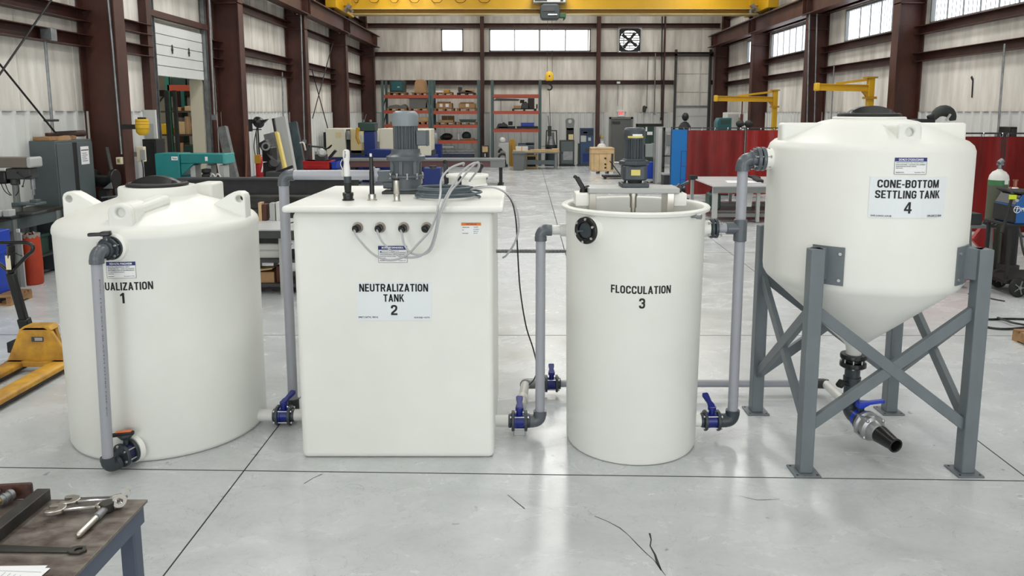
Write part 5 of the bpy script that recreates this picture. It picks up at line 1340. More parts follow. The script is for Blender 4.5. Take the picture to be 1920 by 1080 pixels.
M().prism(rrect(.255, .0, .318, .145, .03), (X_, Y_ - .125, bz + .638), (1, 0, 0), (0, 0, 1), (0, .25, 0)).done('hood_nose', LGREY, t, bevel=.01)
M().box(X_ - .3, Y_ - .1, bz + .42, X_ - .06, Y_ + .1, bz + .59).done('motor', BLK, t, bevel=.02)
M().cyl((X_ + .24, Y_, bz + .34), (X_ + .24, Y_, bz + .5), .028, n=14).cyl((X_ + .24, Y_, bz + .26), (X_ + .24, Y_, bz + .34), .016, n=12).done('spindle', GALV, t)
m = M()
for k in range(3): a = k * 2.1 + .3; c = V((X_ + .2, Y_ - .1, bz + .5)); e = c + V((.11 * math.cos(a), -.02, .11 * math.sin(a))); m.cyl(c, e, .006, n=6); m.ball(e, .015, n=8)
m.done('feed_handle', BLK, t)
M().box(X_ + .07, Y_ - .12, bz + .13, X_ + .33, Y_ + .12, bz + .16).box(X_ + .2, Y_ - .05, bz + .16, X_ + .3, Y_ + .05, bz + .2).box(X_ - .05, Y_ - .05, bz + .1, X_ + .09, Y_ + .05, bz + .16).done('table', CABG, t, bevel=.006)
m = M()
for e in (-.12, -.06, .12): m.tube(spline([(X_ + e - .05, Y_ - .05, bz + .45), (X_ + e * .8, Y_ - .09, bz + .33), (X_ + e * .3, Y_ - .07, bz + .26)], 6), .006, 6)
m.done('cable', BLK, t)
q = at(14, 401, 9.7); q.z = bz
t = thing('bench_vice', 'small pale boxy vice at the front of the workbench', 'vice', q)
M().box(q.x - .1, q.y - .08, bz, q.x + .1, q.y + .08, bz + .03).done('base', BLK, t, bevel=.005)
M().box(q.x - .02, q.y - .06, bz + .03, q.x + .07, q.y + .06, bz + .12).box(q.x - .1, q.y - .05, bz + .03, q.x - .05, q.y + .05, bz + .11).done('jaw', LGREY, t, bevel=.008)
M().cyl((q.x - .14, q.y, bz + .06), (q.x - .02, q.y, bz + .06), .014, n=10).cyl((q.x - .14, q.y - .06, bz + .06), (q.x - .14, q.y + .06, bz + .06), .006, n=6).done('screw', DGREY, t)
# below and beside the bench
q = at(59, 470, 10.15); q.z = 0
t = thing('orange_drum', 'tall orange waste drum with crumpled liner beside the workbench', 'drum', (q.x, q.y, 0))
M().lathe([(0, 0), (.105, 0), (.118, .02), (.125, .3), (.118, .62), (.114, .7), (.108, .7), (.108, .64), (0, .62)], q, n=32).done('drum_body', ORDRUM, t)
m = M(); pts = []
vs = []; fs = []; n = 32
for k in range(n):
    a = 2 * PI * k / n; w = .02 * math.sin(k * 2.3) + .012 * math.sin(k * 5.1)
    vs += [(q.x + .116 * math.cos(a), q.y + .116 * math.sin(a), .66 + w), (q.x + .121 * math.cos(a), q.y + .121 * math.sin(a), .705 + w * .3), (q.x + .08 * math.cos(a), q.y + .08 * math.sin(a), .7 + w)]
for k in range(n): j = (k + 1) % n; fs += [(3 * k, 3 * j, 3 * j + 1, 3 * k + 1), (3 * k + 1, 3 * j + 1, 3 * j + 2, 3 * k + 2)]
M().add(vs, fs).done('liner_bag', mat('bag_liner', (150, 146, 138), .4), t)
q = at(6, 460, 9.2); q.x -= .1
t = thing('blue_bin', 'bright blue bin at the very edge beside the workbench leg', 'bin', (q.x, 9.2, 0))
M().prism(rrect(-.16, -.16, .16, .16, .03), (q.x - .06, 9.2, .12), (1, 0, 0), (0, 1, 0), (0, 0, .78)).done('bin_body', BINB, t, bevel=.01)
M().prism(rrect(-.18, -.18, .18, .18, .03), (q.x - .06, 9.2, .62), (1, 0, 0), (0, 1, 0), (0, 0, .03)).done('rim', BINB, t)
M().box(q.x - .2, 9.05, 0, q.x + .08, 9.35, .12).done('base', DGREY, t)
q = at(38, 470, 9.98)
t = thing('leaning_board', 'narrow pale board standing upright in front of the orange drum', 'board', (q.x, 9.98, 0))
M().box(q.x - .045, 9.95, 0, q.x + .045, 9.975, .75).done('board', LGREY, t); M().box(q.x - .02, 9.952, .75, q.x + .03, 9.973, .8).done('grip', WHITEP, t, bevel=.006)
t = thing('folding_trestle', 'low white-railed folding trestle on floor beside the orange drum', 'trestle', (-6.1, 10.6, 0))
for z in (.32, .66): M().bar((-6.45, 10.5, z), (-5.7, 10.75, z + .06), .022).done('rail', LPIPE, t)
for p in ((-6.1, 10.5), (-5.8, 10.75)): M().bar((p[0], p[1], 0), (p[0] - .12, p[1], .7), .025).done('leg', GREYM, t)
M().prism([(0, .34), (.25, .4), (.08, .66), (0, .64)], (-6.45, 10.5, 0), (1, .3, 0), (0, 0, 1), (0, .015, 0)).done('side_sheet', LPIPE, t)
q = V((-6.15, 11.0, .02))
tag(M().tube([(q.x + .3 * math.cos(k * .2), q.y + .05 * math.sin(k * .06), q.z + .01 + .6 * abs(math.sin(k * .2)) ) for k in range(48)], .03, 8).done('rubber_hose', RUB), 'thick black rubber hose hanging in loops at the bench end', 'hose')
tag(M().tube([(p.x, p.y, .012) for p in spline([fl(42, 508), fl(70, 514), fl(105, 506), fl(140, 494), fl(170, 488)], 6)], .012, 6).done('floor_cable', BLK), 'black cable lying on the floor below the orange drum', 'cable')
t = thing('stowed_crate', 'dark green crate on the lower shelf of the workbench', 'crate', (-6.95, 10.5, .33))
M().box(-7.15, 10.2, .33, -6.86, 10.75, .6).done('crate_body', DGREEN, t, bevel=.01); M().box(-7.16, 10.18, .58, -6.85, 10.77, .62).done('rim', DGREEN, t)

# tall cabinet with clutter on top
t = thing('steel_cabinet', 'tall slate double-door steel cabinet against the left wall', 'cabinet', (-7.04, 11.55, 0))
M().box(-7.25, 11.1, 0, -6.86, 12.05, 1.94).done('cabinet_body', CABG, t, bevel=.006)
for y0, y1 in ((11.115, 11.5), (11.62, 12.035)): M().box(-6.86, y0, .06, -6.843, y1, 1.9).done('door', CABG, t, bevel=.004)
M().box(-6.862, 11.5, .06, -6.852, 11.62, 1.9).done('door_gap', BLKM, t, smooth=False)
M().box(-6.845, 11.47, .9, -6.825, 11.495, 1.05).done('door_handle', CHROME, t)
n_ = M().sheet(Flat((-6.8425, 0, 0), (0, 1, 0)), 11.70, 11.92, 1.55, 1.83, 0, .002).done('notice', WHITEP, t, smooth=False)
m = M(); f_ = Flat((-6.8403, 0, 0), (0, 1, 0)); m.sheet(f_, 11.71, 11.91, 1.765, 1.78, 0, .0006)
for k in range(5): m.sheet(f_, 11.73, 11.88 - .02 * (k % 3), 1.6 + .03 * k, 1.608 + .03 * k, 0, .0006)
m.done('notice_print', INK, n_, smooth=False)
t = thing('timber_offcut', 'thick timber offcut lying on top of the slate cabinet', 'timber', (-7.05, 11.3, 1.94))
M().box(-7.2, 11.12, 1.942, -6.95, 11.8, 2.0).done('timber', WOOD, t, bevel=.005); M().prism([(0, 0), (.25, 0), (.2, .07), (.05, .06)], (-6.96, 11.3, 1.942), (.0, 1, 0), (0, 0, 1), (.08, 0, 0)).done('split_end', CARD, t)
t = thing('rusty_tool', 'dark brown old tool lying across the timber on the cabinet', 'tool', (-7.0, 11.6, 2.0))
M().bar((-7.1, 11.3, 2.03), (-6.95, 11.95, 2.03), .07, .05).cyl((-7.0, 11.85, 2.03), (-6.93, 12.0, 2.03), .05, n=14).done('tool_body', mat('old_brown_steel', (66, 46, 38), .7), t, bevel=.01)
M().bar((-6.99, 11.35, 2.06), (-6.92, 11.7, 2.065), .03).done('lever', BLKM, t)

# pedestal grinder and leaning bar
q = V((xa(186, 12.2), 12.2, 0))
t = thing('pedestal_grinder', 'black pedestal grinder between cabinet and first brown column', 'grinder', q)
M().bar(q, q + V((0, 0, 1.1)), .16).box(q.x - .18, q.y - .18, 0, q.x + .18, q.y + .18, .04).done('pedestal', BLKM, t, bevel=.01)
M().cyl(q + V((-.16, 0, 1.25)), q + V((.16, 0, 1.25)), .1, n=20).done('motor', BLK, t)
for s in (-1, 1): M().cyl(q + V((s * .13, 0, 1.28)), q + V((s * .2, 0, 1.28)), .16, n=22).done('wheel_guard', BLK, t, bevel=.01)
M().prism([(-.03, 0), (.12, 0), (.1, .1)], q + V((.1, -.18, 1.14)), (1, 0, 0), (0, 0, 1), (0, .02, 0)).bar(q + V((.05, -.2, 1.0)), q + V((.28, -.2, 1.02)), .05, .02).done('tool_rest', GALV, t)
M().box(q.x - .02, q.y - .2, .75, q.x + .22, q.y + .1, .8).done('tray', DGREY, t)
a, b = at(200, 276, 12.5), V((xa(219, 12.3), 12.3, 0))
tag(M().bar(b + V((.03, 0, 0)), a, .05, .03).done('flat_bar', DGREY, bevel=.003), 'dark flat bar leaning against the first brown column', 'bar')
# conduits, boxes and the yellow beacon of the first column
t = thing('conduit', 'grey conduit running down the first brown column to a switch box', 'conduit', (-6.98, 12.6, 1.5))
cpx = xa(224, 12.68)
M().tube([(cpx - .06, 12.66, 5.2), (cpx - .02, 12.66, 3.4), (cpx, 12.66, 1.66)], .02, 8).done('pipe', GALV, t)
bq = at(227, 301, 12.66)
M().box(bq.x - .045, 12.58, bq.z - .06, bq.x + .045, 12.66, bq.z + .06).done('switch_box', IVORY, t, bevel=.006); M().box(bq.x - .02, 12.572, bq.z - .03, bq.x + .02, 12.58, bq.z + .03).done('socket_face', mat('brass_face', (150, 132, 70), .5), t)
t = thing('conduit', 'grey conduit dropping from a girt box above the slate cabinet', 'conduit', (-7.2, 11.3, 2))
zb_ = za(60, 11.5)
M().cyl((-7.2, 11.62, 1.95), (-7.2, 11.62, zb_ - .05), .022, n=8).done('pipe', GALV, t); M().box(-7.22, 11.55, zb_ - .12, -7.05, 11.69, zb_ + .06).done('junction_box', GALV, t, bevel=.006)
M().cyl((-7.1, 11.62, 2.24), (-7.18, 11.4, 2.24), .018, n=8).done('bracket', BLK, t)
t = thing('warning_beacon', 'yellow bowl-shaped warning lamp on the first brown column', 'lamp', at(267, 238, 12.6))
q = at(267, 238, 12.55)
M().lathe([(0, -.14), (.06, -.135), (.10, -.09), (.105, -.02), (.11, 0), (.108, .05), (.1, .13), (0, .13)], q, n=24).done('bowl', YEL, t)
M().box(q.x - .05, q.y - .05, q.z + .13, q.x + .05, q.y + .05, q.z + .16).done('cap', BLK, t, bevel=.006)
m = M()
for z in (-.03, .04, .09): m.lathe([(.109, z), (.114, z + .003), (.109, z + .006)], q, n=24)
m.done('guard_ring', YELD, t)
M().box(-6.67, q.y + .08, q.z - .04, q.x - .04, q.y + .12, q.z + .04).done('bracket', BLKM, t)
q = at(266, 289, 13.02)
t = thing('control_box', 'ivory control box with hanging leads on the first brown column', 'box', q)
M().box(q.x - .075, q.y - .05, q.z - .13, q.x + .06, q.y + .04, q.z + .13).done('housing', IVORY, t, bevel=.01); M().box(-6.68, q.y - .07, q.z - .04, q.x - .06, q.y - .03, q.z + .04).done('bracket', GALV, t); M().box(q.x + .0, q.y - .06, q.z - .1, q.x + .085, q.y - .04, q.z + .08).done('cover', LGREY, t, bevel=.006)
M().tube(spline([q + V(p) for p in ((.02, -.06, -.1), (.04, -.07, -.25), (.03, -.06, -.45), (.06, -.05, -.7))], 6), .008, 6).done('lead', BLK, t)
q = at(277, 300, 14.0)
t = thing('floor_locker', 'tall narrow black locker between first column and roll-up door', 'locker', (q.x, 14.1, 0))
x0, x1 = xa(263, 14.0), xa(289, 14.0)
M().box(x0, 14.0, 0, x1, 14.35, za(261, 14)).done('locker_body', BLKM, t, bevel=.006); M().box(x0 + .02, 13.985, .1, x1 - .02, 14.0, za(261, 14) - .04).done('door', BLK, t, bevel=.004)
x0, x1 = xa(266, 14.6), xa(291, 14.6)
t = thing('white_partition', 'white wall partition above the black locker beside the roll-up door', 'panel', (x0, 14.6, 1))
M().box(x0, 14.6, 0, x1, 14.65, za(206, 14.6)).done('panel', LINER, t); M().box(x0 + .05, 14.59, 1.1, x1 - .05, 14.6, za(232, 14.6)).done('inner_panel', LGREY, t)
# diagonal tie rods
for i, (lb, p0, p1) in enumerate((('tie rod rising right across the first bay of the left wall', (-75, 247), (150, -78)), ('tie rod falling right towards the slate cabinet', (-120, -27), (108, 254)))):
    tag(M().cyl(V(ray(*p0)) * ((-7.02 - .06 * i) / ray(*p0).x) + V((0, 0, CAMZ)), V(ray(*p1)) * ((-7.02 - .06 * i) / ray(*p1).x) + V((0, 0, CAMZ)), .014, n=8).done('tie_rod', BLKM), lb, 'tie rod', 'diagonal tie rods of the left wall')
for i, (lb, p0, p1) in enumerate((('tie rod rising right in the third bay of the left wall', (586, 222), (624, 80)), ('tie rod falling right in the third bay of the left wall', (585, 132), (615, 242)))):
    tag(M().cyl(V(ray(*p0)) * ((-7.0 - .08 * i) / ray(*p0).x) + V((0, 0, CAMZ)), V(ray(*p1)) * ((-7.0 - .08 * i) / ray(*p1).x) + V((0, 0, CAMZ)), .018, n=8).done('tie_rod', BLKM), lb, 'tie rod', 'diagonal tie rods of the left wall')
for lb, u0, v0, u1, v1, Y in (('thin conduit on the second brown column', 392, 0, 402, 215, 17.2), ('thin conduit down the third brown column', 564, 28, 571, 262, 23.75), ('thin conduit on the wall between second and third columns', 529, 135, 531, 222, 23.0)):
    a, b = at(u0, v0, Y), at(u1, v1, Y); tag(M().cyl(a, b, .022, n=8).box(b.x - .05, b.y - .05, b.z - .12, b.x + .05, b.y + .03, b.z).done('conduit', GALV), lb, 'conduit', 'thin conduits of the left wall')

# store room shelving and goods behind the roll-up door
def rect(u0, u1, v0, v1, Y): return at(u0, (v0 + v1) / 2, Y).x, at(u1, (v0 + v1) / 2, Y).x, at((u0 + u1) / 2, v1, Y).z, at((u0 + u1) / 2, v0, Y).z
YS = 20.6
sx0, sx1 = xa(318, YS), xa(374, YS)
t = thing('store_rack', 'green-posted store rack with orange beam seen through the roll-up door', 'rack', ((sx0 + sx1) / 2, YS + .4, 0))
for x in (sx0, sx1):
    for y in (YS, YS + .9): M().box(x - .05, y - .04, 0, x + .05, y + .04, 3.9).done('upright', mat('teal_rack_post', (30, 104, 92), .5), t)
for v in (165,): M().box(sx0, YS - .04, za(v, YS) - .08, sx1, YS + .02, za(v, YS) + .08).done('beam', RACKO, t)
for v in (209, 253, 292): M().box(sx0 - .6, YS - .03, za(v, YS) - .03, sx1, YS + .9, za(v, YS) + .02).done('shelf', mat('dark_shelf', (70, 60, 50), .6), t)
def crate(lb, u0, u1, v0, v1, Y, d, mt, name='carton', cat='carton', grp=None, lidm=None, rim=False, zf=None):
    x0, x1, z0, z1 = rect(u0, u1, v0, v1, Y)
    if zf is not None: z0 = zf
    t = thing(name, lb, cat, ((x0 + x1) / 2, Y, z0), grp)
    M().box(x0, Y, z0, x1, Y + d, z1).done('body', mt, t, bevel=min(.012, (x1 - x0) * .06))
    if rim: M().box(x0 - .015, Y - .015, z1 - .04, x1 + .015, Y + d + .015, z1 + .004).done('rim', mt, t)
    else: M().box(x0 + (x1 - x0) * .44, Y - .002, z0 + .002, x0 + (x1 - x0) * .54, Y + d * .5, z1 + .002).done('tape', lidm or CARDL, t, smooth=False)
    return t
g = 'goods on the store room shelves'
for lb, u0, u1, v0, v1, d, mt, nm in (('tall pale carton, first on the store room shelf', 333, 347, 228, 252, .3, CARDL, 'carton'), ('tallest brown carton in the store room row', 347, 358, 218, 252, .3, CARD, 'carton'), ('narrow brown carton beside the tallest in the store room', 358, 364, 230, 252, .3, WOOD, 'carton'), ('small brown carton at the end of the store room shelf', 364, 372, 231, 252, .3, CARD, 'carton'), ('yellow tote at the start of the store room shelf', 299, 313, 232, 252, .4, YEL, 'tote'), ('low yellow tote in the store room', 318, 331, 240, 253, .3, YELD, 'tote'),
        ('white carton standing behind the row in the store room', 326, 342, 220, 231, .2, WHITEP, 'carton'), ('flat brown carton on the upper store room shelf', 322, 340, 201, 209, .4, CARD, 'carton'), ('pale flat carton on the upper store room shelf', 346, 368, 199, 209, .4, CARDL, 'carton'), ('brown carton on the low store room shelf', 326, 344, 268, 291, .4, CARD, 'carton'), ('dark crate on the low store room shelf', 345, 366, 272, 291, .4, DGREEN, 'crate'), ('dark green machine crate atop the store room rack', 320, 348, 146, 161, .6, DGREEN, 'crate'), ('second dark crate atop the store room rack', 350, 366, 148, 161, .6, DGREY, 'crate')):
    Yq = YS + (.05 if 'behind' not in lb else .55)
    crate(lb, u0, u1, v0, v1, Yq, d, mt, nm, nm, g, lidm=mt if nm != 'carton' else None)
x = xa(322, 18.6)
t = thing('pallet_stacker', 'dark slim mast of a pallet stacker in the store room doorway', 'stacker', (x, 18.6, 0))
for s in (-1, 1): M().box(x + s * .1 - .035, 18.55, 0, x + s * .1 + .035, 18.65, 2.9).done('mast', DGREY, t)
M().box(x - .25, 18.7, .1, x + .25, 19.2, .85).done('power_unit', BLKM, t, bevel=.02)
M().tube(spline([(x - .1, 18.6, 2.85), (x - .3, 18.5, 2.5), (x - .34, 18.5, 2.0), (x - .2, 18.55, 1.6)], 6), .02, 6).done('hose', BLK, t)

# teal bandsaw
YT = 11.9
x0, x1, z0, z1 = rect(291, 337, 288, 345, YT)
t = thing('band_saw', 'teal horizontal band saw standing in front of the roll-up door', 'saw', ((x0 + x1) / 2, YT, 0))
M().box(x0, YT, z0 - .2, x1, YT + .45, z1).done('drive_housing', TEAL, t, bevel=.015)
bx0, bx1, bz0, bz1 = rect(336, 422, 289, 307, YT)
M().box(bx0, YT + .03, bz0, bx1 - .04, YT + .4, bz1).prism([(0, 0), (.22, 0), (0, -.2)], (bx0, YT + .03, bz0), (1, 0, 0), (0, 0, 1), (0, .37, 0)).done('saw_bow', TEAL, t, bevel=.012)
M().box(bx1 - .05, YT + .02, bz0 - .005, bx1, YT + .41, bz1 + .004).done('end_cover', mat('teal_light', (70, 160, 158), .4), t, bevel=.008)
M().box(x0 + .05, YT + .05, 0, x1 - .02, YT + .4, z0 - .2).box(bx1 - .3, YT + .1, 0, bx1 - .1, YT + .35, .95).done('stand', DGREY, t)
M().box(x0 - .05, YT - .05, .95, bx1 - .02, YT + .45, 1.02).done('bed', DGREY, t)
for xx in (xa(352, YT), xa(382, YT), xa(407, YT)): M().box(xx - .05, YT + .08, 1.02, xx + .03, YT + .3, bz0 - .03).done('blade_guide', LGREY, t, bevel=.006)
q = at(387, 325, YT - .05); M().lathe([(0, -.09), (.07, -.09), (.075, -.03), (.05, .0), (.075, .02), (.07, .07), (0, .08)], q, n=20).done('coolant_pump', BLKM, t)
s_ = M().sheet(Flat((0, YT - .0005, 0)), xa(316, YT), xa(328, YT), za(300.5, YT), za(293.5, YT), 0, .003).done('maker_badge', LBL, t, smooth=False)
M().text(Flat((0, YT - .004, 0)), 'Tarco', xa(322, YT), za(297, YT), .075, .028, .001, .03).done('badge_text', INK, s_, smooth=False)
M().sheet(Flat((0, YT + .0295, 0)), xa(378, YT), xa(383, YT), za(302, YT), za(294, YT), 0, .003).done('small_label', LBL, t, smooth=False)
m = M()
for u in (410, 400): m.tube(spline([at(u - 8, 340, YT - .1), at(u - 2, 326, YT - .12), at(u + 6, 336, YT - .12), at(u + 9, 346, YT - .1)], 6), .012, 6)
m.done('coolant_hose', LPIPE, t)

# long beams on stands and the white-topped table
YB1 = 11.3
x0, x1 = xa(330, YB1), xa(668, YB1)
t = thing('steel_beam', 'long dark I-beam lying across trestles behind the tanks, uppermost of two', 'beam', (x0, YB1, 1.2), 'steel beams behind the tanks')
M().ibeam((x0, YB1, (za(333, YB1) + za(366, YB1)) / 2), (x1, YB1, (za(333, YB1) + za(366, YB1)) / 2), za(333, YB1) - za(366, YB1), .24, .025, .014).done('beam_section', DGREY, t, smooth=False)
zt_ = za(366, YB1)
YB2 = 10.75
za1, za0 = za(367, YB2), za(394, YB2)
t = thing('steel_beam', 'long rust-brown I-beam lower and in front of the other beam', 'beam', (x0, YB2, 1.0), 'steel beams behind the tanks')
M().ibeam((x0 + .3, YB2, (za0 + za1) / 2), (x1 - .1, YB2, (za0 + za1) / 2), za1 - za0, .2, .022, .012).done('beam_section', STEELD, t, smooth=False)
for i, x in enumerate((x0 + .8, x1 - 1.3)):
    t = thing('trestle', ('steel trestle under the beam ends nearer the left wall', 'steel trestle under the beams behind the square tank')[i], 'trestle', (x, 11.0, 0), 'trestles under the steel beams')
    M().box(x - .05, 10.55, za0 - .09, x + .05, 11.5, za0).done('cross_bar', DGREY, t); M().box(x - .05, YB1 - .12, za0, x + .05, YB1 + .12, zt_).done('block', DGREY, t)
    for y in (10.65, 11.4): M().bar((x, y - .12, 0), (x, y, za0 - .08), .06).done('leg', DGREY, t)
WT = .88; yf = fl(520, 430, WT).y; yb = fl(520, 396, WT).y; yb = min(yb, 10.45)
x0, x1 = -4.3, -1.9
t = thing('layout_table', 'white-topped heavy layout table behind the first two tanks', 'table', ((x0 + x1) / 2, (yf + yb) / 2, 0))
M().box(x0, yf, WT - .02, x1, yb, WT).done('table_top', WTOP, t, bevel=.003)
M().box(x0 + .01, yf + .01, WT - .12, x1 - .01, yb - .01, WT - .02).done('table_frame', DGREY, t)
lgx = xa(517, yf + .1)
for x in (x0 + .1, lgx, x1 - .1):
    for y in (yf + .1, yb - .1): M().bar((x, y, 0), (x, y, WT - .12), .06).done('leg', LGREY, t)
M().box(x0 + .05, yf + .12, .42, x1 - .05, yb - .12, .46).box(x0 + .05, yf + .12, .1, x1 - .05, yb - .12, .14).done('shelf', DGREY, t)
M().box(lgx - .6, yf + .3, .46, lgx - .1, yb - .3, .68).done('shelf_board', WTOP, t) if False else None
t = thing('white_case', 'flat white case on the shelf of the layout table', 'case', (lgx - .4, yf + .3, .46)); M().box(lgx - .75, yf + .2, .46, lgx - .06, yf + .7, .66).done('case_body', LPIPE, t, bevel=.02); M().box(lgx - .76, yf + .19, .56, lgx - .05, yf + .71, .575).done('lid_line', LGREY, t)
t = thing('parts_carton', 'open brown carton on the bottom shelf of the layout table', 'carton', (lgx - .4, yf + .3, .14)); M().box(lgx - .6, yf + .2, .14, lgx - .15, yf + .6, .28).done('body', CARD, t); M().bar((lgx - .58, yf + .18, .29), (lgx - .15, yf + .2, .34), .16, .01).done('flap', CARDL, t)
tag(M().box(lgx - .12, yf + .2, .14, lgx - .06, yf + .6, .36).done('rusty_block', mat('rust_red', (92, 44, 36), .7), bevel=.005), 'rust-red steel block on the bottom shelf of the layout table', 'block')
tag(M().bar(V((-2.98, yf + .75, WT + .006)), V((-3.1, yf + .45, WT + .006)), .02, .01).done('marking_rod', BLKM), 'thin dark rod lying on the white table top', 'rod')
for i, (u0, u1, v0, v1, mt) in enumerate(((484, 490, 381, 395, CARDL), (491, 499, 384, 395, mat('rust_brown', (84, 50, 42), .7)), (505, 515, 382, 395, LGREY), (517, 523, 380, 395, LPIPE))):
    crate(('pale carton under the beams, first in the row', 'rust-brown box under the beams', 'light grey box under the beams', 'white box under the beams beside the grey pipe')[i], u0, u1, v0 - 1, v1, yb - .12 - .15, .12, mt, 'parts_box', 'box', 'small boxes on the layout table', lidm=mt, zf=WT)

# leaning stock, extinguisher, work lamp, bench clutter in the second and third bays
def lean(nm, lb, u0, v0, u1, v1, Y0, Y1, w, h, mt, mt2=None, grp='steel stock leaning on the left wall', es=1):
    a, b = at(u0, v0, Y0), V((xa(u1, Y1), Y1, 0)); d = (a - b).normalized()
    a2 = a; t = thing(nm, lb, 'profile', b, grp); sd = V((0, 1, 0)); sx = d.cross(sd).normalized(); up = sx.cross(d)
    m = M()
    m.bar(b, a2, w, h, up=up)
    m.done('profile', mt, t)
    if mt2: M().bar(b + sx * w * .55 * es, a2 + sx * w * .55 * es, .08, h, up=up).done('edge_strip', mt2, t)
    return t
lean('steel_profile', 'grey profile leaning beside the teal band saw', 417, 238, 444, 330, 17.6, 17.3, .2, .16, GALV)
lean('steel_profile', 'narrow pale profile leaning beside the teal band saw', 411, 300, 420, 335, 17.4, 17.2, .1, .1, LPIPE)
lean('red_rod', 'thin red rod leaning near the teal band saw', 428, 268, 449, 335, 17.7, 17.3, .03, .03, mat('red_lead', (120, 60, 54), .5))
lean('copper_pipe', 'thin copper pipe leaning on the second brown column', 463.5, 235, 450, 334, 17.9, 17.5, .025, .025, COPPER)
lean('duct_section', 'short grey duct with a yellow edge leaning on wall', 507, 251, 530, 325, 19.4, 19.0, .3, .18, GALV, mat('pale_yellow_edge', (226, 204, 120), .5), es=-1)
lean('duct_section', 'tall pale grey duct leaning on wall, highest of three', 526, 221, 548, 325, 20.0, 19.5, .3, .2, LGREY, BLKM)
lean('duct_section', 'blue-grey steel duct leaning nearest the third column', 544, 231, 565, 325, 20.6, 20.0, .38, .14, mat('blue_grey_steel', (92, 108, 114), .35, .5, var=.3, scale=(3, 3, 1)), GALV)
q = V((xa(483, 15.6), 15.6, 0))
t = thing('fire_extinguisher', 'red extinguisher with yellow tag at the second brown column', 'extinguisher', (q.x, q.y, za(330, 15.6)))
zz_ = za(331, 15.6); M().box(q.x - .2, q.y - .15, 0, q.x + .3, q.y + .3, zz_).done('pedestal', DGREY, t)
M().lathe([(0, 0), (.09, 0), (.09, .34), (.06, .4), (.03, .42), (.03, .46), (0, .46)], (q.x, q.y, zz_), n=24).done('bottle', RED, t)
M().box(q.x - .07, q.y - .12, zz_ + .28, q.x + .05, q.y - .09, zz_ + .46).done('tag', YELD, t, bevel=.006); M().bar((q.x + .06, q.y - .1, zz_ + .1), (q.x + .12, q.y - .1, zz_ + .34), .05, .015).done('card', WHITEP, t)
q = V((xa(482, 16.3), 16.3, 0))
t = thing('work_lamp', 'black work lamp on a thin stand beside the second column', 'lamp', q)
zl_ = za(229, 16.3)
M().cyl((q.x + .02, 16.3, 0), (q.x, 16.3, zl_ - .1), .018, n=8).cyl((q.x - .03, 16.3, 1.2), (q.x - .04, 16.3, zl_ - .2), .012, n=6).lathe([(0, 0), (.2, 0), (.2, .03), (0, .03)], (q.x, 16.3, 0), n=20).done('stand', BLKM, t)
M().lathe([(0, -.1), (.09, -.1), (.12, .02), (.10, .1), (.04, .14), (0, .14)], (q.x + .02, 16.3, zl_), (.5, -.7, -.35), 20).box(q.x - .12, 16.2, zl_ - .03, q.x - .05, 16.3, zl_ + .06).prism([(0, 0), (.2, .04), (.06, -.09)], (q.x + .06, 16.2, zl_ + .03), (1, 0, 0), (0, 0, 1), (0, .1, 0)).done('lamp_head', BLK, t, bevel=.006)
M().cyl((q.x - .14, 16.3, zl_ - .16), (q.x + .08, 16.3, zl_ - .16), .012, n=6).box(q.x - .18, 16.25, zl_ - .2, q.x - .13, 16.35, zl_ + .06).done('bracket', BLKM, t)
M().tube(spline([(q.x, 16.26, zl_ - .1), (q.x - .08, 16.24, zl_ - .5), (q.x - .04, 16.24, zl_ - .8), (q.x + .02, 16.25, zl_ - 1.0)], 6), .01, 6).done('lead', BLK, t)
q = at(505, 300, 14.2)
t = thing('black_grinder', 'black bench machine with tilted hood in front of the leaning ducts', 'machine', (q.x, 14.2, 0))
M().box(q.x - .13, 14.2, 0, q.x + .12, 14.5, za(305, 14.2)).done('pedestal', BLKM, t, bevel=.01)
M().bar(at(490, 276, 14.2), at(504, 268, 14.2), .18, .16).box(q.x - .12, 14.15, za(303, 14.2), q.x + .06, 14.5, za(276, 14.2)).done('hood', BLK, t, bevel=.02)
M().bar(at(497, 288, 14.15), at(512, 306, 14.1), .1, .1).lathe([(0, 0), (.09, 0), (.1, .03), (.08, .05), (0, .05)], at(512, 308, 14.05), (.5, -.6, .5), 18).done('arm', BLK, t)
M().lathe([(.05, 0), (.08, 0), (.08, .03), (.05, .03), (.05, 0)], at(499, 275, 14.12), (0, -1, .2), 18).done('gauge', GALV, t)
tag(M().bar(at(510, 327, 13.8), at(549, 312, 13.8), .05, .05).done('pry_bar', BLKM), 'black bar lying behind the grey pipe elbow', 'bar')
tag(M().box(at(510, 327, 13.8).x - .1, 13.75, 0, at(549, 312, 13.8).x + .1, 14.1, za(322, 13.8)).done('low_stand', DGREY, bevel=.01), 'dark low stand behind the pipe bend of the square tank', 'stand') 
YCt = 17.0
x0, x1, z0, z1 = rect(568, 631, 302, 318, YCt)
t = thing('shop_cart', 'dark shop cart carrying red and blue totes near the third column', 'cart', ((x0 + x1) / 2, YCt, 0))
M().box(x0 - .05, YCt - .05, z0 - .04, x1 + .1, YCt + .6, z0).done('tray', DGREY, t)
for xx in (x0, x1):
    for yy in (YCt, YCt + .5): M().box(xx - .02, yy - .02, 0, xx + .02, yy + .02, z0 - .04).done('leg', DGREY, t)
xr = rect(568, 617, 302, 318, YCt)
t = thing('red_tote', 'red open tote full of parts on the shop cart', 'tote', (xr[0], YCt, z0)); M().box(xr[0], YCt, z0, xr[1], YCt + .5, z1).done('tote_body', RED, t, bevel=.02); M().box(xr[0] - .02, YCt - .02, z1 - .03, xr[1] + .02, YCt + .52, z1).done('rim', RED, t)
M().box(xr[0] + .1, YCt - .022, z0 + .08, xr[1] - .15, YCt - .002, z0 + .1).done('moulded_bar', RED, t)
xr2 = rect(618, 631, 303, 318, YCt)
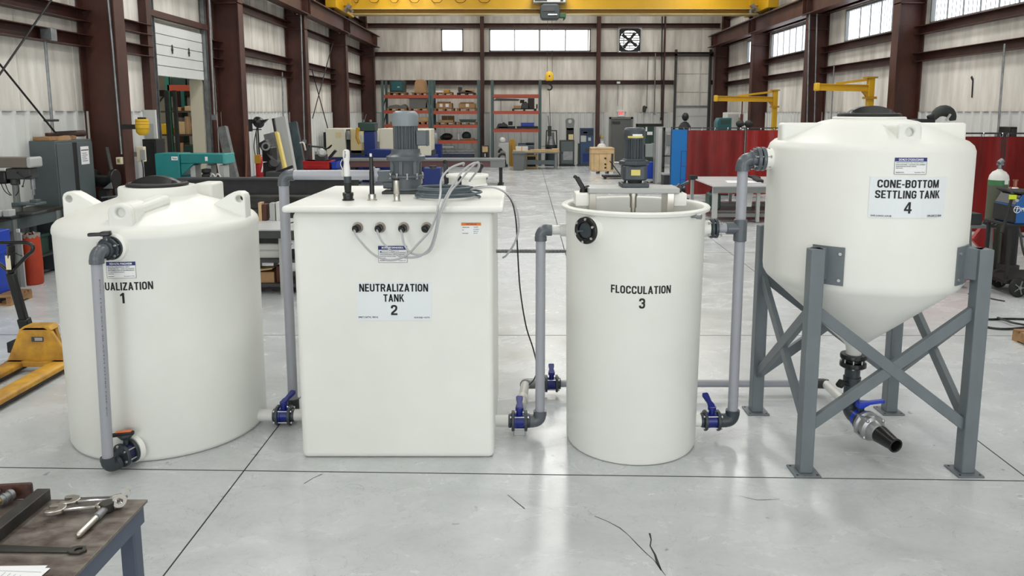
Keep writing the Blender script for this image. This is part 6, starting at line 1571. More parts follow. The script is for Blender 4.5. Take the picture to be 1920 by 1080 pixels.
t = thing('blue_tote', 'small blue tote next to the red one on shop cart', 'tote', (xr2[0], YCt, z0)); M().box(xr2[0] + .03, YCt + .02, z0, xr2[1], YCt + .45, z1 - .02).done('tote_body', BINB, t, bevel=.02); M().box(xr2[0] + .02, YCt, z1 - .05, xr2[1] + .02, YCt + .47, z1 - .02).done('rim', BINB, t)
t = thing('scrap_parts', 'grey machine parts heaped in the red tote', 'parts', at(590, 296, YCt + .2))
c = at(603, 287, YCt + .2); M().lathe([(0, 0), (.09, 0), (.1, .05), (.06, .1), (0, .1)], c, (.3, -.8, .2), 18).done('pulley', LGREY, t)
M().cyl(at(592, 300, YCt + .2), at(592, 284, YCt + .2), .022, n=10).done('chrome_pin', CHROME, t)
M().bar(at(578, 274, YCt + .3), at(606, 276, YCt + .3), .06, .04).bar(at(576, 300, YCt + .3), at(580, 270, YCt + .3), .08, .06).box(at(580, 0, YCt + .2).x, YCt + .15, z1 - .04, at(600, 0, YCt + .2).x, YCt + .4, z1 + .14).done('housing', DGREY, t, bevel=.01)
M().tube(spline([at(606, 278, YCt + .2), at(616, 278, YCt + .2), at(622, 272, YCt + .2), at(618, 275, YCt + .2), at(608, 283, YCt + .2)], 5), .016, 6).done('handle', BLK, t)
M().bar(at(618, 296, YCt + .1), at(630, 282, YCt + .1), .1, .06).done('black_cover', BLK, t, bevel=.01)
M().tube(spline([at(562, 268, YCt + .4), at(569, 268, YCt + .4), at(573, 282, YCt + .4)], 5), .02, 6).done('bent_tube', LPIPE, t)

# blue machine and beige lathe further back
YL = 27.0
def bx(m, u0, u1, v0, v1, Y, d): x0, x1, z0, z1 = rect(u0, u1, v0, v1, Y); return m.box(x0, Y, z0, x1, Y + d, z1)
x0, x1, z0, z1 = rect(611, 812, 241, 300, YL)
t = thing('lathe_machine', 'long beige enclosed lathe on a blue base at the far left', 'machine', ((x0 + x1) / 2, YL, 0))
m = M(); bx(m, 611, 648, 241, 295, YL, 1.3); m.done('headstock_cover', BEIGE, t, bevel=.03)
m = M(); bx(m, 657, 678, 242, 288, YL + .1, 1.1); m.done('chuck_guard', BEIGED, t, bevel=.02)
m = M(); bx(m, 702, 711, 242, 266, YL, 1.2); bx(m, 711, 738, 241, 281, YL, 1.2); bx(m, 736, 785, 242, 282, YL, 1.2); m.done('door', BEIGE, t, bevel=.02)
m = M(); bx(m, 784, 808, 242, 292, YL, 1.2); m.done('tailstock_cover', BEIGE, t, bevel=.03)
m = M(); bx(m, 646, 660, 243, 284, YL + .15, .8); m.done('opening', BLKM, t); m = M(); bx(m, 649, 655, 245, 262, YL - .05, .2); m.done('chuck', GALV, t, bevel=.02)
m = M(); bx(m, 640, 812, 282, 296, YL + .1, 1.0); m.done('bed', DGREY, t)
m = M(); x0_, x1_, _, zz_ = rect(614, 815, 292, 296, YL); m.box(x0_, YL + .05, 0, x1_, YL + 1.2, zz_); m.done('base', MBLUE, t, bevel=.02)
m = M(); bx(m, 629, 640, 248, 258, YL - .01, .02); m.done('worn_label', BEIGED, t, smooth=False)
m = M(); bx(m, 607, 612, 248, 290, YL + .2, .5); m.done('back_box', BLKM, t)
YM = 25.6
x = xa(691, YM)
t = thing('milling_machine', 'royal blue upright milling machine with green motor head', 'machine', (x, YM, 0))
m = M(); bx(m, 682, 703, 246, 292, YM, .5); x0_, x1_, _, zz_ = rect(678, 706, 292, 292, YM); m.box(x0_, YM - .05, 0, x1_, YM + .6, zz_); m.done('column', MBLUE, t, bevel=.03)
m = M(); bx(m, 671, 703, 230, 246, YM - .05, .55); m.done('motor_head', DGREEN, t, bevel=.03)
m = M()
for u in (682, 695): q = at(u, 229, YM + .2); m.cyl(q, q + V((0, 0, .08)), .04, n=10)
m.tube([at(683, 228, YM + .2), at(685, 220, YM + .2), at(687, 214, YM + .2)], .01, 5); m.done('fittings', GALV, t)
m = M(); bx(m, 688, 735, 280, 296, YM - .3, .5); m.done('table', MBLUE, t, bevel=.02)
m = M(); q = at(672, 243, YM - .1); m.ball(q + V((0, 0, 0)), .06, .08, n=10); m.tube([at(670, 240, YM - .15), at(669, 258, YM - .15), at(674, 270, YM - .15)], .05, 8); m.done('quill_arm', YELD, t)
m = M(); bx(m, 676, 681, 252, 268, YM - .2, .15); m.done('spindle', LGREY, t, bevel=.02)
YR = 24.4
x0, x1 = xa(640, YR), xa(945, YR); zt_ = .86
t = thing('roller_conveyor', 'long low roller conveyor with maroon rails across the far floor', 'conveyor', ((x0 + x1) / 2, YR, 0))
M().box(x0, YR, zt_ - .26, x1, YR + .03, zt_ - .06).box(x0, YR + .8, zt_ - .26, x1, YR + .83, zt_ - .06).done('side_rail', mat('maroon_rail', (92, 62, 62), .5), t)
M().box(x0 - .02, YR - .03, zt_ - .06, x1 + .02, YR + .86, zt_ - .0).done('bed', GREYM, t)
M().box(x1 - .45, YR - .02, zt_ - .27, x1 + .02, YR + .86, zt_ - .06).done('end_box', GREYM, t)
for xx in (x1 - .12, (x0 + x1) / 2, x0 + .3):
    for yy in (YR + .1, YR + .7): M().box(xx - .05, yy - .04, .03, xx + .05, yy + .04, zt_ - .26).box(xx - .1, yy - .08, 0, xx + .1, yy + .08, .03).done('leg', BLKM, t)
YD = 25.6
for i, (u0, u1, v0, v1) in enumerate(((800, 846, 313, 331), (806, 838, 300, 312))):
    pass
x0, x1, z0, z1 = rect(796, 846, 313, 334, 23.4)
t = thing('blue_pump_unit', 'dark blue machine base under the roller conveyor end', 'machine', ((x0 + x1) / 2, 23.3, 0)); M().box(x0, 23.0, .03, x1 - .3, 23.5, z1).done('base_body', MBLUE, t, bevel=.03); M().box(x0 - .1, 22.9, 0, x1, 23.6, .05).done('skid', BLKM, t); M().cyl((x0 + .3, 23.1, z1 - .05), (x0 + .3, 23.1, z1 + .06), .12, n=16).done('port', DGREY, t)
tag(M().tube([(p.x, p.y, .015) for p in spline([fl(895, 322), fl(905, 330), fl(914, 335), fl(905, 337), fl(893, 331)], 6)], .014, 6).done('floor_cable', DGREY), 'grey cable loop on floor below the roller conveyor', 'cable')

# ================================================================== pallet racks along the back wall
YA = 33.6; RD = 1.0
def rack(lb, u0, u1, levels, vtop=150):
    x0, x1 = xa(u0, YA), xa(u1, YA); zt = za(vtop, YA)
    t = thing('pallet_rack', lb, 'rack', ((x0 + x1) / 2, YA + RD / 2, 0), 'pallet racks on the back wall')
    for x in (x0, x1):
        for y in (YA, YA + RD):
            M().box(x - .05, y - .04, 0, x + .05, y + .04, zt).done('upright', RACKG, t, smooth=False)
        m = M(); z = .3
        while z < zt - .8: m.bar((x, YA + .04, z), (x, YA + RD - .04, z + .6), .04); z += .75
        m.done('lattice', RACKG, t, smooth=False)
    for v in levels:
        z = za(v, YA)
        for y in (YA - .03, YA + RD - .02): M().box(x0 + .05, y, z - .14, x1 - .05, y + .05, z).done('beam', RACKO, t, smooth=False)
        M().box(x0 + .06, YA + .03, z - .03, x1 - .06, YA + RD - .03, z - .005).done('deck', TARP, t, smooth=False)
    return x0, x1
rack('pallet rack bay in the back left corner, beside the tall mixer motor', 718, 805.6, (178, 207, 233))
rack('middle pallet rack bay with cartons bearing white labels', 810.5, 897, (178, 208, 234, 263))
rack('separate pallet rack right of the back wall column', 922.5, 1013, (177, 208, 242))
for u in (747, 1005):
    pass
GR = 'goods on the pallet racks'
def lvl(v): return za(v, YA) + .002
def good(lb, nm, cat, u0, u1, v0, vl, mt, d=.7, y=.12, pal=True, extra=None, pm=WOOD):
    """something on the rack level whose top edge is at v=vl, on a small pallet"""
    x0, x1 = xa(u0, YA), xa(u1, YA); z0 = lvl(vl); zp = z0
    t = thing(nm, lb, cat, ((x0 + x1) / 2, YA + .5, z0), GR)
    if pal:
        m = M()
        for k in range(3): a = x0 - .08 + (x1 - x0 + .06) * k / 2; m.box(a, YA + .05, z0, a + .1, YA + .9, z0 + .09)
        m.box(x0 - .1, YA + .03, z0 + .09, x1 + .1, YA + .93, z0 + .12); m.done('skid', pm, t, smooth=False); zp = z0 + .122
    zt = za(v0, YA)
    M().box(x0, YA + y, zp, x1, YA + y + d, zt).done('body', mt, t, bevel=.015)
    return t, x0, x1, zp, zt
t, x0, x1, z0, z1 = good('green machine cabinet on top of the corner rack', 'rack_cabinet', 'cabinet', 731, 758, 151, 178, DGREEN)
M().box(x0 + .08, YA + .1, z0 + .06, x1 - .1, YA + .122, z1 - .06).done('front_panel', TEALD, t, bevel=.01); M().box(x1 - .3, YA + .085, z0 + .2, x1 - .2, YA + .1, z0 + .25).done('plate', LGREY, t)
x0, x1 = xa(777, YA), xa(799, YA); z0 = lvl(178)
t = thing('tall_carton', 'tall brown carton on top of the corner rack', 'carton', ((x0 + x1) / 2, YA + .5, z0), GR)
m = M()
for k in range(3): a = x0 - .1 + (x1 - x0 + .1) * k / 2; m.box(a, YA + .05, z0, a + .1, YA + .9, z0 + .08)
m.box(x0 - .15, YA + .03, z0 + .08, x1 + .15, YA + .9, z0 + .11).done('skid', WOOD, t, smooth=False)
M().prism([(x0, z0 + .11), (x1, z0 + .11), (x1 - .04, za(151, YA)), (x1 - .12, za(149, YA)), (x0 + .1, za(149, YA)), (x0 + .02, za(155, YA))], (0, YA + .12, 0), (1, 0, 0), (0, 0, 1), (0, .6, 0)).done('body', CARD, t, bevel=.01)
def heap(lb, nm, cat, u0, u1, v0, vl, parts, pal=True):
    """an irregular load: parts = (u, v_bottom, v_top, half width px, material, shape)"""
    x0, x1 = xa(u0, YA), xa(u1, YA); z0 = lvl(vl)
    t = thing(nm, lb, cat, ((x0 + x1) / 2, YA + .5, z0), GR)
    if pal: M().box(x0, YA + .05, z0 + .07, x1, YA + .9, z0 + .1).box(x0, YA + .05, z0, x0 + .1, YA + .9, z0 + .07).box(x1 - .1, YA + .05, z0, x1, YA + .9, z0 + .07).box((x0 + x1) / 2 - .05, YA + .05, z0, (x0 + x1) / 2 + .05, YA + .9, z0 + .07).done('skid', BLKM if 'black' in lb else WOOD, t, smooth=False)
    for nm_, u, vb, vt, w, mt, sh in parts:
        x = xa(u, YA); za_, zb_ = max(z0 + .1 if pal else z0, za(vb, YA)), za(vt, YA); hw_ = w * YA / FPX
        if sh == 'ball': M().ball((x, YA + .45, (za_ + zb_) / 2), hw_, (zb_ - za_) / 2, 14).done(nm_, mt, t)
        elif sh == 'cyl': M().cyl((x, YA + .4, za_), (x, YA + .4, zb_), hw_, n=18).done(nm_, mt, t, bevel=.01)
        elif sh == 'wedge': M().prism([(x - hw_, za_), (x + hw_, za_), (x + hw_ * .8, za_ + (zb_ - za_) * .5), (x + hw_ * .1, zb_), (x - hw_ * .7, za_ + (zb_ - za_) * .7)], (0, YA + .15, 0), (1, 0, 0), (0, 0, 1), (0, .6, 0)).done(nm_, mt, t, bevel=.02)
        elif sh == 'tub': M().lathe([(0, za_), (hw_, za_), (hw_ * 1.06, zb_ - .03), (hw_ * 1.06, zb_), (hw_, zb_), (hw_ * .94, za_ + .04), (0, za_ + .04)], (x, YA + .45, 0), n=20).done(nm_, mt, t)
        else: M().box(x - hw_, YA + .15, za_, x + hw_, YA + .75, zb_).done(nm_, mt, t, bevel=.015)
    return t
heap('pallet of yellow and white parts on top of the middle rack', 'part_load', 'parts', 815, 848, 168, 178, [('white_sheet', 824, 176, 170, 8, LPIPE, 'wedge'), ('yellow_housing', 837, 176, 168, 5, YELD, 'box'), ('dark_block', 845, 176, 172, 4, BLKM, 'wedge')])
heap('pallet with a black and brown machine part atop the middle rack', 'part_load', 'parts', 857, 891, 163, 178, [('frame', 874, 176, 168, 15, mat('brown_casting', (120, 98, 78), .6), 'wedge'), ('black_post', 862, 172, 163, 3, BLK, 'box'), ('cover', 880, 175, 168, 8, CARD, 'box'), ('hub', 868, 175, 169, 6, BLKM, 'ball')])
heap('grey slanted castings on the second level of corner rack', 'part_load', 'parts', 725, 762, 195, 207, [('casting', 740, 205, 196, 15, TARP, 'wedge'), ('casting', 756, 205, 195, 6, GREYM, 'wedge')])
heap('big grey tarpaulin-covered block on the second level of corner rack', 'part_load', 'parts', 766, 804, 183, 207, [('cover', 784, 205, 184, 17, TARP, 'box'), ('strut', 800, 205, 188, 3, LGREY, 'wedge')])
heap('small rusty parts on the third level of corner rack', 'part_load', 'parts', 726, 737, 228, 233, [('stud', 730, 232, 228, 2, WOODL, 'cyl'), ('block', 734, 232, 230, 3, WOOD, 'box')], False)
good('pale carton on the third level behind the tall mixer motor', 'rack_carton', 'carton', 784, 803, 220, 233, CARDL)
for lb, u0, u1, v0, labs in (('wide brown carton with two white labels on the middle rack', 817, 847, 193, ((824, 829.5), (835, 841))), ('wide brown carton with one white label on the middle rack', 860, 891, 194, ((873, 879),))):
    t, x0, x1, z0, z1 = good(lb, 'rack_carton', 'carton', u0, u1, v0, 208, CARD)
    m = M()
    for a, b in labs: m.sheet(Flat((0, YA + .1185, 0)), xa(a, YA), xa(b, YA), za(200.5, YA), za(194.5, YA), 0, .004)
    m.done('white_label', WHITEP, t, smooth=False)
    M().box(x0 + .05, YA + .2, z1, x1 - .1, YA + .7, z1 + .06).done('flap', CARD, t)
t, x0, x1, z0, z1 = good('stack of pale yellow boards on a pallet, middle rack', 'board_stack', 'boards', 821, 849, 225.5, 234, WOODL)
m = M().box(x0 + .1, YA + .7, z0, x0 + .35, YA + .8, z1 + .2).box(x1 - .3, YA + .7, z0, x1, YA + .8, z1 + .2); m.done('back_board', CARD, t)
t, x0, x1, z0, z1 = good('dark teal flat case on a pallet, middle rack', 'flat_case', 'case', 862, 890, 224, 234, DGREEN)
M().box(x0 - .04, YA + .1, z1 - .05, x1 + .04, YA + .85, z1).done('lid', TEALD, t, bevel=.01)
heap('black machine mound with one bright spot on the lowest rack shelf', 'part_load', 'parts', 822, 850, 250, 263, [('black_mound', 836, 263, 250, 11, BLKM, 'ball'), ('coil', 828, 263, 254, 6, DGREEN, 'ball')], False)
heap('white spray bottle standing on the lowest rack shelf', 'spray_bottle', 'bottle', 855, 861, 245, 263, [('bottle', 858, 263, 251, 2.6, LPIPE, 'cyl'), ('neck', 858, 251, 245, 1, LPIPE, 'cyl')], False)
heap('dark teal bundle on the lowest rack shelf', 'part_load', 'parts', 863, 886, 247, 263, [('bundle', 873, 263, 247, 9, mat('dark_teal_cloth', (32, 48, 50), .7), 'ball'), ('flat_pan', 878, 264, 260, 10, WOOD, 'box')], False)
heap('black and tan machine on the upper shelf of separate rack', 'part_load', 'parts', 960, 1006, 184, 208, [('tray', 982, 208, 204.5, 21, BLKM, 'box'), ('tan_box', 970, 205, 198, 7, CARD, 'box'), ('body', 985, 205, 190, 9, BLK, 'wedge'), ('arm', 979, 193, 187, 4, BLKM, 'box'), ('head', 996, 205, 184, 6, mat('dark_brown_cast', (52, 40, 36), .6), 'box'), ('post', 1007, 207, 195, 1, BLKM, 'box')], True)
heap('black parts with white marks on the lower shelf of separate rack', 'part_load', 'parts', 930, 966, 228, 242, [('black_body', 942, 241, 229, 12, BLK, 'wedge'), ('tray', 950, 241, 237, 16, BLKM, 'box'), ('white_mark', 941, 233, 229.5, 2.5, WHITEP, 'box'), ('arm', 957, 235, 228, 4, BLKM, 'box')], False)
heap('flat black tray on the lower shelf of separate rack', 'flat_tray', 'tray', 968, 1011, 236, 242, [('tray', 989, 241, 237, 20, BLKM, 'box')], False)
heap('bright blue tub standing on the flat black tray', 'blue_tub', 'tub', 978, 1002, 223, 237, [('tub', 989, 237, 231, 12, BINB, 'box'), ('rim', 989, 232, 230.5, 12.6, BINB, 'box')], False)
tag(M().prism([(0, 0), (1.2, 0), (1.25, .08), (.2, .12)], (xa(960, YA) - .9, YA + .55, lvl(208) + .45), (1, 0, 0), (0, 0, 1), (0, .1, .0)).box(xa(938, YA), YA + .55, lvl(208), xa(939, YA), YA + .6, lvl(208) + .5).done('grey_bracket', TARP), 'grey sheet bracket on the upper shelf of separate rack', 'bracket', GR)
# goods standing in front of and below the racks
YG = 32.8
t = thing('steel_bars', 'long horizontal steel bars in the bottom bay of the middle rack', 'bars', (xa(850, YA), YA, .2))
for v0, v1, u0, u1, mt in ((274, 277, 809, 850, LGREY), (281, 284, 809, 888, GALV), (287, 289, 812, 890, GALV), (291, 294, 812, 866, DGREY), (290, 296, 812, 888, mat('navy_bars', (40, 50, 78), .5))):
    M().box(xa(u0, YA + .1), YA + .05 + .01 * (v0 - 270), za(v1, YA), xa(u1, YA + .1), YA + .5, za(v0, YA)).done('bar', mt, t)
M().box(xa(812, YA), YA + .3, 0, xa(888, YA), YA + .6, za(296, YA)).done('bearer', DGREY, t)
q = V((xa(815.5, 30), 30, 0)); z0, z1 = za(270, 30), za(244, 30)
t = thing('silver_bottle', 'silver metal bottle with pump beside the beige lathe', 'bottle', (q.x, 30, z0))
M().lathe([(0, 0), (.1, 0), (.11, .05), (.11, (z1 - z0) * .62), (.06, (z1 - z0) * .8), (.03, (z1 - z0) * .82), (.03, z1 - z0), (0, z1 - z0)], (q.x, 30, z0), n=18).done('bottle', GALV, t); M().box(q.x - .3, 29.8, 0, q.x + .25, 30.3, z0).done('cabinet', MBLUE, t)
x0, x1, z0, z1 = rect(903, 916, 273, 297, YG)
t = thing('control_post', 'small dark post with tan panel at the back wall column', 'post', ((x0 + x1) / 2, YG, 0))
M().box(x0, YG, 0, x1, YG + .25, z1).done('post', BLKM, t, bevel=.02); M().box(x0 + .03, YG - .015, za(285, YG), x1 - .03, YG, z1 - .04).done('panel', WOODL, t); M().box((x0 + x1) / 2 - .02, YG - .012, za(294, YG), (x0 + x1) / 2 + .02, YG, za(288, YG)).done('lever', LPIPE, t)
x0, x1, z0, z1 = rect(934, 954, 268, 306, YG)
t = thing('arched_machine', 'grey arched machine with white ball on top, below the separate rack', 'machine', ((x0 + x1) / 2, YG, 0))
n = 10; w = x1 - x0
poly = [(x1, 0), (x1, z1), (x0 + .06, z1), (x0, z1 - .12), (x0 + .08, z1 - .2)] + [(x0 + w * .75 - w * .65 * math.sin(PI * k / n) * .0 + w * (.0) + w * .0 - w * .45 * math.cos(PI / 2 * k / n), z1 - .22 - .0 + .12 * math.sin(PI * k / n * .5) - .35 * k / n) for k in range(n)] + [(x1 - .1, 0)]
M().prism(poly, (0, YG, 0), (1, 0, 0), (0, 0, 1), (0, .45, 0)).done('arch_frame', LGREY, t, bevel=.01)
M().ball((x0 + w * .4, YG + .2, z1 + .12), .13, n=14).done('white_ball', LPIPE, t)
for zz_ in (.25, .5, .72): M().tube(arc((x0 + w * .42, YG + .1, zz_ - .1), (1, 0, 0), (0, 0, 1), w * .36, 0, PI, 8), .05, 8).done('curved_hood', BLKM if zz_ != .5 else STEELD, t)
M().box(x0, YG - .02, 0, x1 - .05, YG + .4, .12).done('base', BLKM, t)
x0, x1, z0, z1 = rect(955, 966, 261, 306, YG + .3)
t = thing('standing_plank', 'upright ochre plank leaning below the separate rack', 'plank', ((x0 + x1) / 2, YG + .3, 0)); M().prism(rrect(x0, 0.01, x1, z1, .1), (0, YG + .3, 0), (1, 0, 0), (0, 0, 1), (0, .08, 0)).done('plank', YELD, t, bevel=.01); M().box(x0 + .08, YG + .29, .2, x0 + .12, YG + .3, z1 - .2).done('groove', WOOD, t)
x0, x1, z0, z1 = rect(967, 1006, 268, 300, YG + .2)
t = thing('compressor_unit', 'dark blue compressor below the separate rack', 'compressor', ((x0 + x1) / 2, YG + .3, 0))
M().cyl((x0 + .1, YG + .45, .75), (x1 - .1, YG + .45, .75), .28, n=20).done('tank', mat('petrol_blue', (38, 54, 68), .45), t); M().box(x0 + .45, YG + .25, 1.0, x1 - .1, YG + .65, z1).done('motor', mat('dark_petrol', (30, 40, 50), .5), t, bevel=.03)
for x in (x0 + .15, x1 - .2): M().box(x, YG + .3, 0, x + .06, YG + .6, .55).done('leg', BLKM, t)
# table, bin and crate
YTb = 31.4; yy = YTb
x0, x1 = xa(962, yy), xa(1050, yy); zt_ = za(283, yy)
t = thing('packing_table', 'grey packing table on the far floor below the separate rack', 'table', ((x0 + x1) / 2, yy + .4, 0))
M().box(x0, yy, zt_ - .06, x1, yy + .9, zt_).done('table_top', WOODL, t); M().box(x0, yy - .01, zt_ - .1, x1, yy + .02, zt_ - .05).done('edge', GREYM, t)
for x in (xa(984, yy), x1 - .15):
    for y in (yy + .03, yy + .8): M().box(x - .05, y, 0, x + .05, y + .07, zt_ - .06).done('leg', GREYM, t)
M().box(xa(984, yy), yy + .05, .2, x1 - .15, yy + .12, .38).done('rail', CABG, t)
t = crate('white carton on the far packing table', 967, 990, 275, 283, yy + .2, .4, LPIPE, 'white_carton', 'carton', None, CARDL)
tag(M().box(xa(994, yy), yy + .15, zt_ + .002, xa(1036, yy), yy + .5, zt_ + .05).box(xa(1036, yy), yy + .2, zt_ + .002, xa(1048, yy), yy + .45, zt_ + .09).done('board_offcuts', WOODL, bevel=.006), 'pale boards lying on the far packing table', 'boards')
x0, x1, z0, z1 = rect(961, 984, 285, 317, yy - .3)
t = thing('waste_bin', 'grey tapered waste bin in front of the packing table', 'bin', ((x0 + x1) / 2, yy - .3, 0))
xm = (x0 + x1) / 2; hw2 = (x1 - x0) / 2
m = M(); P = lambda s, z: [(xm - hw2 * s, yy - .55 - .0, z), (xm + hw2 * s, yy - .55, z), (xm + hw2 * s, yy - .08, z), (xm - hw2 * s, yy - .08, z)]
m.add(P(.84, 0) + P(.97, z1 - .02), [(0, 3, 2, 1), (4, 5, 6, 7), (0, 1, 5, 4), (1, 2, 6, 5), (2, 3, 7, 6), (3, 0, 4, 7)]).done('bin_body', GREYP, t, bevel=.02); M().box(x0 - .02, yy - .6, z1 - .07, x1 + .02, yy - .05, z1).done('rim', GREYP, t, bevel=.015)
x0, x1, z0, z1 = rect(985, 1008, 289, 308, yy + .3)
t = thing('timber_crate', 'open timber frame crate under the packing table', 'crate', ((x0 + x1) / 2, yy + .3, 0))
z1 = min(z1, zt_ - .1)
m = M()
for z in (.02, .3, z1 - .1): m.box(x0, yy + .28, z, x1, yy + .33, z + .08)
m.done('slat', WOODL, t)
for x in (x0, x1 - .08):
    for y in (yy + .3, yy + .7): M().box(x, y, .0, x + .08, y + .06, z1).done('post', WOODL, t)
M().box(x0 + .08, yy + .5, .02, x1 - .08, yy + .75, z1 - .1).done('dark_inside', BLKM, t)
# bottle rack, arbor press, blue cabinet, extinguisher, crate
YP2 = 33.4
x0, x1, z0, z1 = rect(1023, 1045, 245, 306, YP2)
t = thing('parts_drum', 'dark drum with a silver cone in a black frame above it', 'drum', ((x0 + x1) / 2, YP2 + .3, 0))
xm = (x0 + x1) / 2; zd_ = za(272, YP2)
M().cyl((xm, YP2 + .3, 0), (xm, YP2 + .3, zd_), .27, n=24).done('drum', mat('dark_navy_drum', (34, 44, 52), .45), t); M().lathe([(0, 0), (.2, 0), (.13, .25), (.13, .55), (0, .55)], (xm, YP2 + .3, zd_), n=20).done('silver_cone', GALV, t)
m = M()
for s in (-1, 1): m.bar((xm + s * .27, YP2 + .05, 0), (xm + s * .22, YP2 + .05, z1), .05)
m.bar((xm - .24, YP2 + .05, z1), (xm + .24, YP2 + .05, z1), .05); m.done('frame', BLKM, t)
M().bar((xm - .5, YP2 - .02, zd_ - .05), (xm + .2, YP2 - .02, zd_ - .05), .02).bar((xm - .05, YP2 + .3, zd_ + .55), (xm - .15, YP2 + .3, zd_ + 1.3), .03).done('rod', DGREY, t)
x0, x1, z0, z1 = rect(1050, 1077, 263, 305, YP2)
t = thing('arbor_press', 'tall grey spanner-headed press standing on a dark cabinet', 'press', ((x0 + x1) / 2, YP2, 0))
M().box(x0, YP2, .04, x1, YP2 + .5, z1).done('cabinet', DGREY, t, bevel=.02); M().box(x0 + .06, YP2 - .02, .1, x1 - .06, YP2, z1 * .48).box(x0 + .05, YP2 - .02, z1 * .55, x1 - .05, YP2, z1 - .06).done('door', CABG, t, bevel=.01)
M().box(x0 - .02, YP2 - .1, 0, x1 + .02, YP2 + .5, .05).done('plinth', BLKM, t)
xa1, xb1, za1_, zb1_ = rect(1063, 1075, 240, 263, YP2 + .1); M().box(xa1 - .02, YP2 + .1, z1, xb1 + .02, YP2 + .3, zb1_).done('column', BLKM, t)
q = at(1069, 230, YP2 + .1); M().holed([(-.19, -.05), (-.16, -.36), (.16, -.36), (.19, -.05), (.2, .1), (.13, .2), (-.13, .2), (-.2, .1)], (0, .06), .085, q, (1, 0, 0), (0, 0, 1), (0, .15, 0)).done('head', GREYM, t, bevel=.02)
m = M(); bx(m, 1066, 1075, 252, 262, YP2 + .0, .1); m.done('gauge_plate', BEIGED, t); m = M(); bx(m, 1056, 1074, 284, 300, YP2 - .03, .02); m.done('glass', GALV, t)
x0, x1, z0, z1 = rect(1088, 1113, 240, 305, YP2)
t = thing('test_cabinet', 'dark blue test machine with white panels at back column', 'machine', ((x0 + x1) / 2, YP2, 0))
M().box(x0, YP2, .05, x1, YP2 + .5, z1).done('housing', mat('steel_blue', (48, 74, 108), .45), t, bevel=.02)
for nm, u0, u1, v0, v1, mt in (('dark_panel', 1089, 1112, 242, 254, mat('deep_navy', (28, 38, 60), .5)), ('display', 1094, 1101, 247, 250, WHITEP), ('white_panel', 1089, 1099, 253, 266, LGREY), ('side_panel', 1103, 1108, 258, 264, LGREY), ('shelf', 1098, 1110, 278, 284, DGREY), ('lower_door', 1093, 1112, 288, 303, MBLUE)):
    m = M(); bx(m, u0, u1, v0, v1, YP2 - .03, .04); m.done(nm, mt, t)
M().box(x0 - .08, YP2 + .1, 0, x0 + .05, YP2 + .4, 1.0).box(x0 - .1, YP2 - .1, 0, x1, YP2 + .5, .06).done('plinth', DGREY, t)
q = V((xa(1131, 35.4), 35.7, 0)); z0, z1 = za(277, 35.7), za(253, 35.7)
t = thing('fire_extinguisher', 'pale grey extinguisher hanging on back wall beside the door', 'extinguisher', (q.x, 35.7, z0))
M().lathe([(0, 0), (.1, 0), (.1, .38), (.06, .46), (.04, .48), (0, .48)], (q.x, 35.7, z0), n=18).done('bottle', LGREY, t); M().box(q.x - .08, 35.6, z0 + .46, q.x + .02, 35.75, z1).done('valve', BRASS, t); M().box(q.x - .06, 35.58, z0 + .2, q.x + .06, 35.62, z0 + .32).done('label', WHITEP, t); M().box(q.x - .05, 35.8, z0 - .05, q.x + .05, YB - .02, z1 - .1).done('bracket', GALV, t)
YC2 = 29.2
x0, x1, z0, z1 = rect(1108.5, 1152, 277, 325, YC2)
t = thing('strapped_carton', 'big tan strapped carton standing on a pallet in mid floor', 'carton', ((x0 + x1) / 2, YC2 + .4, 0))
M().prism(rrect(x0, .09, x1, z1, .04), (0, YC2, 0), (1, 0, 0), (0, 0, 1), (0, .8, 0)).done('body', CARDL, t, bevel=.02)
m = M()
for v in (288, 279): m.box(x0 - .006, YC2 - .006, za(v, YC2) - .02, x1 + .006, YC2 + .806, za(v, YC2))
m.done('strap', CARD, t); m = M()
for u in (1115, 1125, 1139): m.box(xa(u, YC2) - .006, YC2 - .005, .1, xa(u, YC2) + .006, YC2, z1 - .2)
m.done('seam', CARD, t); m = M()
for v in (297, 308, 314.5): m.cyl(at(1135, v, YC2 - .012), at(1135, v, YC2), .04, n=12)
m.done('hole', BLKM, t); m = M(); bx(m, 1146, 1150, 288, 318, YC2 - .02, .02); m.done('edge_guard', DGREY, t)
M().box(x0 + .03, YC2 + .05, .0, x0 + .2, YC2 + .75, .09).box(x1 - .2, YC2 + .05, 0, x1 - .03, YC2 + .75, .09).box((x0 + x1) / 2 - .1, YC2 + .05, 0, (x0 + x1) / 2 + .1, YC2 + .75, .09).done('skid', WHITEP, t)
q = at(1128, 276, YC2 + .3); q.z = z1
t = thing('hard_hat', 'white hard hat lying on top of the tan carton', 'hat', q); M().lathe([(.0, .0), (.22, .0), (.23, .012), (.17, .03), (.16, .08), (.1, .14), (0, .155)], q, n=22).done('shell', LPIPE, t); M().bar(q + V((0, -.16, .1)), q + V((0, .12, .15)), .03, .02).done('ridge', LPIPE, t)
a, b = fl(1131, 336), fl(1172, 336)
t = thing('flat_cart', 'low black flat trolley on floor behind the slate mixer motor', 'trolley', (a.x, a.y, 0)); M().box(a.x, a.y, .06, b.x + .6, a.y + .55, .12).done('deck', BLKM, t)
for x in (a.x + .1, b.x + .4):
    for y in (a.y + .06, a.y + .48): M().cyl((x - .02, y, .04), (x + .02, y, .04), .04, n=12).done('castor', RUB, t)
M().tube(spline([(b.x - .1, a.y + .5, .1), (b.x - .4, a.y + .5, .5), (b.x - .5, a.y + .5, .62)], 5), .02, 6).done('handle', BLKM, t)
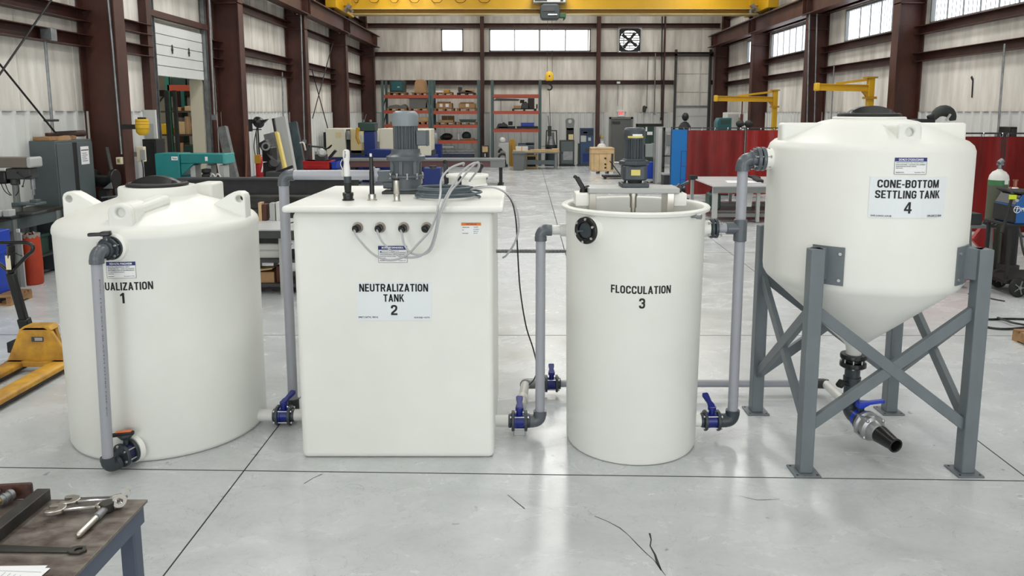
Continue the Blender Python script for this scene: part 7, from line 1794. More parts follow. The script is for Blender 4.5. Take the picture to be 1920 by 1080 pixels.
# signs and small fixtures of the back wall
q = at(1164.5, 212.5, YB - .04)
t = thing('exit_sign', 'white lit exit sign with red letters over the grey door', 'sign', q)
M().box(q.x - .16, YB - .07, q.z - .16, q.x + .16, YB - .0, q.z + .16).done('sign_box', LBL, t, bevel=.01)
M().text(Flat((0, YB - .0705, 0)), 'EXIT', q.x, q.z + .01, .24, .15, .002, .05).done('exit_letters', EXITR, t, smooth=False)
for s in (-1, 1): M().ball((q.x + s * .2, YB - .08, q.z + .08), .045, n=10).done('lamp_head', LPIPE, t)
q = at(1159.5, 155, YB - .26)
t = thing('wall_lamp', 'small white lamp on the girt above the exit sign', 'lamp', q); M().box(q.x - .08, YB - .32, q.z - .05, q.x + .08, YB - .2, q.z + .05).done('housing', LPIPE, t, bevel=.01); M().cyl((q.x, YB - .1, q.z - .1), (q.x, YB - .1, SEAMZ + .3), .012, n=6).done('conduit', GALV, t)
q = at(1208, 204.5, YB - .2)
t = thing('wall_horn', 'small dark horn speaker hanging on the back wall beside door', 'horn', q); M().lathe([(0, -.16), (.07, -.14), (.09, -.05), (.08, .12), (.03, .16), (0, .16)], q, n=16).done('horn', DGREY, t); M().box(q.x + .05, q.y - .03, q.z + .04, q.x + .14, YB, q.z + .12).done('bracket', BLKM, t); M().cyl((q.x + .14, YB - .04, q.z), (q.x + .15, YB - .04, 5.0), .012, n=6).done('conduit', DGREY, t)
for i, (u, v0, v1) in enumerate(((1229, 100, 210), (1242, 28, 220))):
    a, b = at(u, v0, YB - .215), at(u - 2, v1, YB - .215); tag(M().cyl(a, b, .028, n=6).box(b.x - .05, b.y - .04, b.z - .14, b.x + .05, b.y + .04, b.z).done('conduit', GALV if i == 0 else BLKM), ('thin grey conduit on back wall left of the sectional door', 'thin black conduit the full height of the back wall')[i], 'conduit', 'conduits on the back wall')
# exhaust fan
fx0, fx1 = BW[2]; fxm, fzm = (fx0 + fx1) / 2, (BZ0 + BZ1) / 2; fr_ = (fx1 - fx0) / 2
t = thing('exhaust_fan', 'square exhaust fan with daylight between its louvres high on back wall', 'fan', (fxm, YB, fzm))
m = M(); e = .06
m.box(fx0 - e, YB - .14, BZ0 - e, fx0, YB + .02, BZ1 + e).box(fx1, YB - .14, BZ0 - e, fx1 + e, YB + .02, BZ1 + e).box(fx0, YB - .14, BZ0 - e, fx1, YB + .02, BZ0).box(fx0, YB - .14, BZ1, fx1, YB + .02, BZ1 + e).done('housing', LGREY, t)
hh_ = (BZ1 - BZ0) / 2
M().holed([(-fr_, -hh_), (fr_, -hh_), (fr_, hh_), (-fr_, hh_)], (0, 0), min(fr_, hh_) * .93, (fxm, YB - .08, fzm), (1, 0, 0), (0, 0, 1), (0, .02, 0), 40).done('venturi_plate', BLKM, t)
for k in range(4):
    a = PI / 4 + k * PI / 2 + .2; d = V((math.cos(a), 0, math.sin(a))); p = V((-math.sin(a), 0, math.cos(a)))
    M().prism([(.06, -.05), (fr_ * .88, -.11), (fr_ * .88, .05), (.06, .05)], (fxm, YB - .02, fzm), d, p, (0, .03, 0)).done('blade', BLKM, t)
M().cyl((fxm, YB - .1, fzm), (fxm, YB + .05, fzm), .11, n=18).done('motor', BLK, t)
m = M()
for z in (-.3, 0, .3): m.box(fx0, YB - .12, fzm + z - .012, fx1, YB - .1, fzm + z + .012)
m.box(fxm - .012, YB - .12, BZ0, fxm + .012, YB - .1, BZ1); m.done('guard', DGREY, t)
m = M()
for k in range(9): z = BZ0 + (BZ1 - BZ0) * (k + .5) / 9; m.bar((fx0, YB + .16, z), (fx1, YB + .16, z), .02, .05, up=(0, .5, .8))
m.done('louvre', LGREY, t)

# ================================================================== overhead crane
YC3 = 28.6
gz0 = za(27, YC3); gz1 = za(17, YC3)
gx0, gx1 = xa(640, YC3), xa(1438, YC3)
t = thing('bridge_crane', 'yellow overhead crane bridge spanning the hall', 'crane', ((gx0 + gx1) / 2, YC3, gz0))
M().box(gx0 + .2, YC3, gz1, gx1 - .2, YC3 + .5, gz1 + 1.3).done('girder', YELC, t, bevel=.01)
m = M().box(gx0 + .5, YC3 - .08, gz1 - .012, gx1 - .5, YC3 + .58, gz1 + .012).box(gx0 + .5, YC3 - .04, gz0, gx1 - .5, YC3 + .54, gz0 + .025); m.done('flange', mat('crane_edge_shine', (196, 178, 120), .35), t)  # flange plates; pale tone paints in the light caught along their edges
M().box(gx0 + .5, YC3 + .2, gz0 + .02, gx1 - .5, YC3 + .24, gz1).done('lower_web', YELD, t)
for x in (gx0, gx1):
    s = 1 if x < 0 else -1; bxx = XL + .612 if s > 0 else XR - .612
    e = M().box(bxx - .2, YC3 - 1.2, 6.08, bxx + .2, YC3 + 1.7, 6.5).done('end_truck', YELC, t, bevel=.02)
    for yq in (YC3 - .9, YC3 + 1.4): M().cyl((bxx - .06, yq, 6.12), (bxx + .06, yq, 6.12), .12, n=18).done('wheel', STEELD, t)
    M().box(min(bxx, bxx + s * .5), YC3 - .1, 6.3, max(bxx, bxx + s * .5), YC3 + .6, gz1 + 1.1).done('end_bracket', YELC, t)
    M().bar((bxx + s * .42, YC3 - .4, gz0 + .15), (bxx + s * .62, YC3 - .55, gz0 + .02), .1).bar((bxx + s * .3, YC3 - .3, 6.05), (bxx + s * .5, YC3 - .3, 6.3), .14).done('bumper', GALV, t)
m = M(); us = (653, 680, 720, 756, 796, 840, 884, 930)
for a, b in zip(us, us[1:]):
    p0, p1 = at(a + 8, -8, YC3 - .1), at(b - 6, -8, YC3 - .1); mid = (p0 + p1) / 2; mid.z = za(5, YC3 - .1)
    m.tube(spline([p0, p0.lerp(mid, .5) + V((0, 0, -.09)), mid, p1.lerp(mid, .5) + V((0, 0, -.09)), p1], 5), .014, 6)
m.done('festoon_cable', mat('maroon_cable', (110, 52, 30), .5), t)
hx0, hx1, hz0, hz1 = rect(1013, 1050, 8, 36, YC3 - .5)
t = thing('crane_hoist', 'dark green-grey electric hoist hanging under the crane bridge', 'hoist', ((hx0 + hx1) / 2, YC3 - .3, hz0))
M().prism(rrect(hx0, hz0, hx1, hz1, .12), (0, YC3 - .55, 0), (1, 0, 0), (0, 0, 1), (0, .5, 0)).done('body', mat('dark_hoist', (46, 54, 56), .5), t, bevel=.03)
M().box(hx0 + .1, YC3 - .58, hz0 + .28, hx1 - .2, YC3 - .54, hz0 + .42).done('ribbed_cover', DGREY, t); M().box(hx0 + .28, YC3 - .585, hz0 + .14, hx1 - .1, YC3 - .55, hz0 + .18).done('chrome_strip', CHROME, t)
gx_, gx2_, ggz0, ggz1 = rect(1049, 1061, 24, 38, YC3 - .5); M().box(gx_, YC3 - .5, ggz0 + .1, gx2_, YC3 - .2, ggz1).prism([(0, 0), (.1, .1), (.02, .2)], (gx2_ - .1, YC3 - .45, ggz0 - .02), (1, 0, 0), (0, 0, 1), (0, .15, 0)).done('hook_guide', mat('hoist_green', (44, 84, 52), .5), t, bevel=.02)
tx0, tx1, tz0, tz1 = rect(1000, 1061, -12, 5, YC3 - .4); M().box(tx0, YC3 - .45, tz0, tx1, YC3 - .02, tz1).done('trolley', LGREY, t, bevel=.02); M().box(tx0 + .05, YC3 - .46, tz0 + .05, tx0 + .5, YC3 - .44, tz1 - .05).box(tx1 - .2, YC3 - .46, tz0 + .04, tx1 - .1, YC3 - .44, tz1).done('trolley_opening', BLKM, t)
M().box(hx0 + .1, YC3 - .4, hz1 - .05, hx1 - .1, YC3 - .1, tz0 + .05).done('hanger', DGREY, t)
q = at(1030, 143, YC3 - .3)
m = M()
for u0, u1 in ((1027, 1026), (1035, 1035.5)): m.cyl(at(u0, 36, YC3 - .3), at(u1, 138, YC3 - .3), .009, n=6)
m.done('rope', DGREY, t)
M().lathe([(0, -.17), (.1, -.17), (.16, -.14), (.165, 0), (.13, .12), (.06, .19), (0, .19)], q, (0, 0, 1), 18).done('hook_block', YEL, t)
M().cyl(q + V((0, -.17, .0)), q + V((0, -.15, .0)), .03, n=10).cyl(q + V((0, 0, -.17)), q + V((0, 0, -.3)), .04, n=10).tube(arc(q + V((0, 0, -.4)), (1, 0, 0), (0, 0, 1), .1, PI * .6, -PI * .75, 10), .032, 8).done('hook', BLK, t)
tag(M().cyl(q + V((.0, 0, -.48)), at(1032, 240, YC3 - .3), .012, n=6).box(q.x - .05, YC3 - .35, za(240, YC3) - .3, q.x + .09, YC3 - .25, za(236, YC3)).done('pendant_cable', BLKM), 'thin dark pendant lead hanging below the crane hook', 'cable')

# ================================================================== right side: screens, benches, welding gear
YG2 = 34.6
x0, x1, z0, z1 = rect(1195, 1242, 233, 290, YG2)
t = thing('olive_cabinet', 'dark olive double cabinet behind the slate mixer motor', 'cabinet', ((x0 + x1) / 2, YG2, 0))
M().box(x0, YG2, 0, x1, YG2 + .5, z1).done('cabinet_body', OLIVE, t, bevel=.02); M().box(x0, YG2 - .02, z1 - .08, x1, YG2 + .52, z1 + .02).done('top', BLKM, t)
for a, b in ((x0 + .05, (x0 + x1) / 2 - .02), ((x0 + x1) / 2 + .02, x1 - .05)): M().box(a, YG2 - .02, .1, b, YG2, z1 - .12).done('door', DGREEN, t, bevel=.01)
M().box(xa(1211, YG2), YG2 - .04, za(246, YG2), xa(1214, YG2), YG2 - .02, za(238, YG2)).box(xa(1214, YG2), YG2 - .04, za(253, YG2), xa(1224, YG2), YG2 - .02, za(247, YG2)).done('white_notice', WHITEP, t, smooth=False)
YB5 = 25.2
x0, x1, z0, z1 = rect(1213, 1226, 304, 332, YB5)
t = thing('blue_tote', 'deep blue tote on a dolly behind the slate mixer motor', 'tote', ((x0 + x1) / 2, YB5, 0)); M().box(x0, YB5, .15, x1, YB5 + .4, z1).done('tote_body', BINB, t, bevel=.02); M().box(x0 - .02, YB5 - .02, .06, x1 + .02, YB5 + .42, .15).done('dolly', LGREY, t)
for x in (x0 + .03, x1 - .03): M().cyl((x - .02, YB5 + .05, .04), (x + .02, YB5 + .05, .04), .04, n=10).cyl((x - .02, YB5 + .35, .04), (x + .02, YB5 + .35, .04), .04, n=10).done('castor', BLKM, t)
x0, x1, z0, z1 = rect(1229, 1245, 238, 340, YB5 - .3)
t = thing('screen_post', 'pale grey upright panel at the end of the blue screen', 'panel', ((x0 + x1) / 2, YB5 - .3, 0)); M().box(x0, YB5 - .3, 0, x1, YB5 - .1, z1).done('panel', LGREY, t, bevel=.01); M().box(x0 + .08, YB5 - .31, .05, x1 - .03, YB5 - .3, z1 - .05).done('face', LPIPE, t); M().box(x0 - .03, YB5 - .3, 0, x0, YB5 - .1, z1).done('edge', GREYM, t)
x0, x1, z0, z1 = rect(1244, 1262, 239, 345, 24.6)
t = thing('tool_shelf', 'narrow dark tool shelf between pale panel and blue screen', 'shelf', ((x0 + x1) / 2, 24.6, 0))
for x in (x0 + .02, x1 - .02): M().box(x - .02, 24.6, 0, x + .02, 24.9, z1).done('post', BLKM, t)
for v in (292, 314, 326): M().box(x0, 24.6, za(v, 24.6) - .03, x1, 25.0, za(v, 24.6)).done('shelf', DGREY if v != 314 else LGREY, t)
M().box(x0, 24.6, za(246, 24.6), x1, 24.64, za(240, 24.6)).done('head_rail', LGREY, t)
q = at(1253, 265, 24.5); M().prism([(-.1, -.45), (.02, -.4), (.06, -.1), (.1, .1), (.1, .22), (-.02, .25), (-.06, .0), (-.03, -.2)], q, (1, 0, 0), (0, 0, 1), (0, .08, 0)).done('hung_coat', LGREY, t, bevel=.02)
M().prism(rrect(-.1, -.2, .12, .18, .05), at(1255, 262, 24.45), (1, 0, 0), (0, 0, 1), (0, .1, 0)).done('grey_cover', GREYM, t, bevel=.02)
x0, x1, z0, z1 = rect(1243, 1260, 325, 352, 23.9)
t = thing('grey_bin', 'small grey lidded bin at the foot of the blue screen', 'bin', ((x0 + x1) / 2, 23.9, 0)); M().box(x0 + .02, 23.9, .02, x1, 24.3, z1 - .06).done('bin_body', DGREY, t, bevel=.02); M().box(x0, 23.88, z1 - .06, x1 + .02, 24.32, z1).done('lid', LGREY, t, bevel=.01)
def screen(lb, x0, x1, y0, y1, z0, z1, mt, seam=False, wave=.02, nm='welding_screen', gp='welding screens'):
    a, b = V((x0, y0, 0)), V((x1, y1, 0)); d = (b - a); L = d.length; d.normalize(); nn = V((d.y, -d.x, 0))
    t = thing(nm, lb, 'screen', (a + b) / 2, gp); n = max(12, int(L * 14)); vs = []; fs = []
    for i in range(n + 1):
        s = L * i / n; o = wave * (math.sin(s * 7.3) + .6 * math.sin(s * 17.1 + 1))
        for zz_, f in ((z0, 1.2), ((z0 + z1) / 2, 1), (z1 - .06, .35)): vs.append(a + d * s + nn * (o * f) + V((0, 0, zz_)))
    base = len(vs); vs += [v - nn * .006 for v in vs]
    for i in range(n):
        for k in range(2): p = 3 * i + k; fs += [(p, p + 3, p + 4, p + 1), (base + p, base + p + 1, base + p + 4, base + p + 3)]
    M().add(vs, fs).done('curtain', mt, t)
    m = M()
    m.bar(a + V((0, 0, z1)), b + V((0, 0, z1)), .03)
    for p in (a + d * .02, b - d * .02): m.bar(p, p + V((0, 0, z1)), .022); m.bar(p - nn * .3 + V((0, 0, .02)), p + nn * .3 + V((0, 0, .02)), .03)
    m.done('frame', DGREY, t)
    m = M(); k = 0
    while k * .35 < L: q = a + d * (k * .35 + .05) + V((0, 0, z1 - .03)); m.tube(arc(q, nn, (0, 0, 1), .04, 0, 2 * PI, 8), .008, 5); k += 1
    m.done('ring', CHROME, t); return t
zs = za(239, 23.4)
screen('flat bright blue welding screen right of the slate mixer motor', xa(1259, 23.4), xa(1289, 23.4), 23.4, 23.2, .1, zs, SBLUE, wave=.004)
Yr = 20.6; zs = za(240, Yr)
screen('dark red welding curtain next to the blue screen', xa(1290, Yr), xa(1399, Yr), Yr, Yr, .12, zs, REDC)
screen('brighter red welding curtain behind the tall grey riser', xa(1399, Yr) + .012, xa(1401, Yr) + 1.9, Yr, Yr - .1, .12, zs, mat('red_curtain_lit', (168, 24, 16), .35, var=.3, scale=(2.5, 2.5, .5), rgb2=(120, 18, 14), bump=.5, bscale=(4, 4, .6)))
Y6 = 14.0; zs6 = za(250, Y6)
screen('wide red welding curtain beyond the cone-bottomed tank', xa(1700, Y6), xa(1886, Y6), Y6, Y6, .12, zs6, REDC)
screen('red welding curtain at the right wall, half out of view', xa(1886, Y6) + .012, 9.62, Y6, Y6 - .1, .12, zs6, REDC)
# thin blue trolley frame leaning at the screen
a0 = V((xa(1281, 22.0), 22.0, 0))
t = thing('hand_truck', 'thin blue tubular frame standing at the foot of the blue screen', 'hand truck', a0)
m = M()
for x in (a0.x - .04, a0.x + .12): m.tube([(x, 22.0, .05), (x + .03, 22.05, .9), (x + .04, 22.1, 1.25)], .012, 6)
for z in (.4, .8, 1.24): m.cyl((a0.x - .02, 22.05, z), (a0.x + .16, 22.05, z), .012, n=6)
m.done('tube_frame', mat('frame_blue', (36, 70, 150), .4), t); M().cyl((a0.x - .08, 22.05, .08), (a0.x + .16, 22.05, .08), .08, n=14).done('wheel', BLKM, t)
# items seen over the screens
def post(x, y, z): return M().box(x - .05, y, 0, x + .05, y + .08, z)
q = at(1284, 226, 24.5)
t = thing('welding_helmet_stand', 'black helmet-like head on dark shoulders above the blue screen', 'machine', (q.x, 24.5, 0))
M().ball(at(1285, 219, 24.5), .115, .14, 16).done('head', BLK, t); M().lathe([(0, -.2), (.2, -.2), (.2, -.12), (.13, 0), (.06, .05), (0, .06)], at(1284, 231, 24.5), n=18).done('shoulder', BLKM, t); post(q.x, 24.48, q.z - .2).done('post', DGREY, t)
x0, x1, z0, z1 = rect(1345, 1372, 221, 234, 21.4)
t = thing('teal_cabinet', 'teal box cabinet rising over the dark red curtain', 'cabinet', ((x0 + x1) / 2, 21.4, 0)); M().prism([(x0, 0), (x1, 0), (x1, z1), (x0 + .06, z1), (x0, z1 - .12)], (0, 21.4, 0), (1, 0, 0), (0, 0, 1), (0, .4, 0)).done('housing', TEALD, t, bevel=.015); M().box(x0 + .1, 21.39, z0 + .03, x1 - .04, 21.4, z1 - .05).done('panel', DGREEN, t)
for i, u in enumerate((1387.5, 1403.5)):
    q = at(u, 232, 21.2); t = thing('grinding_helmet', ('dark round helmet over the curtain, beside the teal box', 'dark round helmet over the curtain, beside brown column')[i], 'helmet', (q.x, 21.2, 0), 'dark helmets above the red curtain')
    M().ball(q, .115, .1, 16).done('shell', mat('helmet_grey%d' % i, (52, 56, 54), .7, var=.3, scale=(20, 20, 20)), t); M().box(q.x - .09, 21.07, q.z - .06, q.x + .09, 21.1, q.z + .02).done('visor', BLKM, t, bevel=.01); post(q.x, 21.2, q.z - .08).done('stand', DGREY, t)
x0, x1, z0, z1 = rect(1362, 1390, 211, 250, 25.2)
t = thing('white_cabinet', 'white cabinet standing behind the teal box', 'cabinet', ((x0 + x1) / 2, 25.2, 0)); M().box(x0, 25.2, 0, x1, 25.7, z1).done('cabinet_body', LPIPE, t, bevel=.015); M().box(x0 + .04, 25.18, .1, x1 - .1, 25.2, z1 - .05).done('door', LGREY, t, bevel=.01); M().box(x1 - .09, 25.18, 1.9, x1 - .03, 25.2, 2.2).done('switch', BRASS, t)
# workbench in front of the red curtain
YW2 = 15.9; zt_ = za(348, YW2)
x0, x1 = xa(1342, YW2), 6.9; yb_ = fl(1400, 331, zt_).y
t = thing('welding_bench', 'grey welding bench with pale top in front of the red curtain', 'bench', ((x0 + x1) / 2, YW2 + 1, 0))
M().box(x0, YW2, zt_ - .03, x1, yb_, zt_).done('bench_top', WTOP, t, bevel=.003); M().box(x0 + .02, YW2 + .0, zt_ - .16, x1 - .02, YW2 + .05, zt_ - .03).done('apron', GREYM, t)
for x in (x0 + .07, x0 + 1.0, x1 - .1):
    for y in (YW2 + .08, yb_ - .1): M().bar((x, y, .02), (x, y, zt_ - .03), .1 if x < 5 and y < 17 else .07).done('leg', LGREY, t); 
M().box(x0 + .1, YW2 + .3, .2, x1 - .1, yb_ - .3, .24).box(x0 + .1, YW2 + .1, .12, x1 - .1, YW2 + .16, .2).box(x0 + .1, YW2 + .6, .3, x1 - .1, YW2 + .66, .36).done('shelf', GREYM, t)
M().box(x0 - .12, YW2 + 1.6, zt_ - .02, x0 + .05, YW2 + 1.8, zt_ + .08).done('end_block', BLKM, t)
tag(M().bar(at(1416, 334, 17.0), at(1426, 340, 16.5), .14, .06).bar(at(1408, 330, 17.2), at(1420, 334, 17.0), .2, .05).done('dark_tool', BLKM, bevel=.01), 'dark tool lying on the pale bench by the riser', 'tool')
tag(M().prism([(0, 0), (.75, .0), (.8, .5), (.1, .55)], V((x0 + .45, YW2 + .5, zt_ + .004)), (1, 0, 0), (0, 1, 0), (0, 0, .012)).done('drawing_sheet', WHITEP), 'flat white sheet lying on the welding bench', 'sheet')
t = thing('tool_bag', 'dark green bag under the welding bench end', 'bag', (x0 + .35, YW2 + .3, 0)); M().prism(rrect(x0 - .0, .25, x0 + .25, .62, .08), (0, YW2 + .25, 0), (1, 0, 0), (0, 0, 1), (0, .4, 0)).done('bag', DGREEN, t, bevel=.03); M().tube(arc((x0 + .12, YW2 + .4, .62), (1, 0, 0), (0, 0, 1), .08, 0, PI, 8), .012, 6).done('handle', BLKM, t)
t = thing('hanging_rag', 'pale rag hanging under the welding bench top', 'rag', (x0 + .98, YW2 + .2, .3)); M().prism([(0, 0), (.1, 0), (.14, .42), (.0, .42)], (x0 + .8, YW2 + .2, zt_ - .5), (1, 0, 0), (0, 0, 1), (0, .02, 0)).done('cloth', LPIPE, t); M().box(x0 + .8, YW2 + .19, zt_ - .55, x0 + .9, YW2 + .22, zt_ - .48).done('hem', DGREY, t)
# jib cranes
def jib(lb, um, ua, vt, va, Y, w=.12, brace=None):
    x = xa(um, Y); zm = za(vt, Y); zj = za(va, Y); xe = xa(ua, Y)
    t = thing('jib_crane', lb, 'jib crane', (x, Y, 0), 'yellow jib cranes on the right wall')
    M().box(x - w / 2, Y - w / 2, 0, x + w / 2, Y + w / 2, zm).done('mast', YELC, t, bevel=.01)
    M().ibeam((xe, Y, zj), (x - w / 2, Y, zj - .03), .17, .12, .02, .02).done('arm', YELC, t)
    M().box(xe - .02, Y - .08, zj - .1, xe + .1, Y + .08, zj + .1).done('end_cap', YEL, t, bevel=.03)
    M().bar((xe + (x - xe) * .38, Y, zj + .08), (x, Y, zm - .06), .04, .06).done('tie', YELC, t)
    M().box(x - w * .9, Y - w * .8, zj - .3, x + w * .8, Y + w * .8, zj - .24).done('bearing_plate', YELD, t); M().box(x - w, Y - w * .8, zm - .04, x + w * .8, Y + w * .8, zm).done('top_plate', YELD, t)
    M().prism([(0, 0), (.16, 0), (.16, -.18)], (x - w / 2 - .16, Y - .04, zj - .09), (1, 0, 0), (0, 0, 1), (0, .08, 0)).done('gusset', YELD, t)
    M().box(x - .2, Y - .2, 0, x + .2, Y + .2, .02).done('foot_plate', YELD, t)
    return t, x, zj, xe
jib('nearer yellow jib crane above the cone-bottomed tank', 1629, 1526, 144, 163, 18.95, .15)
t, x, zj, xe = jib('farther yellow jib crane beyond the red curtain', 1452, 1339, 168, 184.5, 24.6, .14)
M().cyl((xa(1391, 24.6), 24.6, zj - .1), (xa(1391, 24.6), 24.6, za(222, 24.6)), .02, n=6).box(xa(1389, 24.6), 24.55, za(236, 24.6), xa(1393, 24.6), 24.65, za(214, 24.6)).done('hoist_line', mat('maroon_line', (90, 40, 36), .5), t)
# fume extractor, black box, thin conduits on the right wall
q = at(1770, 222, 13.15)
t = thing('fume_extractor', 'dark curved fume extractor hood seen over the cone-bottomed tank', 'extractor', (q.x, 13.15, 0))
M().tube(arc(at(1768, 226, 13.15), (1, 0, 0), (0, 0, 1), .17, 0, PI * .95, 10), [.05 + .05 * math.sin(PI * k / 10) for k in range(11)], 14).done('hood', mat('hood_dark', (44, 50, 46), .6), t)
M().box(at(1729, 0, 13.15).x, 13.05, za(232, 13.15), at(1766, 0, 13.15).x, 13.3, za(223, 13.15)).bar(at(1740, 222, 13.15), at(1758, 216, 13.15), .1).done('base_arm', BLKM, t, bevel=.02)
M().cyl((at(1750, 0, 13.15).x, 13.17, 0), (at(1750, 0, 13.15).x, 13.17, za(232, 13.15)), .06, n=12).lathe([(0, 0), (.3, 0), (.3, .04), (0, .04)], (at(1750, 0, 13.15).x, 13.17, 0), n=24).done('stand', BLKM, t)
M().bar(at(1774, 226, 13.05), at(1782, 214, 13.05), .03).done('lever', LGREY, t)
x0, x1, z0, z1 = rect(1893, 1918, 238, 262, 14.6)
t = thing('wall_cabinet', 'dark box showing above the red curtain at the right edge', 'box', ((x0 + x1) / 2, 14.6, 0)); M().box(x0, 14.6, 0, x1, 14.95, z1).done('box_body', BLKM, t, bevel=.01); M().box(x0 + .03, 14.59, z0, x1 - .03, 14.6, z1 - .04).done('panel', DGREY, t)
for lb, u0, v0, u1, v1, X in (('thin conduit down the right wall near the picture edge', 1884, 82, 1871, 250, 9.5), ('thin conduit down the right wall behind the nearer jib crane', 1564, 124, 1558, 228, 9.5)):
    a = V(ray(u0, v0)) * (X / ray(u0, v0).x) + V((0, 0, CAMZ)); b = V(ray(u1, v1)) * (X / ray(u1, v1).x) + V((0, 0, CAMZ)); tag(M().cyl(a, b, .02, n=6).box(b.x - .04, b.y - .04, b.z - .1, b.x + .04, b.y + .04, b.z).done('conduit', GALV), lb, 'conduit', 'thin conduits of the right wall')
for lb, u, v0, v1, Y in (('grey conduit on the far right brown column, left of two', 1518, 24, 228, 23.808), ('grey conduit on the far right brown column, right of two', 1532, 24, 228, 23.808)):
    a, b = at(u, v0, Y), at(u - 5, v1, Y); tag(M().cyl(a, b, .022, n=6).box(b.x - .03, b.y - .03, b.z - .1, b.x + .03, b.y + .03, b.z).done('conduit', GALV), lb, 'conduit', 'thin conduits of the right wall')
m = M(); Xw = 9.685
def onw(u, v): return V(ray(u, v)) * (Xw / ray(u, v).x) + V((0, 0, CAMZ))
for (u0, v0, u1, v1, w) in ((1821, 144, 1824, 150, .05), (1824, 150, 1822, 183, .03)):
    a, b = onw(u0, v0), onw(u1, v1); m.bar(a, b, .01, w)
struct(m.done('trim_90', BLKM, smooth=False))

# gas bottles, welder on its cart, red tool chest
YY = 10.7
q = V((xa(1867, YY, 400), YY, 0)); zc = za(330, YY)
t = thing('gas_cylinder', 'tall olive gas cylinder with green neck behind the blue welder', 'gas cylinder', q)
M().lathe([(0, 0), (.125, 0), (.132, .02), (.132, zc - .12), (0, zc - .12)], q, n=30).done('body', CYLG, t)
M().lathe([(.133, zc - .13), (.133, zc - .055), (.0, zc - .055)], q, n=30).done('green_band', CYLN, t)
M().lathe([(.132, zc - .056), (.12, zc + .01), (.085, zc + .06), (.04, zc + .085), (.03, zc + .1), (0, zc + .1)], q, n=30).done('shoulder', LPIPE, t)
M().cyl(q + V((0, 0, zc + .09)), q + V((0, 0, zc + .2)), .022, n=12).cyl(q + V((-.045, 0, zc + .17)), q + V((.045, 0, zc + .17)), .018, n=10).cyl(q + V((-.03, -.02, zc + .19)), q + V((.02, -.02, zc + .23)), .035, n=12).done('valve', GALV, t)
m = M(); sf_ = Cyl(q.x, q.y, .1335); m.sheet(sf_, .0, .07, zc - .11, zc - .04, 0, .001, 4).done('white_label', WHITEP, t, smooth=False)
YW3 = 9.45; xw0 = xa(1896, YW3, 400)
t = thing('welder_cart', 'black wheeled welder cart at the right edge', 'cart', (xw0 + .35, YW3 + .3, 0))
zsh = za(420, YW3); zlo = za(540, YW3) + .0
M().box(xw0 - .03, YW3 - .02, zsh - .03, xw0 + .8, YW3 + .5, zsh).done('tray', BLKM, t, bevel=.005)
M().box(xw0 + .0, YW3 - .02, .16, xw0 + .8, YW3 + .62, .22).done('lower_deck', BLKM, t, bevel=.005)
for x in (xw0 + .02, xw0 + .75):
    for y in (YW3 + .02, YW3 + .46): M().box(x - .018, y - .018, .2, x + .018, y + .018, zsh - .02).done('post', BLKM, t)
for u, v in ((1905, 548), (1869, 533)):
    yv = YW3 + (-.03 if u == 1905 else .5); xx = xa(u, yv, v)
    w_ = M().lathe([(0, 0), (.06, 0), (.1, .0), (.125, .01), (.13, .03), (.125, .05), (.1, .06), (0, .06)], (xx, yv, .13), (.15, -1, 0), 28).done('wheel', RUB, t)
    m = M()
    for k in range(5): a = k * 2 * PI / 5; m.bar(V((xx, yv - .066, .13)), V((xx + .09 * math.cos(a), yv - .062, .13 + .09 * math.sin(a))), .016, .01)
    m.cyl((xx, yv - .05, .13), (xx, yv - .08, .13), .022, n=12); m.done('spokes', GREYM, w_)
M().tube(spline([(xw0 + .1, YW3 - .03, zsh - .05), (xw0 + .2, YW3 - .08, .5), (xw0 + .5, YW3 - .1, .34), (xw0 + .8, YW3 - .05, .5)], 6), .014, 6).done('lead', BLK, t)
q = (xw0, YW3, zsh + .001)
t = thing('welder', 'blue and black welding power source on the cart', 'welder', (xw0 + .3, YW3 + .2, zsh))
x0, x1, z0, z1 = rect(1902, 1975, 364, 419, YW3)
M().prism([(x0 + .02, zsh), (x1, zsh), (x1, z1), (x0 + .1, z1), (x0 + .02, z1 - .12)], (0, YW3, 0), (1, 0, 0), (0, 0, 1), (0, .42, 0)).done('case', mat('welder_blue', (28, 92, 160), .4), t, bevel=.012)
M().box(x0 + .05, YW3 - .01, z1 - .0, x1, YW3 + .43, z1 + .03).done('top_cover', BLKM, t, bevel=.01)
M().bar((x0 + .02, YW3 + .21, z1 - .14), (x0 + .1, YW3 + .21, z1 + .005), .4, .02, up=(-1, 0, .6)).box(x0 + .0, YW3 + .0, zsh + .02, x0 + .03, YW3 + .42, z1 - .16).done('control_panel', BLK, t)
M().cyl((x0 + .02, YW3 - .012, z1 - .08), (x0 + .02, YW3 + .005, z1 - .08), .02, n=12).done('knob', LGREY, t)
q = at(1907, 393, YW3 - .02); m = M(); m.lathe([(.038, 0), (.045, 0), (.045, .004), (.038, .004), (.038, 0)], q, (0, -1, 0), 24); m.bar(q + V((-.01, -.002, -.03)), q + V((.005, -.002, .03)), .014, .004); m.bar(q + V((-.03, -.002, .012)), q + V((.035, -.002, .012)), .012, .004); m.done('round_mark', WHITEP, t, smooth=False)
M().text(Flat((0, YW3 - .001, 0)), 'MI', q.x + .09, q.z, .05, .05, .002, .03).done('lettering', WHITEP, t, smooth=False)
q = V((xa(1902, YW3 - .1, 370), YW3 - .12, 0))
t = thing('strap', 'black strap with lime tag hanging over the welder', 'strap', (q.x, q.y, z1))
M().tube(spline([(q.x + .04, YW3 + .3, z1 + .05), (q.x + .01, YW3 - .03, z1 + .03), (q.x - .02, YW3 - .05, z1 - .15), (q.x - .06, YW3 - .05, zsh + .02), (q.x - .1, YW3 - .07, zsh - .1)], 6), .02, 8).done('webbing', BLKM, t)
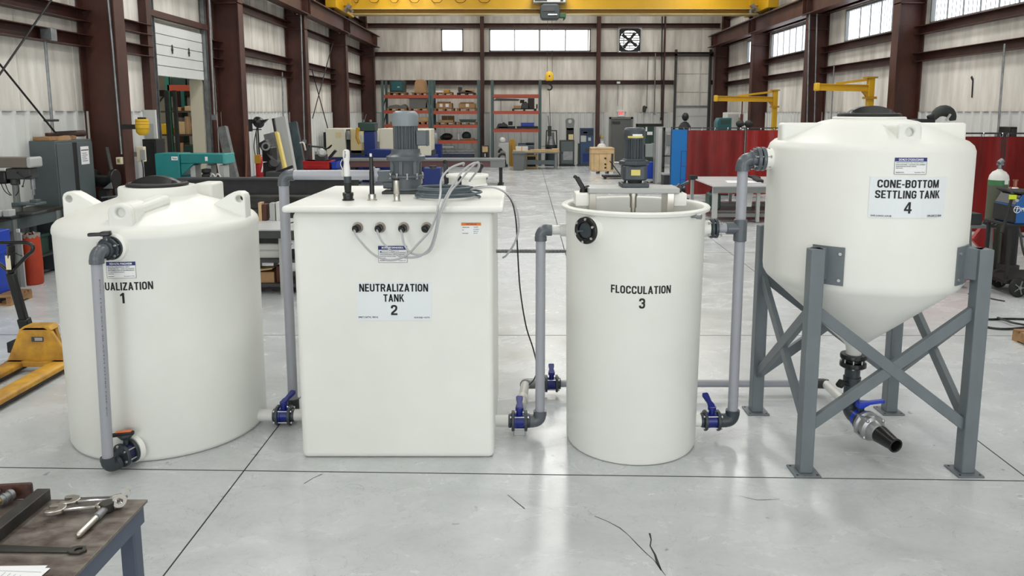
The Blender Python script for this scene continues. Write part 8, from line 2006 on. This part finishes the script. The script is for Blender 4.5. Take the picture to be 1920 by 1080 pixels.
M().sheet(Flat((0, YW3 - .085, 0)), q.x - .06, q.x + .03, z1 - .055, z1 + .0, 0, .012).done('lime_tag', LIME, t, smooth=False)
q = V((xa(1903, 10.3, 400), 10.35, 0)); zc = za(352, 10.3)
t = thing('gas_cylinder', 'smaller black bottle with white collar behind the blue welder', 'gas cylinder', q)
M().lathe([(0, .24), (.1, .24), (.1, zc - .16), (.07, zc - .08), (.03, zc - .05), (0, zc - .05)], q, n=24).done('body', BLKM, t); M().lathe([(.04, zc - .1), (.065, zc - .08), (.06, zc - .02), (.035, zc + .0), (0, zc)], q, n=20).done('white_collar', WHITEP, t)
M().cyl(q + V((0, 0, zc)), q + V((0, 0, zc + .1)), .025, n=10).cyl(q + V((-.035, 0, zc + .1)), q + V((.035, 0, zc + .1)), .012, n=8).ball(q + V((-.07, 0, zc - .02)), .03, n=8).done('valve', COPPER, t); M().box(q.x - .1, 10.25, 0, q.x + .1, 10.45, .24).done('stand', DGREY, t)
x0, x1, z0, z1 = rect(1752, 1812, 484, 548, 9.9)
t = thing('tool_chest', 'red wheeled tool chest behind the tank stand', 'tool chest', ((x0 + x1) / 2, 9.9, 0))
M().box(x0 - .35, 9.9, .1, x1 + .05, 10.4, z1 - .08).done('chest_body', RED, t, bevel=.012); M().prism([(x0 - .35, z1 - .08), (x1 + .05, z1 - .08), (x1, z1), (x0 - .3, z1)], (0, 9.9, 0), (1, 0, 0), (0, 0, 1), (0, .5, 0)).done('lid', mat('dull_red', (120, 30, 30), .5), t, bevel=.01)
m = M()
for k in range(3): m.box(x0 - .33, 9.885, .14 + .14 * k, x1 + .03, 9.9, .25 + .14 * k)
m.done('drawer', RED, t, bevel=.004); M().box(x0 - .34, 9.88, .09, x1 + .04, 10.4, .11).done('skirt', LGREY, t)
for x in (x0 - .25, x1 - .05): M().cyl((x - .03, 9.98, .05), (x + .03, 9.98, .05), .05, n=12).cyl((x - .03, 10.3, .05), (x + .03, 10.3, .05), .05, n=12).done('castor', BLKM, t)
x0, x1, z0, z1 = rect(1820, 1856, 410, 420, 10.35)
t = thing('feeder_table', 'dark side table with grey rails between chest and welder', 'table', ((x0 + x1) / 2, 10.1, 0))
M().box(x0 - .1, 10.2, z0 - .04, x1, 10.55, z0).done('table_top', GREYM, t)
for x in (x0 - .06, x1 - .04): M().bar((x + .06, 10.25, 0), (x, 10.25, z0 - .04), .03).done('leg', GREYM, t)
M().box(x0 - .08, 10.25, z0, x0 + .1, 10.5, z0 + .16).done('control_unit', DGREY, t, bevel=.01)
M().tube(spline([(x0 - .05, 10.0, z0 + .08), (x0 + .1, 9.95, z0 + .03), (x1 - .08, 9.9, z0 + .2), (x1 + .15, 9.75, z0 + .25)], 6), .022, 8).done('torch_lead', DGREY, t)
t = thing('red_jacket', 'red cloth hanging below the side table', 'cloth', at(1843, 455, 10.2)); q = at(1843, 450, 10.5); M().prism([(-.05, -.55), (.1, -.5), (.16, .0), (.14, .22), (.02, .24), (-.14, .0), (-.02, -.12)], q, (1, 0, 0), (0, 0, 1), (0, .1, 0)).done('cloth', RED, t, bevel=.02); M().bar(q + V((.1, .05, .2)), q + V((.2, .05, .24)), .03).done('hanger', DGREY, t)
for lb, pts in (('upper black hose lying on the floor right of the tank stand', [(1838, 600), (1860, 601), (1880, 600), (1900, 600), (1935, 601)]), ('lower black hose looping on the floor right of the tank stand', [(1838, 612), (1858, 617), (1880, 619), (1905, 618), (1935, 614)]), ('thin black hose crossing between the two others on the floor', [(1870, 601), (1885, 606), (1900, 611), (1935, 617)])):
    tag(M().tube([(p.x, p.y, .014 if 'cross' not in lb else .034) for p in spline([fl(*p) for p in pts], 6)], .012, 6).done('floor_hose', BLK), lb, 'hose', 'black hoses on the floor by the welder')
tag(M().tube([(p.x, p.y, .01) for p in spline([fl(1815, 552), fl(1840, 556), fl(1862, 562), fl(1884, 566)], 6)], .008, 6).done('floor_cable', BLK), 'thin cable on the floor below the welder cart', 'cable')
